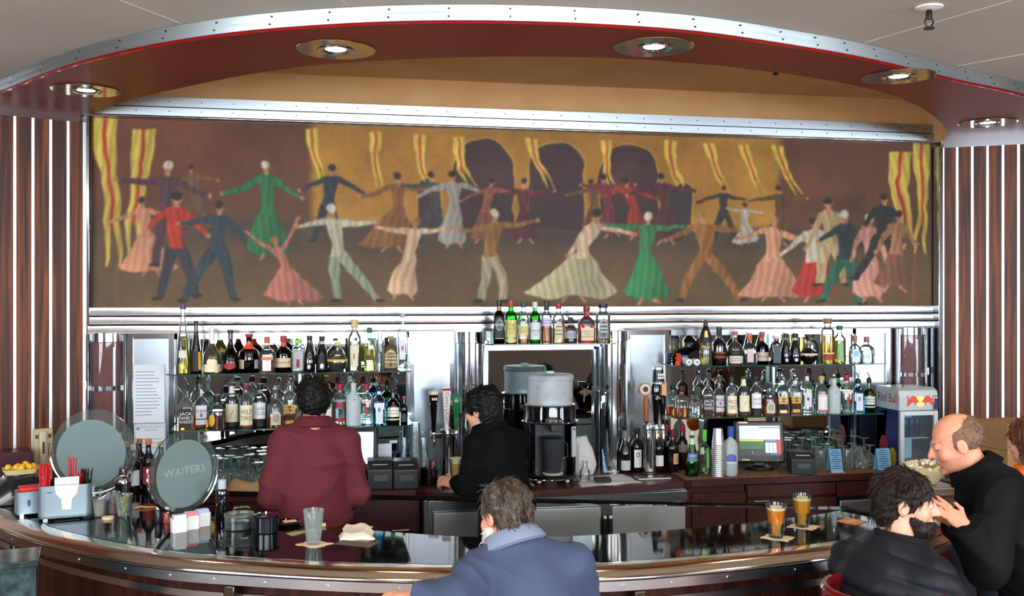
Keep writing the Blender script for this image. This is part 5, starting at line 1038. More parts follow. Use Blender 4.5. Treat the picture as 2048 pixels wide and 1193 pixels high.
ORD = ('first', 'second', 'third', 'fourth', 'fifth', 'sixth', 'seventh', 'eighth', 'ninth')
for r_, (yy, xs, kinds) in enumerate(((-.12, np.arange(1.50, 2.28, .098), (0,)), (-.215, np.arange(1.62, 2.28, .098), (0, 2)), (-.31, np.arange(1.80, 2.28, .098), (2, 1)), (-.40, np.arange(1.78, 2.24, .100), (1, 2)))):
    for i, x in enumerate(xs):
        if r_ == 3 and (abs(x-1.88) < .06 or abs(x-2.19) < .06): continue
        k = kinds[i % len(kinds)]; goblet(x+random.uniform(-.003, .003), yy, BZ+.0045, k, 'clear upturned %s right of the till, %s, %s from the left' % (('wine glass', 'tumbler', 'goblet')[k], ('back row', 'second row', 'third row', 'front row')[r_], ORD[i]), 'upturned glasses on the right back counter')
for px, yy, k in ((432, -.14, 0), (447, -.24, 0), (461, -.13, 0), (478, -.20, 0), (497, -.12, 0), (515, -.22, 2), (528, -.13, 0), (545, -.22, 0)):
    p = aty(px, 940, yy); goblet(p.x, yy, BZ+.0005, k, 'clear upturned glass behind the beige towel, %s from the left' % ORD[int((px-432)/14.2)], 'upturned glasses on the left back counter')
# --- small drinks fridge at the right end
FX0 = aty(1797, 800, -.44).x; FX1 = aty(1872, 800, -.44).x; fw = FX1-FX0
t = thing('mini_fridge', 'silver counter-top drinks fridge with glass door and red bull logo', 'fridge', ((FX0+FX1)/2, -.305, BZ+.004), -.0)
SILV = M('fridge_silver', (196, 204, 206), rough=.3, metal=.35); NAVY = M('fridge_navy', (26, 36, 92), rough=.35); hB = .39; d_ = .27
mb = MB()
for s in (-1, 1): mb.box((s*(fw/2-.012), 0, hB/2), (.024, d_, hB))
mb.box((0, 0, .015), (fw-.048, d_, .03)); mb.box((0, d_/2-.012, hB/2), (fw-.048, .024, hB)); mb.build('case', NAVY, t, smooth=False)
mb = MB(); prf = [(-d_/2-.015, 0), (-d_/2-.02, .09), (-d_/2-.005, .135), (-d_/2+.03, .150), (d_/2, .150), (d_/2, 0)]
v = [(-fw/2-.004, y, hB+z) for y, z in prf]+[(fw/2+.004, y, hB+z) for y, z in prf]; k = len(prf); mb.add(v, [tuple(range(k)), tuple(range(k, 2*k))[::-1]]+[(i, k+i, k+(i+1) % k, (i+1) % k) for i in range(k)]); top = mb.build('header', SILV, t, smooth=False, bevel=.004)
mb = MB(); text_on(mb, 'Red Bull', .085, (-fw/2-.0052, -.01, hB+.075), (0, -1, 0), (0, 0, 1), width=.225); mb.build('lettering', M('logo_red', (150, 24, 44), rough=.4), top, smooth=False)
yf = -d_/2-.0185; RB = M('bull_red', (214, 70, 40), rough=.4)
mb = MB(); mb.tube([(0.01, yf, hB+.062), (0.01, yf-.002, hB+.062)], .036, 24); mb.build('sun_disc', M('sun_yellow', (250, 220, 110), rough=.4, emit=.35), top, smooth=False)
for s in (-1, 1):
    B = [(-.102, .010), (-.094, .028), (-.098, .052), (-.104, .060), (-.098, .066), (-.090, .056), (-.086, .040), (-.070, .058), (-.050, .064), (-.034, .056), (-.022, .040), (-.012, .030), (-.016, .020), (-.028, .026), (-.030, .012), (-.040, .008), (-.042, .020), (-.060, .026), (-.076, .016), (-.086, .004), (-.096, .002)]
    pts = [(s*a+.01, yf-.0028, hB+.028+b*1.15) for a, b in B]; pts2 = [(a, b+.002, c_) for a, b, c_ in pts]; n_ = len(pts); mb = MB(); mb.add(pts+pts2, [tuple(range(n_)) if s > 0 else tuple(range(n_))[::-1]]); mb.build('bull_emblem', RB, top, smooth=False)
mb = MB(); mb.add([(fw/2-.035, yf-.001, hB+.005), (fw/2+.002, yf-.001, hB+.005), (fw/2+.002, yf-.001, hB+.10), (fw/2-.022, yf-.001, hB+.10)], [(0, 1, 2, 3)]); mb.build('navy_corner', NAVY, top, smooth=False)
mb = MB(); f_ = .030
for s in (-1, 1): mb.box((s*(fw/2-f_/2), -d_/2-.012, hB/2+.003), (f_, .026, hB-.012)); mb.box((0, -d_/2-.012, hB/2+.003+s*(hB/2-f_/2-.006)), (fw-2*f_, .026, f_))
door = mb.build('door_frame', SILV, t, smooth=False, bevel=.003)
MB().box((0, -d_/2-.010, hB/2), (fw-2*f_, .006, hB-2*f_)).build('door_glass', GLASS, door, smooth=False); MB().box((0, -.01, .20), (fw-.05, d_*.8, .006)).build('wire_shelf', STEEL, t)
MB().box((0, d_/2-.03, .20), (fw-.06, .008, .34)).build('lit_back', M('fridge_light', (130, 170, 190), emit=.5, ecol=(150, 200, 220)), t, smooth=False)
SWL = -fw/2-.0015
for nm, mt, cy, cz, ry, rz_ in (('yellow_disc', M('disc_yellow', (206, 180, 40), rough=.4), -.07, .07, .05, .09), ('red_bull_patch', M('patch_red', (140, 30, 44), rough=.4), .04, .12, .06, .12)):
    mb = MB(); mb.add([(SWL-.001, cy+ry*math.cos(a*.449)*.9, cz+rz_*math.sin(a*.449)*.7) for a in range(14)], [tuple(range(14))[::-1]]); mb.build(nm, mt, t, smooth=False)
mb = MB(); mb.add([(SWL-.0004, .13, .35), (SWL-.0004, -.0, .38), (SWL-.0004, .05, .01), (SWL-.0004, .13, .01)], [(0, 1, 2, 3), (3, 2, 1, 0)]); mb.build('silver_patch', SILV, t, smooth=False)
for k in range(4):
    c_ = thing('drink_can', 'slim blue drink can inside the small fridge, %s from the left' % ORD[k], 'can', ((FX0+FX1)/2-.068+k*.045, -.33, BZ+.208), group='cans in the small fridge'); MB().lathe([(.018, 0), (.021, .006), (.021, .11), (.017, .122)], seg=14).build('can_body', M('can_blue', (40, 60, 150), rough=.2, metal=.7), c_); MB().lathe([(.017, .122), (.018, .125), (.015, .126)], seg=14).build('lid', CHROME, c_)
# cooler contents below: bowl and boxes at right
p = atd(1850, 968, 5.65); t = thing('popcorn_bowl', 'cream bowl heaped with white snacks in front of the bald man', 'bowl', (p.x, p.y, 1.0))
zb = p.z
t.location.z = zb; MB().lathe([(.045, 0), (.06, .004), (.115, .07), (.135, .105), (.13, .107), (.10, .06)], seg=28, cap1=False).build('bowl', M('cream_bowl', (214, 196, 150), rough=.4), t)
mb = MB(); r = random.Random(5)
for k in range(70):
    a, q = r.uniform(0, 6.28), .125*math.sqrt(r.random()); mb.lathe([(.004, 0), (.012, .008), (.011, .018), (.003, .024)], (q*math.cos(a), q*math.sin(a), .085+.035*(1-q/.13)), 6)
o = mb.build('snacks', M('snack_white', (226, 214, 186), rough=.8), t); o['kind'] = 'stuff'
t = thing('bowl_stand', 'steel ice well standing under the snack bowl', 'ice well', (p.x+.0, p.y+.02, 0)); MB().box((0, 0, (zb-.002)/2), (.28, .28, zb-.002)).build('body', STEEL, t, bevel=.008); MB().box((0, -.142, zb-.10), (.24, .008, .12)).build('front_plate', STEEL2, t, bevel=.002)
# boxes and cups in front of the right pier
p = atd(2013, 872, 5.9); CARD = M('cardboard', (150, 112, 74), rough=.85, noise=(8, .3, .7), col2=(160, 122, 84))
t0 = thing('side_table', 'small dark side counter carrying cardboard boxes by the right pier', 'table', (p.x+.02, p.y, 0)); zt = 1.02; MB().box((0, 0, zt-.02), (.56, .30, .04)).build('table_top', MAHOG, t0, bevel=.004); MB().box((0, .02, (zt-.04)/2), (.52, .26, zt-.04)).build('cabinet', MAHOG, t0, bevel=.003)
for k, (z0, h, lab) in enumerate(((zt, .205, 'lower cardboard box with a small ice cream picture by the right pier'), (zt+.206, .155, 'upper cardboard box stacked by the right pier'))):
    t = thing('cardboard_box', lab, 'box', (p.x+.06, p.y+.04, z0), .08); MB().box((0, 0, h/2), (.30, .28, h-.001)).build('carton', CARD, t, bevel=.003); MB().box((0, -.1405, h-.004), (.30, .001, .004)).build('tape_seam', M('tape_tan', (196, 164, 120), rough=.4), t)
    if k == 0:
        c_ = MB().box((-.02, -.1415, .07), (.10, .001, .11)).build('picture_card', M('card_sky', (120, 150, 210), rough=.4), t, smooth=False)
        mb = MB(); mb.lathe([(.002, .035), (.022, .085), (.018, .10), (.006, .11)], (-.02, -.145, .0), 10, ay=.15); mb.build('ice_cream', M('ice_pink', (200, 100, 110)), c_)
p2 = atd(1928, 880, 5.9); cup_stack(p2.x+.0, p2.y+.06, zt+.001, 30, .040, 'stack of clear plastic cups wrapped beside the cardboard boxes', step=.0075)
t0.location.x = (p.x+p2.x)/2+.09; t0.location.y = p.y+.04
# --- items on right end of the upper right shelf
z = SH['UR']
for px, nm, lab in ((1375, 'paper_roll', 'white till roll lying on the upper right glass shelf, left one'), (1391, 'paper_roll', 'white till roll lying on the upper right glass shelf, right one')):
    p = aty(px, 725, -.26 if px < 1380 else -.28); t = thing(nm, lab, 'paper roll', (p.x, p.y, z+.022)); mb = MB(); mb.tube([(0, -.03, 0), (.0, .035, 0)], .0215, 18); mb.build('roll', M('paper'), t); mb = MB(); mb.tube([(0, -.0315, 0), (0, -.029, 0)], .008, 10); mb.build('core', M('core_grey', (120, 110, 100)), t)
p = aty(1369, 715, -.16); t = thing('blue_packet', 'small blue packet on the upper right glass shelf', 'packet', (p.x, -.15, z)); MB().box((0, 0, .03), (.055, .03, .06)).build('packet', M('packet_blue', (50, 84, 150), rough=.4), t, bevel=.003); MB().box((0, -.0155, .035), (.035, .001, .02)).build('packet_label', M('paper'), t)
p = aty(1354, 715, -.2); t = thing('red_bow', 'red and orange gift bow on the upper right glass shelf', 'bow', (p.x, -.22, z))
for k in range(6):
    a = k*1.047; MB().tube([(0, 0, .045), (.022*math.cos(a), -.004*k, .045+.035*math.sin(a)), (.012*math.cos(a+.5), -.012, .045+.026*math.sin(a+.5)), (0, 0, .045)], .006, 6).build('loop', M('bow_red', (206, 60, 34), rough=.4), t)
MB().lathe([(.02, 0), (.016, .02), (.008, .04)], seg=10).build('knot', M('bow_red'), t)
p = aty(1393, 690, -.13); t = thing('baseball_hat', 'dark folded hat lying behind the till rolls', 'hat', (p.x+.01, -.13, z)); MB().lathe([(.07, 0), (.072, .03), (.058, .065), (.03, .085), (.006, .09)], seg=18, ay=.7).build('crown', M('cap_black', (26, 26, 32), rough=.8), t); MB().box((-.03, -.055, .008), (.09, .05, .008)).build('peak', M('cap_black'), t, bevel=.003)
# ------------------------------------------------------------------ left end: phone, purple box on the left pier
def on_pier(s, z, off): q = LW0+LWD*s; nn = Vector((LWD.y, -LWD.x)); nn = nn if nn.y < 0 else -nn; q = q+nn*off; return (q.x, q.y, z)
angL = math.atan2(LWD.y, LWD.x)+math.pi
t = thing('wall_phone', 'cream wall telephone mounted on the left wood pier', 'telephone', on_pier(.245, 1.10, .008), angL)
CR = M('phone_cream', (190, 176, 140), rough=.4); MB().box((0, -.02, .115), (.105, .036, .23)).build('case', CR, t, bevel=.008); MB().box((-.005, -.05, .115), (.042, .024, .20)).build('handset', M('phone_light', (204, 192, 160), rough=.35), t, bevel=.01)
MB().box((-.005, -.0625, .12), (.014, .002, .07)).build('number_plate', M('phone_dark', (70, 66, 66)), t)
for x in (-.038, .034): MB().box((x, -.039, .185), (.018, .003, .022)).build('key_pad', M('phone_dark'), t)
mb = MB(); mb.tube([(-.03, -.02, .004), (-.036, -.03, -.03), (-.02, -.04, -.06), (.01, -.035, -.05), (.02, -.03, 0)], .004, 6); mb.build('cord', CR, t)
t = thing('purple_box', 'plum coloured box with a small pale label at the far left', 'box', (on_pier(.43, 0, .13)[0], on_pier(.43, 0, .13)[1]-.02, KZ), angL); MB().box((0, 0, .085), (.20, .14, .17)).build('box_body', M('plum', (70, 26, 44), rough=.4), t, bevel=.006); MB().box((.0, -.0715, .075), (.05, .002, .026)).build('box_label', M('label_tan', (196, 176, 130)), t)
# ------------------------------------------------------------------ things on the front bar
def bar_at(px, py): return atz(px, py, KZ)
# napkin and straw caddy
def straws(t, x, y, z, n_, r, h, mat, nm='straw', spread=.012):
    me = None; rr = random.Random(int(abs(x)*1000)+n_)
    for k in range(n_):
        a = rr.uniform(0, 6.28); q = r*math.sqrt(rr.random())
        if me is None: o = MB().tube([(0, 0, 0), (0, 0, h)], .0032, 6).build(nm, mat, t); me = o.data
        else: o = bpy.data.objects.new(nm, me); COL.objects.link(o); o.parent = t
        o.location = (x+q*math.cos(a), y+q*math.sin(a), z+rr.uniform(-.01, .01)); o.rotation_euler = (rr.uniform(-.06, .06), rr.uniform(-.06, .06), 0)
RED = M('straw_red', (200, 22, 30), rough=.4); SILVER = M('caddy_silver', (128, 144, 152), rough=.35, metal=.5)
p = bar_at(126, 1040); p.y += .05; CA = .22
t = thing('bar_caddy', 'silver bar caddy with red and black straws and white napkins', 'caddy', (p.x, p.y, KZ), CA)
W_, D_, H_ = .235, .13, .165; cut = [(-.062, .03), (-.03, .075), (-.022, .14)]
def rrect(w_, d_, r, n_=5):
    P = []
    for cx, cy, a0 in ((w_/2-r, -d_/2+r, -math.pi/2), (w_/2-r, d_/2-r, 0), (-w_/2+r, d_/2-r, math.pi/2), (-w_/2+r, -d_/2+r, math.pi)):
        for k in range(n_+1): a = a0+math.pi/2*k/n_; P.append((cx+r*math.cos(a), cy+r*math.sin(a)))
    return P
mb = MB(); mb.prism(rrect(W_, D_, .03), .012, .022); O = rrect(W_, D_, .03); I = rrect(W_-.008, D_-.008, .027); k = len(O)
v = [(a, b, .012) for a, b in O]+[(a, b, H_) for a, b in O]+[(a, b, H_) for a, b in I]+[(a, b, .022) for a, b in I]
mb.add(v, [(q*k+i, q*k+(i+1) % k, (q+1)*k+(i+1) % k, (q+1)*k+i) for q in range(3) for i in range(k)]); mb.build('body', SILVER, t, ang=50)
for sx in (-1, 1):
    for sy in (-1, 1): MB().box((sx*(W_/2-.03), sy*(D_/2-.03), .006), (.02, .02, .012)).build('foot', CHROME, t)
mb = MB(); mb.add([(-.048, -D_/2-.0006, H_), (-.040, -D_/2-.0006, .125), (-.018, -D_/2-.0006, .10), (-.014, -D_/2-.0006, .05), (.024, -D_/2-.0006, .05), (.028, -D_/2-.0006, .10), (.050, -D_/2-.0006, .125), (.058, -D_/2-.0006, H_)], [tuple(range(8))]); mb.build('napkin_window', M('napkin_white', (216, 216, 216), rough=.9), t, smooth=False)
mb = MB(); text_on(mb, '~', .022, (-W_/2+.050, -D_/2-.0008, .135), (1, 0, 0), (0, 0, 1), width=.024); mb.build('blue_print', M('ink_navy'), t, smooth=False)
for k in range(8): MB().box((.006, -.03+k*.006, H_*.52+.004*k), (.108, .004, H_*.94), random.uniform(-.03, .03)).build('napkin', M('napkin_white'), t, smooth=False)
straws(t, -.088, -.01, .03, 16, .022, .23, RED); straws(t, -.055, .035, .02, 16, .022, .16, M('straw_black', (20, 18, 20), rough=.4)); straws(t, .03, .042, .03, 9, .014, .25, RED); straws(t, .064, .036, .02, 10, .020, .19, RED); straws(t, .092, .02, .02, 14, .018, .20, M('straw_black'))
p = bar_at(62, 1034); p.y += .06; p.x -= .02
t = thing('bar_caddy', 'second silver caddy behind, with red packets and a blue mark', 'caddy', (p.x, p.y, KZ), .35)
mb = MB(); mb.prism(rrect(.13, .11, .02), .012, .118); mb.build('body', SILVER, t, bevel=.003); MB().box((-.01, -.0565, .065), (.012, .002, .03)).build('blue_mark', M('ink_navy'), t); MB().box((0, 0, .128), (.10, .08, .02)).build('red_packets', RED, t, bevel=.004)
for sx in (-1, 1): MB().box((sx*.04, -.03, .006), (.018, .018, .012)).build('foot', CHROME, t)
# fruit tray: dark rounded box with yellow lemons
p = bar_at(48, 1008); t = thing('fruit_tray', 'dark rounded garnish box with a tray of lemon wedges on top', 'garnish tray', (p.x-.03, p.y+.05, KZ), .3)
mb = MB(); P = [(-.10, 0), (-.115, .04), (-.11, .10), (-.07, .135), (.06, .145), (.11, .12), (.12, 0)]; n_ = len(P); mb.add([(a, -.09, b) for a, b in P]+[(a, .09, b) for a, b in P], [tuple(range(n_)), tuple(range(n_, 2*n_))[::-1]]+[(i, n_+i, n_+(i+1) % n_, (i+1) % n_) for i in range(n_)]); mb.build('case', M('smoke_case', (34, 32, 36), rough=.12, coat=.4), t, bevel=.006)
mb = MB(); O = rrect(.17, .13, .02); I = rrect(.14, .10, .02); k = len(O); mb.add([(a, b, .175) for a, b in O]+[(a, b, .148) for a, b in I], [(i, (i+1) % k, k+(i+1) % k, k+i) for i in range(k)]+[tuple(k+i for i in range(k))]); mb.build('tray', M('tray_cream', (214, 196, 150), rough=.4), t)
r = random.Random(2)
for k in range(14): a, q = r.uniform(0, 6.28), .05*math.sqrt(r.random()); o = MB().lathe([(.004, -.018), (.013, -.010), (.016, 0), (.013, .010), (.004, .018)], seg=9).build('lemon_wedge', M('lemon', (230, 176, 30), rough=.4), t); o.location = (q*math.cos(a)*1.2, q*math.sin(a), .172+r.random()*.02); o.rotation_euler = (r.uniform(0, 3), r.uniform(0, 3), 0)
# frosted round signs on chrome stands
FROST = thin_glass('frosted_glass', (190, 206, 204), rough=.1, frost=.80, fcol=(152, 172, 172))
def disc_sign(px, py_base, rx, rz_, rot, label, gr, text=None, cxo=0, czc=.25):
    p = bar_at(px, py_base); t = thing('round_sign', label, 'sign', (p.x, p.y, KZ), rot); n_ = 48
    def ring(r0, z0, r, y0, y1, mat, nm, zz=1.0):
        mb = MB(); A = [2*math.pi*k/n_ for k in range(n_)]; v = [(r*math.cos(a)+r0, y0, z0+r*zz*math.sin(a)) for a in A]+[(r*math.cos(a)+r0, y1, z0+r*zz*math.sin(a)) for a in A]
        mb.add(v, [tuple(range(n_)), tuple(range(n_, 2*n_))[::-1]]); mb.add(v, [(i, (i+1) % n_, n_+(i+1) % n_, n_+i)[::-1] for i in range(n_)], 1); return mb.build(nm, mat, t, smooth=False)
    ring(0, czc, gr, -.004, .004, [GLASS, GEDGE], 'clear_disc'); ring(cxo, czc-.012, rx, -.0062, -.0045, [FROST, FROST], 'frosted_disc')
    if text:
        mb = MB(); text_on(mb, text, .052, (cxo, -.0068, czc+.0), (1, 0, 0), (0, 0, 1), width=rx*1.5); mb.build('etched_lettering', M('etch', (150, 170, 170), rough=.7), t, smooth=False)
    arc = [(gr*1.03*math.sin(a), 0, czc-gr*1.03*math.cos(a)) for a in np.linspace(-1.75, 1.75, 25)]
    mb = MB(); mb.tube(arc, .0085, 8); mb.build('cradle', CHROME, t); mb = MB(); zb = czc-gr*1.03; mb.lathe([(.055, 0), (.056, .006), (.02, .012), (.012, .02), (.011, max(.024, zb))], seg=20); mb.build('base', CHROME, t)
    return t
disc_sign(188, 1000, .175, 0, -.10, 'larger frosted round sign on a chrome stand behind the bar caddy', .215, None, -.012, .255)
disc_sign(368, 1042, .160, 0, .80, 'frosted round sign with faint waiters lettering beside the sugar holders', .195, 'WAITERS', 0, .235)
# wine bottles at the left end of the bar
for px, w_, ytop, capc, lab, lb in ((252, 26, 886, (150, 110, 80), 'dark wine bottle with tan cork, leftmost behind the shaker', None), (267, 27, 892, (206, 190, 150), 'wine bottle with white label directly behind the shaker', (206, 208, 214)), (279, 25, 880, (190, 120, 84), 'green wine bottle with tan cork behind the shaker', (120, 150, 120)), (297, 27, 880, (190, 116, 90), 'dark wine bottle with red label right of the shaker', (150, 40, 50)), (322, 26, 886, (206, 180, 140), 'dark wine bottle half hidden by the round waiters sign', None)):
    yy = -.86 if px in (267, 297) else -.74 if px in (252, 322) else -.64; q = aty(px, 980, yy); d = dep(q.x, yy)
    bottle(lab, q.x, yy, KZ, w_*d/2000, min(.33, z_top(ytop, d)-KZ), shape='wine', glass='dgreen' if px == 279 else 'winered', cap=capc, caph=.09, labels=[(lb, .18, .50, .9)] if lb else (), group='wine bottles at the left end of the bar')
# cocktail shaker
p = bar_at(246, 1003); t = thing('cocktail_shaker', 'chrome cobbler cocktail shaker beside the olives', 'shaker', (p.x, p.y, KZ)); MB().lathe([(.030, 0), (.034, .004), (.040, .085), (.041, .095)], seg=24).build('tin', CHROME, t); MB().lathe([(.042, .095), (.042, .108), (.034, .122), (.021, .132), (.019, .140)], seg=24).build('strainer_top', CHROME, t); MB().lathe([(.022, .138), (.023, .142), (.021, .172), (.014, .180)], seg=20).build('cap', CHROME, t)
def small_cup(px, py, r0, r1, h, label, fill, level, name='garnish_cup', mat=None):
    p = bar_at(px, py); t = thing(name, label, 'cup', (p.x, p.y, KZ)); MB().lathe([(r0*.96, 0), (r0, .003), (r1, h), (r1*1.03, h+.002), (r1*.98, h+.001), (r0*.94, .006)], seg=22, cap1=False).build('cup', mat or CLEARP, t)
    if fill: MB().lathe([(r0*.93, .007), (r0+(r1-r0)*level*.95-.002, h*level), (r0*.4, h*level+.004)], seg=20).build('contents', fill, t)
    return t
small_cup(200, 1034, .026, .034, .082, 'ribbed glass of pale sugar with a spoon', M('raw_sugar', (206, 178, 140), rough=.9, noise=(200, .4, .6), col2=(170, 140, 104)), .9)
t = small_cup(226, 1029, .028, .034, .105, 'clear plastic cup of orange syrup', LIQ['amber'], .75); t = small_cup(248, 1034, .031, .041, .105, 'clear plastic cup filled with green olives', None, 0)
r = random.Random(9)
for k in range(34):
    zz = .014+.085*k/34; q = (.018+.012*k/34)*math.sqrt(r.random()); a = r.uniform(0, 6.28); o = MB().lathe([(.003, -.010), (.0085, -.006), (.0098, 0), (.0085, .006), (.003, .010)], seg=8).build('olive', M('olive', (136, 138, 40), rough=.3, noise=(30, .4, .6), col2=(170, 166, 70)), t) if k == 0 else None
    if k == 0: om = o.data; o.location = (q*math.cos(a), q*math.sin(a), zz)
    else: o = bpy.data.objects.new('olive', om); COL.objects.link(o); o.parent = t; o.location = (q*math.cos(a), q*math.sin(a), zz)
    o.rotation_euler = (r.uniform(0, 3), r.uniform(0, 3), 0)
q = bar_at(212, 1030); t = thing('sugar_spoon', 'white plastic spoon sticking out of the sugar glass', 'spoon', (q.x-.035, q.y, KZ+.075)); MB().tube([(0, 0, 0), (.05, 0, .028)], .0035, 6).build('handle', WHITE, t); MB().lathe([(.003, -.004), (.009, 0), (.003, .004)], (0, 0, -.004), 8).build('bowl', WHITE, t)
for i, (px, py, a) in enumerate(((175, 1036, .2), (215, 1040, .6))):
    q = bar_at(px, py); t = thing('jar_lid', ('dark round lid lying left of the sugar glass', 'pale saucer under the sugar glass edge')[i], 'lid', (q.x, q.y+.01, KZ)); MB().lathe([(.026, 0), (.028, .004), (.028, .012), (.02, .014)], seg=18).build('lid', (M('matte_black'), M('tray_cream'))[i], t)
# sugar packet holders
for k, (px, py) in enumerate(((357, 1066), (381, 1060), (403, 1054))):
    p = bar_at(px, py); t = thing('sugar_holder', 'white china sugar packet holder, %s of three in a row' % ('nearest', 'middle', 'farthest')[k], 'sugar holder', (p.x, p.y+.02, KZ), .45, group='sugar packet holders')
    O = rrect(.072, .05, .010); I = rrect(.062, .040, .008); kk = len(O); mb = MB(); mb.add([(a*.94, b*.94, 0) for a, b in O]+[(a, b, .062) for a, b in O]+[(a, b, .062) for a, b in I]+[(a, b, .006) for a, b in I], [(q*kk+i, q*kk+(i+1) % kk, (q+1)*kk+(i+1) % kk, (q+1)*kk+i) for q in range(3) for i in range(kk)]+[tuple(range(kk))[::-1], tuple(3*kk+i for i in range(kk))]); mb.build('holder', M('china_white', (222, 222, 220), rough=.2, coat=.3), t, ang=50)
    for j in range(6): MB().box((0, -.015+j*.006, .042), (.054, .004, .070), random.uniform(-.05, .05)).build('packet', (M('packet_white', (226, 224, 222), rough=.7), M('packet_pink', (206, 120, 130), rough=.7), M('packet_sky', (150, 180, 220), rough=.7))[(j+k) % 3], t, smooth=False)
# black bottle with silver pourer cap, cruets
p = bar_at(444, 1040); bottle('black bottle with silver cap in front of the beige towel', p.x, p.y, KZ, .062, .185, shape='cyl', glass='black', cap=(170, 176, 184), caph=.25, group=None)
for px, py, w_, h, cl, lab in ((317, 1048, .034, .085, (20, 22, 34), 'dark pepper shaker at the foot of the round waiters sign'), (335, 1046, .040, .075, (150, 70, 56), 'red and tan salt shaker beside the pepper shaker')):
    p = bar_at(px, py); t = thing('condiment_shaker', lab, 'shaker', (p.x, p.y, KZ)); MB().lathe([(w_*.46, 0), (w_*.5, .004), (w_*.48, h*.7), (w_*.36, h*.8)], seg=16).build('jar', M('shaker_%d' % cl[0], cl, rough=.25), t); MB().lathe([(w_*.38, h*.78), (w_*.40, h*.82), (w_*.3, h), (w_*.1, h+.002)], seg=16).build('cap', STEEL, t)
# canisters
p = bar_at(478, 1058); t = thing('glass_canister', 'clear round garnish canister with glass lid', 'canister', (p.x, p.y, KZ)); MB().lathe([(.060, 0), (.064, .004), (.064, .062)], seg=32, cap1=False).build('glass', GLASS, t); MB().lathe([(.067, .062), (.068, .066), (.066, .071), (.02, .073)], seg=32).build('lid', thin_glass('lid_glass', (200, 218, 214), frost=.15), t); mb = MB(); mb.tube([(-.03, 0, .073), (-.02, 0, .095), (.03, 0, .10), (.05, 0, .092)], .004, 6); mb.build('handle', GLASS, t); MB().lathe([(.055, .006), (.055, .03), (.02, .034)], seg=24).build('contents', M('dark_garnish', (30, 44, 42), rough=.3), t)
p = bar_at(532, 1064); t = thing('black_canister', 'black round canister with lid beside the glass canister', 'canister', (p.x, p.y, KZ)); MB().lathe([(.052, 0), (.055, .004), (.057, .07)], seg=32).build('body', M('canister_blue_black', (16, 20, 28), rough=.15, coat=.4), t); MB().lathe([(.060, .070), (.061, .073), (.058, .078), (.02, .082)], seg=32).build('lid', GLOSSBLACK, t); MB().lathe([(.008, .081), (.006, .092)], seg=8).build('knob', CHROME, t)
p = bar_at(574, 1050); t = thing('tip_tray', 'small black tip tray holding a folded receipt', 'tray', (p.x, p.y, KZ)); MB().lathe([(.06, 0), (.068, .014), (.066, .015), (.055, .005)], seg=28).build('tray', GLOSSBLACK, t); MB().box((.012, 0, .016), (.06, .035, .003), .3).build('receipt', M('receipt', (226, 196, 150), rough=.8), t)
p = bar_at(604, 1066); t = thing('banknote', 'folded green banknote lying on the bar beside the empty glass', 'banknote', (p.x, p.y, KZ), .5); mb = MB()
v = [(-.065, -.03, .001), (-.02, -.03, .004), (.02, -.028, .002), (.066, -.026, .005), (.066, .026, .005), (.02, .028, .002), (-.02, .03, .004), (-.065, .03, .001)]; mb.add(v+[(a, b, c_-.001) for a, b, c_ in v], [(0, 1, 6, 7), (1, 2, 5, 6), (2, 3, 4, 5)]+[(15, 14, 9, 8), (14, 13, 10, 9), (13, 12, 11, 10)]+[(i, i+8, (i+1) % 8+8, (i+1) % 8) for i in range(8)]); mb.build('note', M('note_green', (164, 160, 110), rough=.8, noise=(60, .4, .6), col2=(130, 132, 92)), t, smooth=False)
p = bar_at(648, 1056); t = thing('cork_tag', 'tiny yellow tag standing on the bar edge', 'tag', (p.x, p.y+.02, KZ)); MB().box((0, 0, .008), (.018, .008, .016)).build('tag', M('tag_yellow', (190, 180, 110)), t, bevel=.002)
# pint glasses
def pint(px, py, label, beer=None, napkin=None, group='pint glasses on the bar', h=.146, rz=.6):
    p = bar_at(px, py); z = KZ
    if napkin:
        n_ = cloth('cocktail_napkin', napkin, 'napkin', [(p.x-.075, p.y+.012), (p.x+.012, p.y-.072), (p.x+.085, p.y-.004), (p.x-.005, p.y+.075)], KZ+.0005, .002, .0007, M('napkin_tan', (222, 196, 158), rough=.9), seed=int(px)); z = KZ+.0042
    t = thing('pint_glass', label, 'glass', (p.x, p.y, z), 0, group); R0, R1 = .030, .0445
    MB().lathe([(R0*.98, 0), (R0, .003), (R1, h), (R1*.96, h), (R0*.93, .012), (.004, .012)], seg=28, cap1=False).build('glass', thin_glass('pint_clear', (244, 250, 248), frost=.02) if beer else thin_glass('pint_whitened', (240, 246, 244), frost=.16, fcol=(214, 218, 214)), t)  # white share lightens the empty glass where highlights would brighten it
    if beer:
        hl = h*.86; MB().lathe([(R0*.925, .0125), ((R0+(R1-R0)*.84)*.955, hl*.97)], seg=28).build('beer', M('beer_'+beer, dict(gold=(250, 176, 26), amber=(246, 150, 20))[beer], rough=.06, trans=.35, ior=1.33), t); MB().lathe([((R0+(R1-R0)*.84)*.955, hl*.972), ((R0+(R1-R0)*.9)*.955, hl*1.05), (.03, hl*1.06)], seg=28).build('foam', M('foam', (240, 220, 184), rough=.8), t)
    return t
pint(627, 1090, 'empty pint glass with leftover foam on a napkin', None, 'square tan napkin under the empty pint glass'); pint(1552, 1077, 'full pint of amber beer on a napkin, the nearer one', 'amber', 'square tan napkin under the nearer full pint'); pint(1604, 1055, 'full pint of golden beer on a napkin, the farther one', 'gold', 'square tan napkin under the farther full pint')
cloth('folded_napkins', 'pile of folded white and tan napkins on the bar', 'napkins', quad((676, 1082), (748, 1080), (745, 1054), (690, 1054), z=KZ), KZ, .022, .004, M('napkin_cream', (226, 214, 198), rough=.9), seed=12)
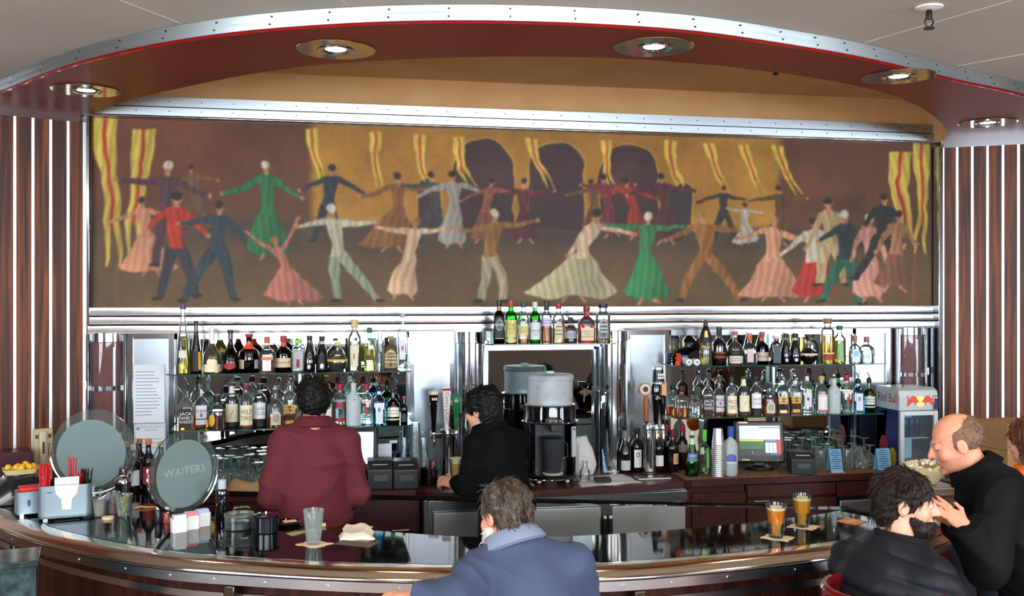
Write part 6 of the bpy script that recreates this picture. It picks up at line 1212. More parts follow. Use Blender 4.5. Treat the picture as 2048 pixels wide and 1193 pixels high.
p = bar_at(712, 1088); t = thing('paper_slip', 'dark grey paper slip under the folded napkins', 'paper', (p.x, p.y, KZ), -.5); MB().box((0, 0, .0006), (.17, .08, .001)).build('slip', M('slip_dark', (92, 84, 78), rough=.6), t, smooth=False)
p = bar_at(1704, 1044); t = thing('coaster', 'tan square coaster at the right of the pints', 'coaster', (p.x, p.y, KZ), .5); MB().box((0, 0, .0015), (.10, .10, .003)).build('board', M('coaster_tan', (206, 140, 92), rough=.8), t); MB().box((0, 0, .0033), (.07, .03, .0006)).build('coaster_print', M('coaster_pale', (224, 170, 120)), t, smooth=False)
p = bar_at(1722, 1015); t = thing('bar_mat', 'black rubber bar mat with a red print at the right end of the bar', 'bar mat', (p.x+.07, p.y-.02, KZ), .42); MB().box((0, 0, .007), (.34, .17, .014)).build('mat', M('matte_black'), t, bevel=.004); mb = MB(); mb.add([(-.03, -.005, .0146), (.03, -.012, .0146), (.13, .0, .0146), (.145, .035, .0146), (.06, .045, .0146), (.0, .03, .0146)], [(0, 1, 2, 3, 4, 5)]); mb.build('red_print', RED, t, smooth=False)
# cherries etc. under waiters sign
q = bar_at(290, 1018); t = thing('citrus_peel', 'curl of orange peel on the bar behind the olives', 'peel', (q.x, q.y, KZ)); MB().tube([(-.05, 0, .005), (-.02, .012, .008), (.01, .0, .006), (.05, .01, .005)], [.003, .006, .006, .003], 6).build('peel', M('peel', (220, 150, 80)), t)
# green marble pier and stool
p = atd(42, 1120, 3.95); ztop = p.z; t = thing('marble_divider', 'dark green marble clad low pillar at the lower left corner', 'pillar', (p.x-.05, p.y+.02, 0), .2)
MB().box((-.07, .05, ztop/2-.012), (.34, .22, ztop-.024)).build('marble_cladding', M('green_marble', (24, 44, 48), rough=.15, noise=(9, .42, .68), col2=(84, 112, 112)), t, bevel=.004); MB().box((-.07, .05, ztop-.012), (.36, .24, .024)).build('top_cap', M('green_marble'), t, bevel=.004)
p = atd(1690, 1180, 3.62); zs = p.z
t = thing('bar_stool', 'round red vinyl bar stool under the bearded man', 'stool', (p.x+.155, p.y+.0, 0)); SZ = .645
VIN = M('red_vinyl', (92, 8, 18), rough=.15, coat=.4); MB().lathe([(.02, SZ-.09), (.17, SZ-.085), (.195, SZ-.06), (.195, SZ-.02), (.17, SZ), (.02, SZ+.004)], seg=32).build('seat', VIN, t); MB().lathe([(.21, 0), (.22, .012), (.05, .035), (.032, .05), (.032, SZ-.09)], seg=28).build('pedestal', CHROME, t); MB().tube([(.16*math.cos(k*.2618), .16*math.sin(k*.2618), .26) for k in range(24)], .011, 8, closed=True).build('foot_ring', CHROME, t)
mb = MB(); arc_shell(mb, .225, SZ+.06, zs+.004, math.pi*.55, math.pi*2.35-math.pi*.55, n_=24, ri=.185); mb.build('backrest', VIN, t, bevel=.015)
for a in (2.2, 4.2): MB().tube([(.18*math.cos(a), .18*math.sin(a), SZ-.06), (.205*math.cos(a), .205*math.sin(a), SZ+.10)], .012, 8).build('back_support', CHROME, t)
p3_ = atd(1050, 1300, 3.32); t = thing('bar_stool', 'red vinyl bar stool under the man in blue', 'stool', (p3_.x, p3_.y, 0)); MB().lathe([(.02, .54), (.17, .545), (.195, .57), (.195, .60), (.17, .62), (.02, .624)], seg=32).build('seat', VIN, t); MB().lathe([(.21, 0), (.22, .012), (.05, .035), (.032, .05), (.032, .54)], seg=28).build('pedestal', CHROME, t)
# ------------------------------------------------------------------ people (smooth blended solids meshed by surface nets)
class Solid:
    def __init__(s, lo, hi, h):
        s.h = h; s.lo = np.array(lo, float); s.n = [int(math.ceil((b-a)/h))+1 for a, b in zip(lo, hi)]
        s.ax = [s.lo[i]+h*np.arange(s.n[i]) for i in range(3)]; s.a = np.full(s.n, .3, np.float32)
    def _sl(s, lo, hi):
        r = []
        for i in range(3):
            a = max(0, int((lo[i]-s.lo[i])/s.h)); b = min(s.n[i], int((hi[i]-s.lo[i])/s.h)+2)
            if b <= a: return None
            r.append(slice(a, b))
        return tuple(r)
    def _g(s, sl): return np.meshgrid(*[s.ax[i][sl[i]].astype(np.float32) for i in range(3)], indexing='ij', sparse=True)
    def _min(s, sl, d, k):
        a = s.a[sl]
        if k > 0: t = np.clip(.5+.5*(d-a)/k, 0, 1); s.a[sl] = d+(a-d)*t-k*t*(1-t)
        else: s.a[sl] = np.minimum(a, d)
    def cap(s, p, q, r0, r1=None, k=.02):
        r1 = r0 if r1 is None else r1; p = np.array(p, np.float32); q = np.array(q, np.float32); m = max(r0, r1)+k+.03
        sl = s._sl(np.minimum(p, q)-m, np.maximum(p, q)+m)
        if sl is None: return s
        X, Y, Z = s._g(sl); e = q-p; L = float(e@e)+1e-9; t = np.clip(((X-p[0])*e[0]+(Y-p[1])*e[1]+(Z-p[2])*e[2])/L, 0, 1)
        d = np.sqrt((X-p[0]-t*e[0])**2+(Y-p[1]-t*e[1])**2+(Z-p[2]-t*e[2])**2)-(r0+(r1-r0)*t); s._min(sl, d, k); return s
    def _ell(s, c, r, R, pad):
        c = np.array(c, np.float32); m = max(r)+pad; sl = s._sl(c-m, c+m)
        if sl is None: return None, None
        X, Y, Z = s._g(sl); X = X-c[0]; Y = Y-c[1]; Z = Z-c[2]
        if R is not None:
            X, Y, Z = [R[0][i]*X+R[1][i]*Y+R[2][i]*Z for i in range(3)]
        k0 = np.sqrt((X/r[0])**2+(Y/r[1])**2+(Z/r[2])**2); k1 = np.sqrt((X/r[0]**2)**2+(Y/r[1]**2)**2+(Z/r[2]**2)**2)+1e-6
        return sl, k0*(k0-1)/k1
    def ell(s, c, r, R=None, k=.02):
        sl, d = s._ell(c, r, R, k+.03)
        if sl is not None: s._min(sl, d, k)
        return s
    def sub(s, c, r, R=None):
        sl, d = s._ell(c, r, R, .03)
        if sl is not None: s.a[sl] = np.maximum(s.a[sl], -d)
        return s
    def cut(s, p, n_):
        """remove everything on the side the normal points to"""
        n_ = Vector(n_).normalized(); X, Y, Z = s._g((slice(None),)*3); s.a = np.maximum(s.a, ((X-p[0])*n_[0]+(Y-p[1])*n_[1]+(Z-p[2])*n_[2]).astype(np.float32)); return s
    def mesh(s):
        a = s.a; a[0] = a[-1] = .3; a[:, 0] = a[:, -1] = .3; a[:, :, 0] = a[:, :, -1] = .3
        S_ = a < 0; n = s.n; cs = np.zeros([k-1 for k in n], np.int8)
        for dx in (0, 1):
            for dy in (0, 1):
                for dz in (0, 1): cs += S_[dx:n[0]-1+dx, dy:n[1]-1+dy, dz:n[2]-1+dz]
        act = (cs > 0) & (cs < 8); ijk = np.argwhere(act); idx = np.full(cs.shape, -1, np.int32); idx[act] = np.arange(len(ijk)); acc = np.zeros((len(ijk), 3)); cnt = np.zeros(len(ijk))
        C8 = [(i, j, k) for i in (0, 1) for j in (0, 1) for k in (0, 1)]
        for p in C8:
            for ax in range(3):
                if p[ax]: continue
                q = list(p); q[ax] = 1; va = a[ijk[:, 0]+p[0], ijk[:, 1]+p[1], ijk[:, 2]+p[2]]; vb = a[ijk[:, 0]+q[0], ijk[:, 1]+q[1], ijk[:, 2]+q[2]]
                m = (va < 0) != (vb < 0); t = np.where(m, va/np.where(m, va-vb, 1), 0); pt = np.array(p, float)[None]+t[:, None]*(np.array(q)-np.array(p))[None]
                acc += pt*m[:, None]; cnt += m
        V = s.lo+s.h*(ijk+acc/cnt[:, None]); F = []
        for ax in range(3):
            b, c_ = (ax+1) % 3, (ax+2) % 3; lo = [slice(None)]*3; hi = [slice(None)]*3; lo[ax] = slice(0, -1); hi[ax] = slice(1, None)
            sg = S_[tuple(lo)] != S_[tuple(hi)]; e = np.argwhere(sg); ok = (e[:, b] > 0) & (e[:, c_] > 0) & (e[:, b] < n[b]-1) & (e[:, c_] < n[c_]-1); e = e[ok]; fl = S_[tuple(e.T)]
            def cell(db, dc): q = e.copy(); q[:, b] -= db; q[:, c_] -= dc; return idx[tuple(q.T)]
            Q = np.stack([cell(1, 1), cell(0, 1), cell(0, 0), cell(1, 0)], 1); Q[~fl] = Q[~fl][:, ::-1]; F.append(Q)
        return V, np.concatenate(F)
def to_mesh(name, V, F, cols=None, relax=1):
    if relax:
        for _ in range(relax):
            acc = np.zeros_like(V); cnt = np.zeros(len(V))
            for i in range(4):
                np.add.at(acc, F[:, i], V[F[:, (i+1) % 4]]+V[F[:, i-1]]); np.add.at(cnt, F[:, i], 2)
            V = .5*V+.5*acc/np.maximum(cnt, 1)[:, None]
    me = bpy.data.meshes.new(name); me.vertices.add(len(V)); me.vertices.foreach_set('co', V.ravel()); me.loops.add(F.size); me.loops.foreach_set('vertex_index', F.astype(np.int32).ravel())
    me.polygons.add(len(F)); me.polygons.foreach_set('loop_start', np.arange(0, F.size, 4)); me.update()
    if cols is not None:
        ca = me.color_attributes.new('paint', 'FLOAT_COLOR', 'POINT'); ca.data.foreach_set('color', np.concatenate([cols, np.ones((len(V), 1))], 1).astype(np.float32).ravel())
    return me
def normals(me):
    n = np.zeros(len(me.vertices)*3); me.vertex_normals.foreach_get('vector', n); return n.reshape(-1, 3)
def displace(me, fn):
    V = np.zeros(len(me.vertices)*3); me.vertices.foreach_get('co', V); V = V.reshape(-1, 3); N = normals(me); V += N*fn(V)[:, None]; me.vertices.foreach_set('co', V.ravel()); me.update()
def folds(amp, seed, fz=26., fx=14.):
    r = np.random.default_rng(seed); ph = r.uniform(0, 6.28, 8)
    def f(V):
        x, y, z = V.T; w_ = .5*np.sin(5*z+ph[0]+3*x)+.4*np.sin(7*x+4*y+ph[1])
        a = np.sin(fx*(x+.6*y)+4*w_+ph[2]); b = np.sin(fz*z+6*x+5*w_+ph[3]); c_ = np.sin(11*(z+x)-8*y+3*w_+ph[4])
        rg = lambda q: (1-np.abs(q))**2.2; return amp*(.9*rg(np.sin(.5*fx*(x+.6*y)+3*w_+ph[2]))+.8*rg(np.sin(.55*fz*z+5*x+4*w_+ph[3]))*np.clip(c_+.3, 0, 1)+.7*rg(np.sin(17*(x*.8-z)+9*y+4*w_+ph[5]))*np.clip(-c_+.2, 0, 1)+.25*c_-.5)
    return f
SKINMAT = M('skin', (205, 150, 120), rough=.5, sss=.05); _nt = SKINMAT.node_tree; _at = _nt.nodes.new('ShaderNodeAttribute'); _at.attribute_name = 'paint'; _nt.links.new(_at.outputs['Color'], _nt.nodes['Principled BSDF'].inputs['Base Color'])
def head_frame(c, yaw, pitch, roll=0): return Matrix.Translation(c) @ Matrix.Rotation(yaw, 4, 'Z') @ Matrix.Rotation(pitch, 4, 'X') @ Matrix.Rotation(roll, 4, 'Y')
def head_solid(S_, Hm, sc=1.0):
    R = [[Hm[i][j] for j in range(3)] for i in range(3)]
    W_ = lambda p: tuple(Hm @ (Vector(p)*sc)); e = lambda c_, r, k=.012: S_.ell(W_(c_), [q*sc for q in r], R, k)
    e((0, -.014, .030), (.077, .096, .086), .02); e((0, .030, -.030), (.062, .066, .080), .02); e((0, .040, -.074), (.047, .048, .040), .02); e((0, .080, -.098), (.019, .019, .016))
    e((0, .079, .020), (.050, .018, .012)); S_.cap(W_((0, .094, .008)), W_((0, .113, -.026)), .008*sc, .0125*sc, .010)
    for s in (-1, 1):
        e((s*.013, .100, -.029), (.009, .010, .008), .006); e((s*.042, .060, -.030), (.024, .024, .026), .015); S_.sub(W_((s*.031, .098, .006)), [.015*sc, .014*sc, .011*sc], R); e((s*.031, .080, .005), (.0125, .0125, .0115), .003)
        e((s*.078, -.010, -.012), (.009, .021, .032), .006); S_.sub(W_((s*.088, -.004, -.010)), [.007*sc, .011*sc, .019*sc], R)
    e((0, .094, -.056), (.023, .009, .005), .005); e((0, .093, -.066), (.019, .009, .006), .005)
    S_.cap(W_((0, -.022, -.05)), W_((0, -.04, -.13)), .053*sc, .054*sc, .02)
def head_paint(V, Hm, skin, sc=1.0, stubble=0, brow=(60, 40, 30), lids=False):
    Hi = np.array(Hm.inverted()); P = (V @ Hi[:3, :3].T+Hi[:3, 3])/sc; x, y, z = P.T; sk = np.array(lin(skin)); C_ = np.tile(sk, (len(V), 1))
    nr = 1+.10*np.sin(V[:, 0]*90+3*np.sin(V[:, 2]*70))*np.sin(V[:, 1]*80+1); C_ *= nr[:, None]**.5
    def mk(m, c_, a=1.0): C_[m] = C_[m]*(1-a)+np.array(lin(c_))*a
    red = np.clip(1-np.hypot((np.abs(x)-.044)/.03, (z+.03)/.03), 0, 1)*(y > .03); C_[:] = C_*(1-.35*red[:, None])+np.array(lin((206, 110, 90)))*.35*red[:, None]
    near = (np.abs(P).max(1) < .14)
    if stubble: mk(near & (z < -.045) & (y > -.01) & (z > -.13), (120, 92, 78), stubble)
    mk(near & (y > .06) & (np.abs(np.abs(x)-.033) < .019) & (np.abs(z-.024-.1*(np.abs(x)-.033)) < .0042), brow, .8)
    mk(near & (y > .08) & (np.abs(x) < .024) & (np.abs(z+.061) < .0085*(1-(x/.027)**2)), (170, 84, 78), .7)
    for s in (-1, 1):
        if lids: mk(near & (y > .075) & (np.abs(x-s*.031) < .012) & (np.abs(z+.003) < .0018), (70, 44, 36)); continue
        d = np.hypot(x-s*.031, (z-.005)*1.5); mk(near & (y > .075) & (d < .012), (224, 216, 208)); mk(near & (y > .085) & (np.hypot(x-s*.031, z-.005) < .0058), (40, 30, 26))
    return C_
def hand(S_, wrist, d, up, curl=.5, scale=1.0, side=1, spread=.12):
    """wrist point, pointing direction d, back-of-hand normal up; side=+1 thumb towards d x up"""
    d = Vector(d).normalized(); up = Vector(up); up = (up-d*up.dot(d)).normalized(); sd = d.cross(up)*side; w_ = Vector(wrist); s = scale
    R = [[sd[i], d[i], up[i]] for i in range(3)]
    S_.ell(w_+d*.048*s, (.041*s, .052*s, .017*s), R, .012); S_.cap(w_-d*.02, w_+d*.02*s, .026*s, .024*s, .015)
    for i, (off, ln) in enumerate(((.030, .074), (.010, .082), (-.011, .076), (-.030, .058))):
        p = w_+d*.088*s+sd*off*s; a = spread*(1.5-i)*.5; dd = (d+sd*a).normalized(); ang = 0
        for j, f_ in enumerate((.45, .32, .25)):
            ang += curl*(.7 if j == 0 else 1.0); dv = dd*math.cos(ang)-up*math.sin(ang); q = p+dv*ln*f_*s; S_.cap(p, q, (.0094-.0008*j)*s, (.0088-.0008*j)*s, .004); p = q
    p = w_+d*.022*s+sd*.028*s; q = p+(d*.6+sd*.7-up*.25*curl).normalized()*.040*s; S_.cap(p, q, .0125*s, .0105*s, .008); q2 = q+(d*.9+sd*.15-up*.45*curl).normalized()*.032*s; S_.cap(q, q2, .0102*s, .0085*s, .004)
def hair_part(name, Hm, parent, mat, sc, solidfn, strands=500, slen=.035, flow=None, seed=1, h=.005, bump=.004):
    c = Vector(Hm.translation); S_ = Solid(c-Vector((.19, .19, .20)), c+Vector((.19, .19, .19)), h); R = [[Hm[i][j] for j in range(3)] for i in range(3)]
    solidfn(S_, lambda p: tuple(Hm @ (Vector(p)*sc)), R, sc, Hm); V, F = S_.mesh(); me = to_mesh(name, V, F)
    r = np.random.default_rng(seed); ph = r.uniform(0, 6, 6); Hi = np.array(Hm.inverted())
    def fz(V):
        P = V @ Hi[:3, :3].T+Hi[:3, 3]; x, y, z = P.T; return bump*(np.sin(140*x+9*np.sin(30*z+ph[0])+ph[1])*.5+np.sin(95*y+8*np.sin(40*z+ph[2])+60*x)*.4+np.sin(60*(x-y)+ph[3]))
    displace(me, fz)
    V2 = np.zeros(len(me.vertices)*3); me.vertices.foreach_get('co', V2); V2 = V2.reshape(-1, 3); N = normals(me); o = obj(name, me, mat, parent, ang=70)
    if strands:
        mb = MB(); pick = r.choice(len(V2), strands); fw = Vector(flow or (0, -.5, -1)); fw = (Hm.to_3x3() @ fw).normalized()
        for k in pick:
            n_ = Vector(N[k]); t = fw-n_*fw.dot(n_)+Vector(r.normal(0, .16, 3))
            if t.length < .1: continue
            t.normalize(); p = Vector(V2[k])+n_*.001; L = slen*r.uniform(.6, 1.3); lift = r.uniform(.0, .10)
            mb.tube([p, p+t*L*.5+n_*(.0015+lift*.006)-n_*L*L*.9, p+t*L+n_*(.0005+lift*.008)-n_*L*L*4.0], [.0022, .0018, .0005], 3, caps=False)
        st = mb.build('hair_strands', mat, o, ang=80); st['kind'] = 'stuff'
    return o
def add_torso(S_, J, g, k=.045, chest=(.165, .115, .17), belly=(.150, .118, .16), pel=(.160, .120, .12)):
    """torso from pelvis to chest along J; g = garment thickness"""
    pv, ch, nk = [Vector(J[q]) for q in ('pelvis', 'chest', 'neck')]; sh = Vector(J['shR'])-Vector(J['shL']); rt = sh.normalized()
    up = (ch-pv).normalized(); fw = up.cross(rt).normalized(); rt = fw.cross(up).normalized(); R = [[rt[i], fw[i], up[i]] for i in range(3)]; mid = (pv+ch)/2
    S_.ell(pv, [q+g for q in pel], R, k); S_.ell(mid, [q+g for q in belly], R, k); S_.ell(ch, [q+g for q in chest], R, k)
    S_.cap(nk-up*.01, J['shL'], .055+g*.7, .060+g*.6, k); S_.cap(nk-up*.01, J['shR'], .055+g*.7, .060+g*.6, k); S_.cap(ch, nk+up*(.015 if g > 0 else 0), .075+g, .052+g*1.3 if g > 0 else .050, k)
def add_arms(S_, J, g, k=.025, r=(.054, .044, .032)):
    for s in 'LR':
        if 'el'+s in J: S_.cap(J['sh'+s], J['el'+s], r[0]+g, r[1]+g, k); S_.cap(J['el'+s], J['wr'+s], r[1]+g, r[2]+g, k)
def add_legs(S_, J, g, k=.03):
    for s in 'LR': S_.cap(J['hip'+s], J['kn'+s], .080+g, .058+g, k); S_.cap(J['kn'+s], J['an'+s], .056+g, .042+g, k)
def person(label, base, th, J, head, skin, upper, lower, hairfn, hands=(), sc=1.0, hb=.005, brow=(50, 36, 28), stubble=0, lids=False, hem=None, extra=None, arm_r=(.054, .044, .032), gar=.012, quilt=0, fold=.006, collar=None, torso={}, hair=None, seed=1, legs=True):
    """J: joints in the person's frame (x right, y forward, z up); base/th place it"""
    T = Matrix.Translation((base[0], base[1], 0)) @ Matrix.Rotation(th, 4, 'Z'); t = thing('person', label, 'person', (base[0], base[1], 0), th)
    J = {k_: Vector(v) for k_, v in J.items()}; Hm = head_frame(Vector(head[0]), *head[1:])
    P = list(J.values()); zlo = min(J['pelvis'].z-.16, *[J[q].z for q in J if q[:2] == 'wr'] or [9])-.12
    lo = [min(p[i] for q, p in J.items() if q[:2] not in ('kn', 'an', 'hi'))-.24 for i in range(2)]+[zlo]; hi = [max(p[i] for q, p in J.items() if q[:2] not in ('kn', 'an', 'hi'))+.24 for i in range(2)]+[head[0][2]+.15*sc]
    for i in range(2): lo[i] = min(lo[i], head[0][i]-.15); hi[i] = max(hi[i], head[0][i]+.15)
    B = Solid(lo, hi, hb); add_torso(B, J, -.008); add_arms(B, J, -.006); head_solid(B, Hm, sc); B.cap(Vector(Hm.translation)+Vector((0, -.03, -.08)), J['neck'], .053, .055, .015)
    for hd in hands: hand(B, *hd)
    V, F = B.mesh(); C_ = head_paint(V, Hm, skin, sc, stubble, brow, lids); obj('body', to_mesh('body', V, F, C_), SKINMAT, t, ang=80)
    G = Solid(lo, hi, .008); add_torso(G, J, gar, **torso); add_arms(G, J, gar*.9, r=arm_r)
    if extra: extra(G, J)
    for hd in hands: w_ = Vector(hd[0]); d = Vector(hd[1]).normalized(); d = next(((J['wr'+q]-J['el'+q]).normalized() for q in 'LR' if 'wr'+q in J and (J['wr'+q]-w_).length < .01), d); X, Y, Z = G._g((slice(None),)*3); dist = ((X-w_.x)*d.x+(Y-w_.y)*d.y+(Z-w_.z)*d.z); near = (X-w_.x)**2+(Y-w_.y)**2+(Z-w_.z)**2 < .085**2; G.a = np.where(near, np.maximum(G.a, dist.astype(np.float32)-.004), G.a)
    hc = J['neck']+(Vector(Hm.translation)-J['neck']).normalized()*.030
    G.cut((hc.x, hc.y, hc.z), (Vector(Hm.translation)-J['neck']).normalized())
    if hem is not None: G.cut((0, 0, hem), (0, 0, -1))
    V, F = G.mesh(); me = to_mesh('jacket', V, F); displace(me, folds(fold, seed))
    if quilt:
        ax = (J['chest']-J['pelvis']).normalized(); pz = np.array(ax)
        def qf(V):
            u = (V @ pz)/quilt; u2 = u+.12*np.sin(V[:, 0]*9)+.10*np.sin(V[:, 1]*11); return .013*np.abs(np.sin(math.pi*u2))**.6-.009
        displace(me, qf)
    gm = obj(upper[0], me, upper[1], t, ang=80)
    if collar:
        nk = J['neck']; dirn = (Vector(Hm.translation)-nk).normalized(); a_ = dirn.cross(Vector((0, 1, 0))).normalized(); b_ = dirn.cross(a_).normalized(); mb = MB(); n_ = 24
        v = []
        for k in range(n_):
            an = 2*math.pi*k/n_; rd = a_*math.cos(an)+b_*math.sin(an)
            for (rr, zz) in ((.070, -.01), (.069, .040), (.076, .050), (.088, .046), (.112, -.004), (.098, -.012)): v.append(nk+rd*rr*collar[1]+dirn*zz)
        f = [(k*6+j, ((k+1) % n_)*6+j, ((k+1) % n_)*6+j+1, k*6+j+1) for k in range(n_) for j in range(5)]; mb.add(v, f); mb.build('collar', collar[0], gm, ang=70)
    if legs:
        ll = [min(J[q][i] for q in J if q[:2] in ('kn', 'an', 'hi', 'pe'))-.22 for i in range(2)]+[0]; hh = [max(J[q][i] for q in J if q[:2] in ('kn', 'an', 'hi', 'pe'))+.24 for i in range(2)]+[J['pelvis'].z+.15]
        Lg = Solid(ll, hh, .010); pv = J['pelvis']; Lg.ell(pv-Vector((0, 0, .03)), (.172, .13, .13), None, .03); add_legs(Lg, J, .012); V, F = Lg.mesh(); obj('trousers', to_mesh('trousers', V, F), lower, t, ang=80)
        for s in 'LR':
            an = J['an'+s]; kn = J['kn'+s]; q = Vector((an.x, an.y, 0)); fz = an.z-.075; sh = Solid((an.x-.09, an.y-.12, fz-.02), (an.x+.09, an.y+.24, fz+.13), .009); sh.ell((an.x, an.y+.01, fz+.055), (.042, .055, .05)).ell((an.x, an.y+.10, fz+.035), (.046, .095, .034)); sh.cut((0, 0, fz), (0, 0, -1)); V, F = sh.mesh(); obj('shoe', to_mesh('shoe', V, F), M('shoe_black', (18, 17, 17), rough=.3), t, ang=60)
    if hairfn: hairfn(Hm, t)
    return t, Hm
def cutl(S_, W_, Hm, p, n_): S_.cut(W_(p), tuple(Hm.to_3x3() @ Vector(n_)))
HAIRK = M('hair_black', (12, 10, 10), rough=.55, spec=.25); HAIRB = M('hair_dark_brown', (28, 19, 14), rough=.55, spec=.3); HAIRG = M('hair_greying', (44, 31, 21), rough=.5, noise=((50, 50, 14), .42, .74), col2=(92, 84, 74)); HAIRA = M('hair_auburn', (92, 48, 26), rough=.45)
def short_hair(S_, W_, R, sc, Hm):
    S_.ell(W_((0, -.020, .042)), [.090*sc, .104*sc, .092*sc], R, .0); S_.ell(W_((0, -.055, -.005)), [.078*sc, .062*sc, .075*sc], R, .03)
    S_.sub(W_((0, .16, -.075)), [.16*sc, .125*sc, .135*sc], R); cutl(S_, W_, Hm, (0, 0, -.075), (0, .25, -1))
    for s in (-1, 1): S_.sub(W_((s*.10, .012, -.030)), [.036*sc, .032*sc, .050*sc], R)
def mop_hair(S_, W_, R, sc, Hm):
    S_.ell(W_((0, -.022, .040)), [.100*sc, .114*sc, .098*sc], R, .0); S_.ell(W_((0, -.06, -.03)), [.086*sc, .062*sc, .085*sc], R, .03)
    S_.sub(W_((0, .17, -.070)), [.15*sc, .125*sc, .125*sc], R); cutl(S_, W_, Hm, (0, 0, -.100), (0, .2, -1))
    for s in (-1, 1): S_.sub(W_((s*.105, .03, -.045)), [.036*sc, .038*sc, .05*sc], R)
# --- bartender in maroon, seen from behind
b1 = atd(628, 900, 5.12)
def std(dx=0): return {}
J1 = dict(pelvis=(0, -.03, .99), chest=(0, .0, 1.28), neck=(0, .015, 1.455), shL=(-.168, .0, 1.375), shR=(.168, .0, 1.375), elL=(-.222, -.03, 1.10), elR=(.222, -.03, 1.10), wrL=(-.19, .20, 1.03), wrR=(.19, .20, 1.03), hipL=(-.09, -.02, .93), hipR=(.09, -.02, .93), knL=(-.10, .0, .50), knR=(.10, .0, .50), anL=(-.10, -.02, .075), anR=(.10, -.02, .075))
MAROON = M('maroon_shirt', (80, 19, 32), rough=.85, bump=(420, .3, .001), noise=(300, .4, .6), col2=(90, 24, 38)); BLKTR = M('black_trousers', (16, 16, 18), rough=.8)
person('bartender in a maroon shirt seen from behind at the back counter', (b1.x, b1.y), .04, J1, ((0, .035, 1.575), .0, -.18), (196, 140, 106), ('shirt', MAROON), BLKTR, lambda H, t: hair_part('hair', H, t, HAIRK, .96, short_hair, 600, .03, (0, -.4, -1), 3), hands=[((-.19, .20, 1.03), (.2, 1, -.2), (0, 0, 1), .6, 1, 1), ((.19, .20, 1.03), (-.2, 1, -.2), (0, 0, 1), .6, 1, -1)], sc=.96, hem=.965, gar=.017, fold=.016, collar=(MAROON, .98), torso=dict(belly=(.168, .125, .18), pel=(.178, .128, .14)), seed=4)
# --- bartender in black drawing a beer
b2 = atd(1000, 900, 5.5)
J2 = dict(pelvis=(.02, -.04, .98), chest=(0, .02, 1.22), neck=(-.02, .06, 1.385), shL=(-.145, .05, 1.31), shR=(.145, .0, 1.305), elL=(-.20, .15, 1.10), elR=(.215, .16, 1.10), wrL=(-.13, .38, 1.055), wrR=(.06, .40, 1.09), hipL=(-.08, -.03, .92), hipR=(.10, -.03, .92), knL=(-.10, .0, .50), knR=(.11, .0, .50), anL=(-.10, -.03, .075), anR=(.11, -.03, .075))
BLKSH = M('black_shirt', (7, 8, 10), rough=.9, spec=.1, noise=(6, .3, .7), col2=(12, 13, 15)); th2 = .72

def loc_of(base, th, w_): return tuple(Matrix.Rotation(-th, 3, 'Z') @ (Vector(w_)-Vector((base[0], base[1], 0))))
wl2 = loc_of(b2, th2, atd(914, 966, 5.80)); wr2 = loc_of(b2, th2, atd(948, 956, 5.86)); J2['wrL'] = wl2; J2['wrR'] = wr2
J2['elL'] = (-.15, .10, 1.08); J2['elR'] = (.17, .20, 1.09)
person('bartender in black filling a glass at the left beer taps', (b2.x, b2.y), th2, J2, ((-.035, .10, 1.495), .10, -.22), (214, 158, 132), ('shirt', BLKSH), BLKTR, lambda H, t: hair_part('hair', H, t, HAIRK, .95, mop_hair, 800, .035, (0, -.3, -1), 5), hands=[(wl2, (-.5, .8, .1), (-.5, -.5, .7), .9, .95, 1), (wr2, (-.75, .5, .15), (.3, -.9, .2), .45, .95, -1)], sc=.95, hem=.92, gar=.020, fold=.009, collar=(BLKSH, .98), torso=dict(chest=(.145, .11, .17), belly=(.14, .115, .16), pel=(.15, .12, .12)), seed=7)
# the glass he is filling
Rz = Matrix.Rotation(th2, 3, 'Z'); gp = Vector((b2.x, b2.y, 0))+Rz @ Vector((-.035, .50, 1.075))
gp2 = aty(913, 955, gp.y); t = thing('pint_glass', 'pint of beer with white foam held under the left taps', 'glass', (gp2.x, gp2.y, gp2.z-.035), 0); h = .146; R0, R1 = .030, .0445
MB().lathe([(R0*.98, 0), (R0, .003), (R1, h), (R1*.96, h), (R0*.93, .012), (.004, .012)], seg=28, cap1=False).build('glass', GLASS, t); MB().lathe([(R0*.925, .0125), ((R0+(R1-R0)*.78)*.955, h*.80)], seg=28).build('beer', M('beer_gold'), t); MB().lathe([((R0+(R1-R0)*.78)*.955, h*.802), ((R0+(R1-R0))*.955, h*1.0), (.03, h*1.02)], seg=28).build('foam', M('foam'), t)
# --- man in blue on a stool, seen from behind
b3 = atd(1058, 1150, 3.42)
BLUE = M('blue_jacket', (50, 61, 88), rough=.85, noise=(9, .3, .7), col2=(58, 69, 96), bump=(300, .25, .001)); LBL = M('pale_blue_collar', (120, 130, 154), rough=.85)
J3 = dict(pelvis=(.0, -.06, .79), chest=(-.01, .0, 1.08), neck=(-.035, .06, 1.265), shL=(-.175, .04, 1.165), shR=(.165, .0, 1.185), elL=(-.34, .08, .98), elR=(.25, .12, .92), wrL=(-.42, .20, 1.03), wrR=(.16, .26, .98), hipL=(-.09, -.03, .76), hipR=(.09, -.03, .76), knL=(-.16, .30, .66), knR=(.16, .30, .66), anL=(-.13, .22, .30), anR=(.13, .22, .30))
def loc3(a, b, d): return tuple(Matrix.Rotation(-.12, 3, 'Z') @ (atd(a, b, d)-Vector((b3.x, b3.y, 0))))
J3['wrL'] = loc3(842, 1196, 3.30); J3['elL'] = loc3(908, 1205, 3.24)
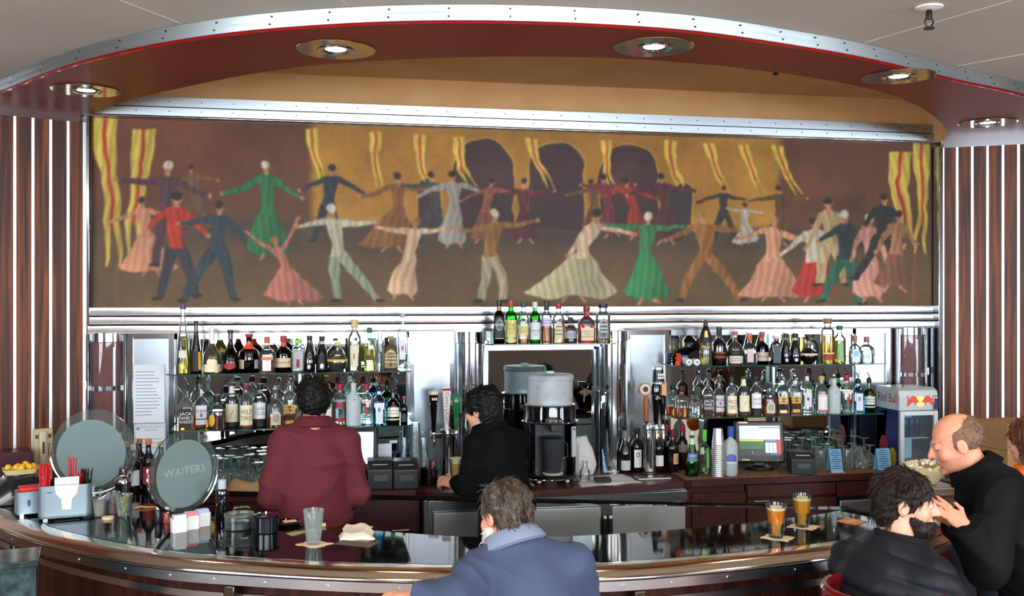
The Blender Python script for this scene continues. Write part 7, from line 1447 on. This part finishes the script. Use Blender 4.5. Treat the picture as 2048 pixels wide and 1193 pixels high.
def thick_hair(S_, W_, R, sc, Hm):
    S_.ell(W_((0, -.018, .036)), [.084*sc, .102*sc, .088*sc], R, .0); S_.ell(W_((0, -.056, -.035)), [.070*sc, .052*sc, .078*sc], R, .03)
    S_.sub(W_((0, .17, -.080)), [.16*sc, .135*sc, .125*sc], R); cutl(S_, W_, Hm, (0, 0, -.105), (0, .25, -1))
    for s in (-1, 1): S_.sub(W_((s*.10, .012, -.030)), [.030*sc, .030*sc, .045*sc], R)
def beard_white(Hm, t, mat, full=1.0, seed=2):
    def bf(S_, W_, R, sc, H_):
        S_.ell(W_((0, .052, -.085)), [.060, .060, .050*full], R, .0); S_.ell(W_((0, .03, -.06)), [.070, .045, .045], R, .02); S_.sub(W_((0, .075, -.015)), [.075, .07, .045], R); S_.sub(W_((0, .108, -.061)), [.020, .02, .007], R); cutl(S_, W_, H_, (0, -.012, 0), (0, -1, 0))
    hair_part('beard', Hm, t, mat, 1.0, bf, 260, .022, (0, .3, -1), seed, h=.004, bump=.002)
def h3(H, t): hair_part('hair', H, t, HAIRG, .95, thick_hair, 1100, .035, (0, -.5, -1), 8); beard_white(H, t, M('beard_white', (206, 200, 190), rough=.7))
person('man in a blue jacket with greying hair seated at the bar, back turned', (b3.x, b3.y), .12, J3, ((-.055, .105, 1.362), .38, -.34, .05), (206, 140, 116), ('jacket', BLUE), M('navy_trousers', (30, 34, 48), rough=.85), h3, hands=[(J3['wrL'], (-1, .35, .05), (0, 0, 1), .4, 1, 1), ((.16, .26, .98), (-.3, 1, .2), (0, 0, 1), .6, 1, -1)], gar=.028, fold=.014, collar=(LBL, 1.06), torso=dict(belly=(.165, .140, .17), pel=(.170, .145, .13), chest=(.160, .125, .17)), arm_r=(.058, .050, .040), seed=11, sc=.95)
# --- bearded man in a dark padded jacket, facing right
b4 = atd(1780, 1150, 3.80)
PUFF = M('navy_puffer', (12, 14, 20), rough=.55, spec=.3, noise=(5, .3, .7), col2=(17, 20, 28))
J4 = dict(pelvis=(0, -.06, .80), chest=(0, .0, 1.01), neck=(.0, .05, 1.170), shL=(-.185, .01, 1.065), shR=(.185, .01, 1.065), elL=(-.24, .10, .86), elR=(.25, .10, .86), wrL=(-.12, .30, .84), wrR=(.13, .30, .84), hipL=(-.09, -.02, .78), hipR=(.09, -.02, .78), knL=(-.13, .34, .70), knR=(.13, .34, .70), anL=(-.12, .28, .30), anR=(.12, .28, .30))
def shag(S_, W_, R, sc, Hm):
    S_.ell(W_((0, -.020, .036)), [.092*sc, .110*sc, .094*sc], R, .0); S_.ell(W_((0, -.056, -.035)), [.082*sc, .062*sc, .086*sc], R, .03)
    S_.sub(W_((0, .15, -.060)), [.15*sc, .125*sc, .118*sc], R); cutl(S_, W_, Hm, (0, 0, -.112), (0, .2, -1))
    for s in (-1, 1): S_.sub(W_((s*.105, .035, -.060)), [.036*sc, .036*sc, .05*sc], R)
def h4(H, t): hair_part('hair', H, t, HAIRB, .98, shag, 1300, .045, (0, -.3, -1), 9); beard_white(H, t, HAIRB, 1.15, 6)
person('bearded man with dark shaggy hair in a dark padded jacket', (b4.x, b4.y), -1.30, J4, ((.0, .085, 1.335), -.80, -.10), (206, 156, 132), ('jacket', PUFF), M('dark_jeans', (28, 32, 44), rough=.85), h4, hands=[((-.12, .30, .84), (.2, 1, .1), (0, 0, 1), .5, 1, 1), ((.13, .30, .84), (-.2, 1, .1), (0, 0, 1), .5, 1, -1)], sc=1.02, gar=.042, fold=.004, quilt=.085, collar=(PUFF, 1.12), arm_r=(.066, .058, .046), torso=dict(chest=(.185, .13, .17), belly=(.18, .14, .16), pel=(.18, .14, .13)), seed=13)
# --- balding man in a black jacket, facing left and leaning in
b5 = atd(1996, 1100, 4.25)
th5 = 1.12
BJK = M('black_jacket', (8, 8, 9), rough=.75, spec=.15, noise=(4, .3, .7), col2=(13, 13, 15))
J5 = dict(pelvis=(0, -.14, .95), chest=(.0, .0, 1.22), neck=(.0, .085, 1.375), shL=(-.20, .03, 1.31), shR=(.20, .03, 1.31), elL=(-.23, .16, 1.04), elR=(.23, .17, 1.03), wrL=(-.06, .335, 1.15), wrR=(.06, .36, 1.16), hipL=(-.09, -.12, .90), hipR=(.09, -.12, .90), knL=(-.10, -.06, .48), knR=(.10, -.06, .48), anL=(-.10, -.14, .075), anR=(.10, -.14, .075))
wl5 = loc_of(b5, th5, atd(1930, 1052, 3.98)); wr5 = loc_of(b5, th5, atd(1912, 1046, 4.22)); J5['wrL'] = wl5; J5['wrR'] = wr5; J5['elL'] = loc_of(b5, th5, atd(1972, 1140, 4.0)); J5['elR'] = loc_of(b5, th5, atd(1975, 1130, 4.42))
def fringe(S_, W_, R, sc, Hm):
    S_.ell(W_((0, -.016, .028)), [.0800*sc, .0990*sc, .0880*sc], R, .0); cutl(S_, W_, Hm, (0, -.035, .072), (0, .5, .86)); cutl(S_, W_, Hm, (0, .022, 0), (0, 1, .25)); cutl(S_, W_, Hm, (0, 0, -.065), (0, .3, -1))
    for s in (-1, 1): S_.sub(W_((s*.10, .010, -.030)), [.032*sc, .030*sc, .045*sc], R)
person('balding man in a black jacket leaning in with a hand raised', (b5.x, b5.y), th5, J5, ((.0, .165, 1.495), -.02, -.34), (214, 146, 116), ('jacket', BJK), BLKTR, lambda H, t: hair_part('hair', H, t, M('hair_stubble', (112, 86, 68), rough=.8), 1.04, fringe, 500, .012, (0, -.5, -1), 12, bump=.001), hands=[(wl5, (.05, .8, .62), (-.75, -.3, .5), .14, .92, 1), (wr5, (-.1, 1, .3), (.4, -.3, .8), .35, .95, -1)], sc=1.04, lids=True, brow=(150, 100, 76), gar=.030, fold=.014, collar=(BJK, 1.10), hem=.80, stubble=.25, torso=dict(chest=(.185, .135, .17), belly=(.18, .145, .17), pel=(.18, .145, .14)), arm_r=(.062, .054, .044), seed=17)
# --- woman in orange at the right edge
b6 = atd(2078, 1000, 5.1)
ORG = M('orange_top', (226, 104, 22), rough=.8, noise=(8, .3, .7), col2=(236, 120, 34))
J6 = dict(pelvis=(0, -.05, .82), chest=(0, .0, 1.08), neck=(0, .03, 1.235), shL=(-.17, .0, 1.17), shR=(.17, .0, 1.17), elL=(-.22, .12, .96), elR=(.20, .14, .98), wrL=(-.10, .22, 1.16), wrR=(.10, .30, 1.0), hipL=(-.09, -.02, .80), hipR=(.09, -.02, .80), knL=(-.11, .36, .72), knR=(.11, .36, .72), anL=(-.11, .34, .30), anR=(.11, .34, .30))
def bob(S_, W_, R, sc, Hm):
    S_.ell(W_((0, -.020, .036)), [.104*sc, .118*sc, .100*sc], R, .0); S_.ell(W_((0, -.04, -.055)), [.104*sc, .080*sc, .10*sc], R, .03); S_.sub(W_((0, .16, -.050)), [.10*sc, .125*sc, .115*sc], R); cutl(S_, W_, Hm, (0, 0, -.14), (0, .1, -1))
person('woman with auburn hair in an orange top at the right edge', (b6.x, b6.y), .35, J6, ((0, .05, 1.375), .1, -.1), (214, 160, 134), ('top', ORG), M('dark_jeans'), lambda H, t: hair_part('hair', H, t, HAIRA, .97, bob, 900, .05, (0, -.2, -1), 14), hands=[((-.10, .22, 1.16), (.1, .3, 1), (0, 1, -.2), .8, .92, 1)], sc=.96, gar=.016, fold=.006, seed=19)
p = Vector((b6.x, b6.y)); t = thing('bar_stool', 'red vinyl bar stool under the woman in orange', 'stool', (p.x+.03, p.y-.03, 0)); MB().lathe([(.02, .60), (.17, .585), (.19, .61), (.19, .63), (.17, .65), (.02, .654)], seg=32).build('seat', VIN, t); MB().lathe([(.20, 0), (.21, .012), (.05, .035), (.032, .05), (.032, .60)], seg=28).build('pedestal', CHROME, t)
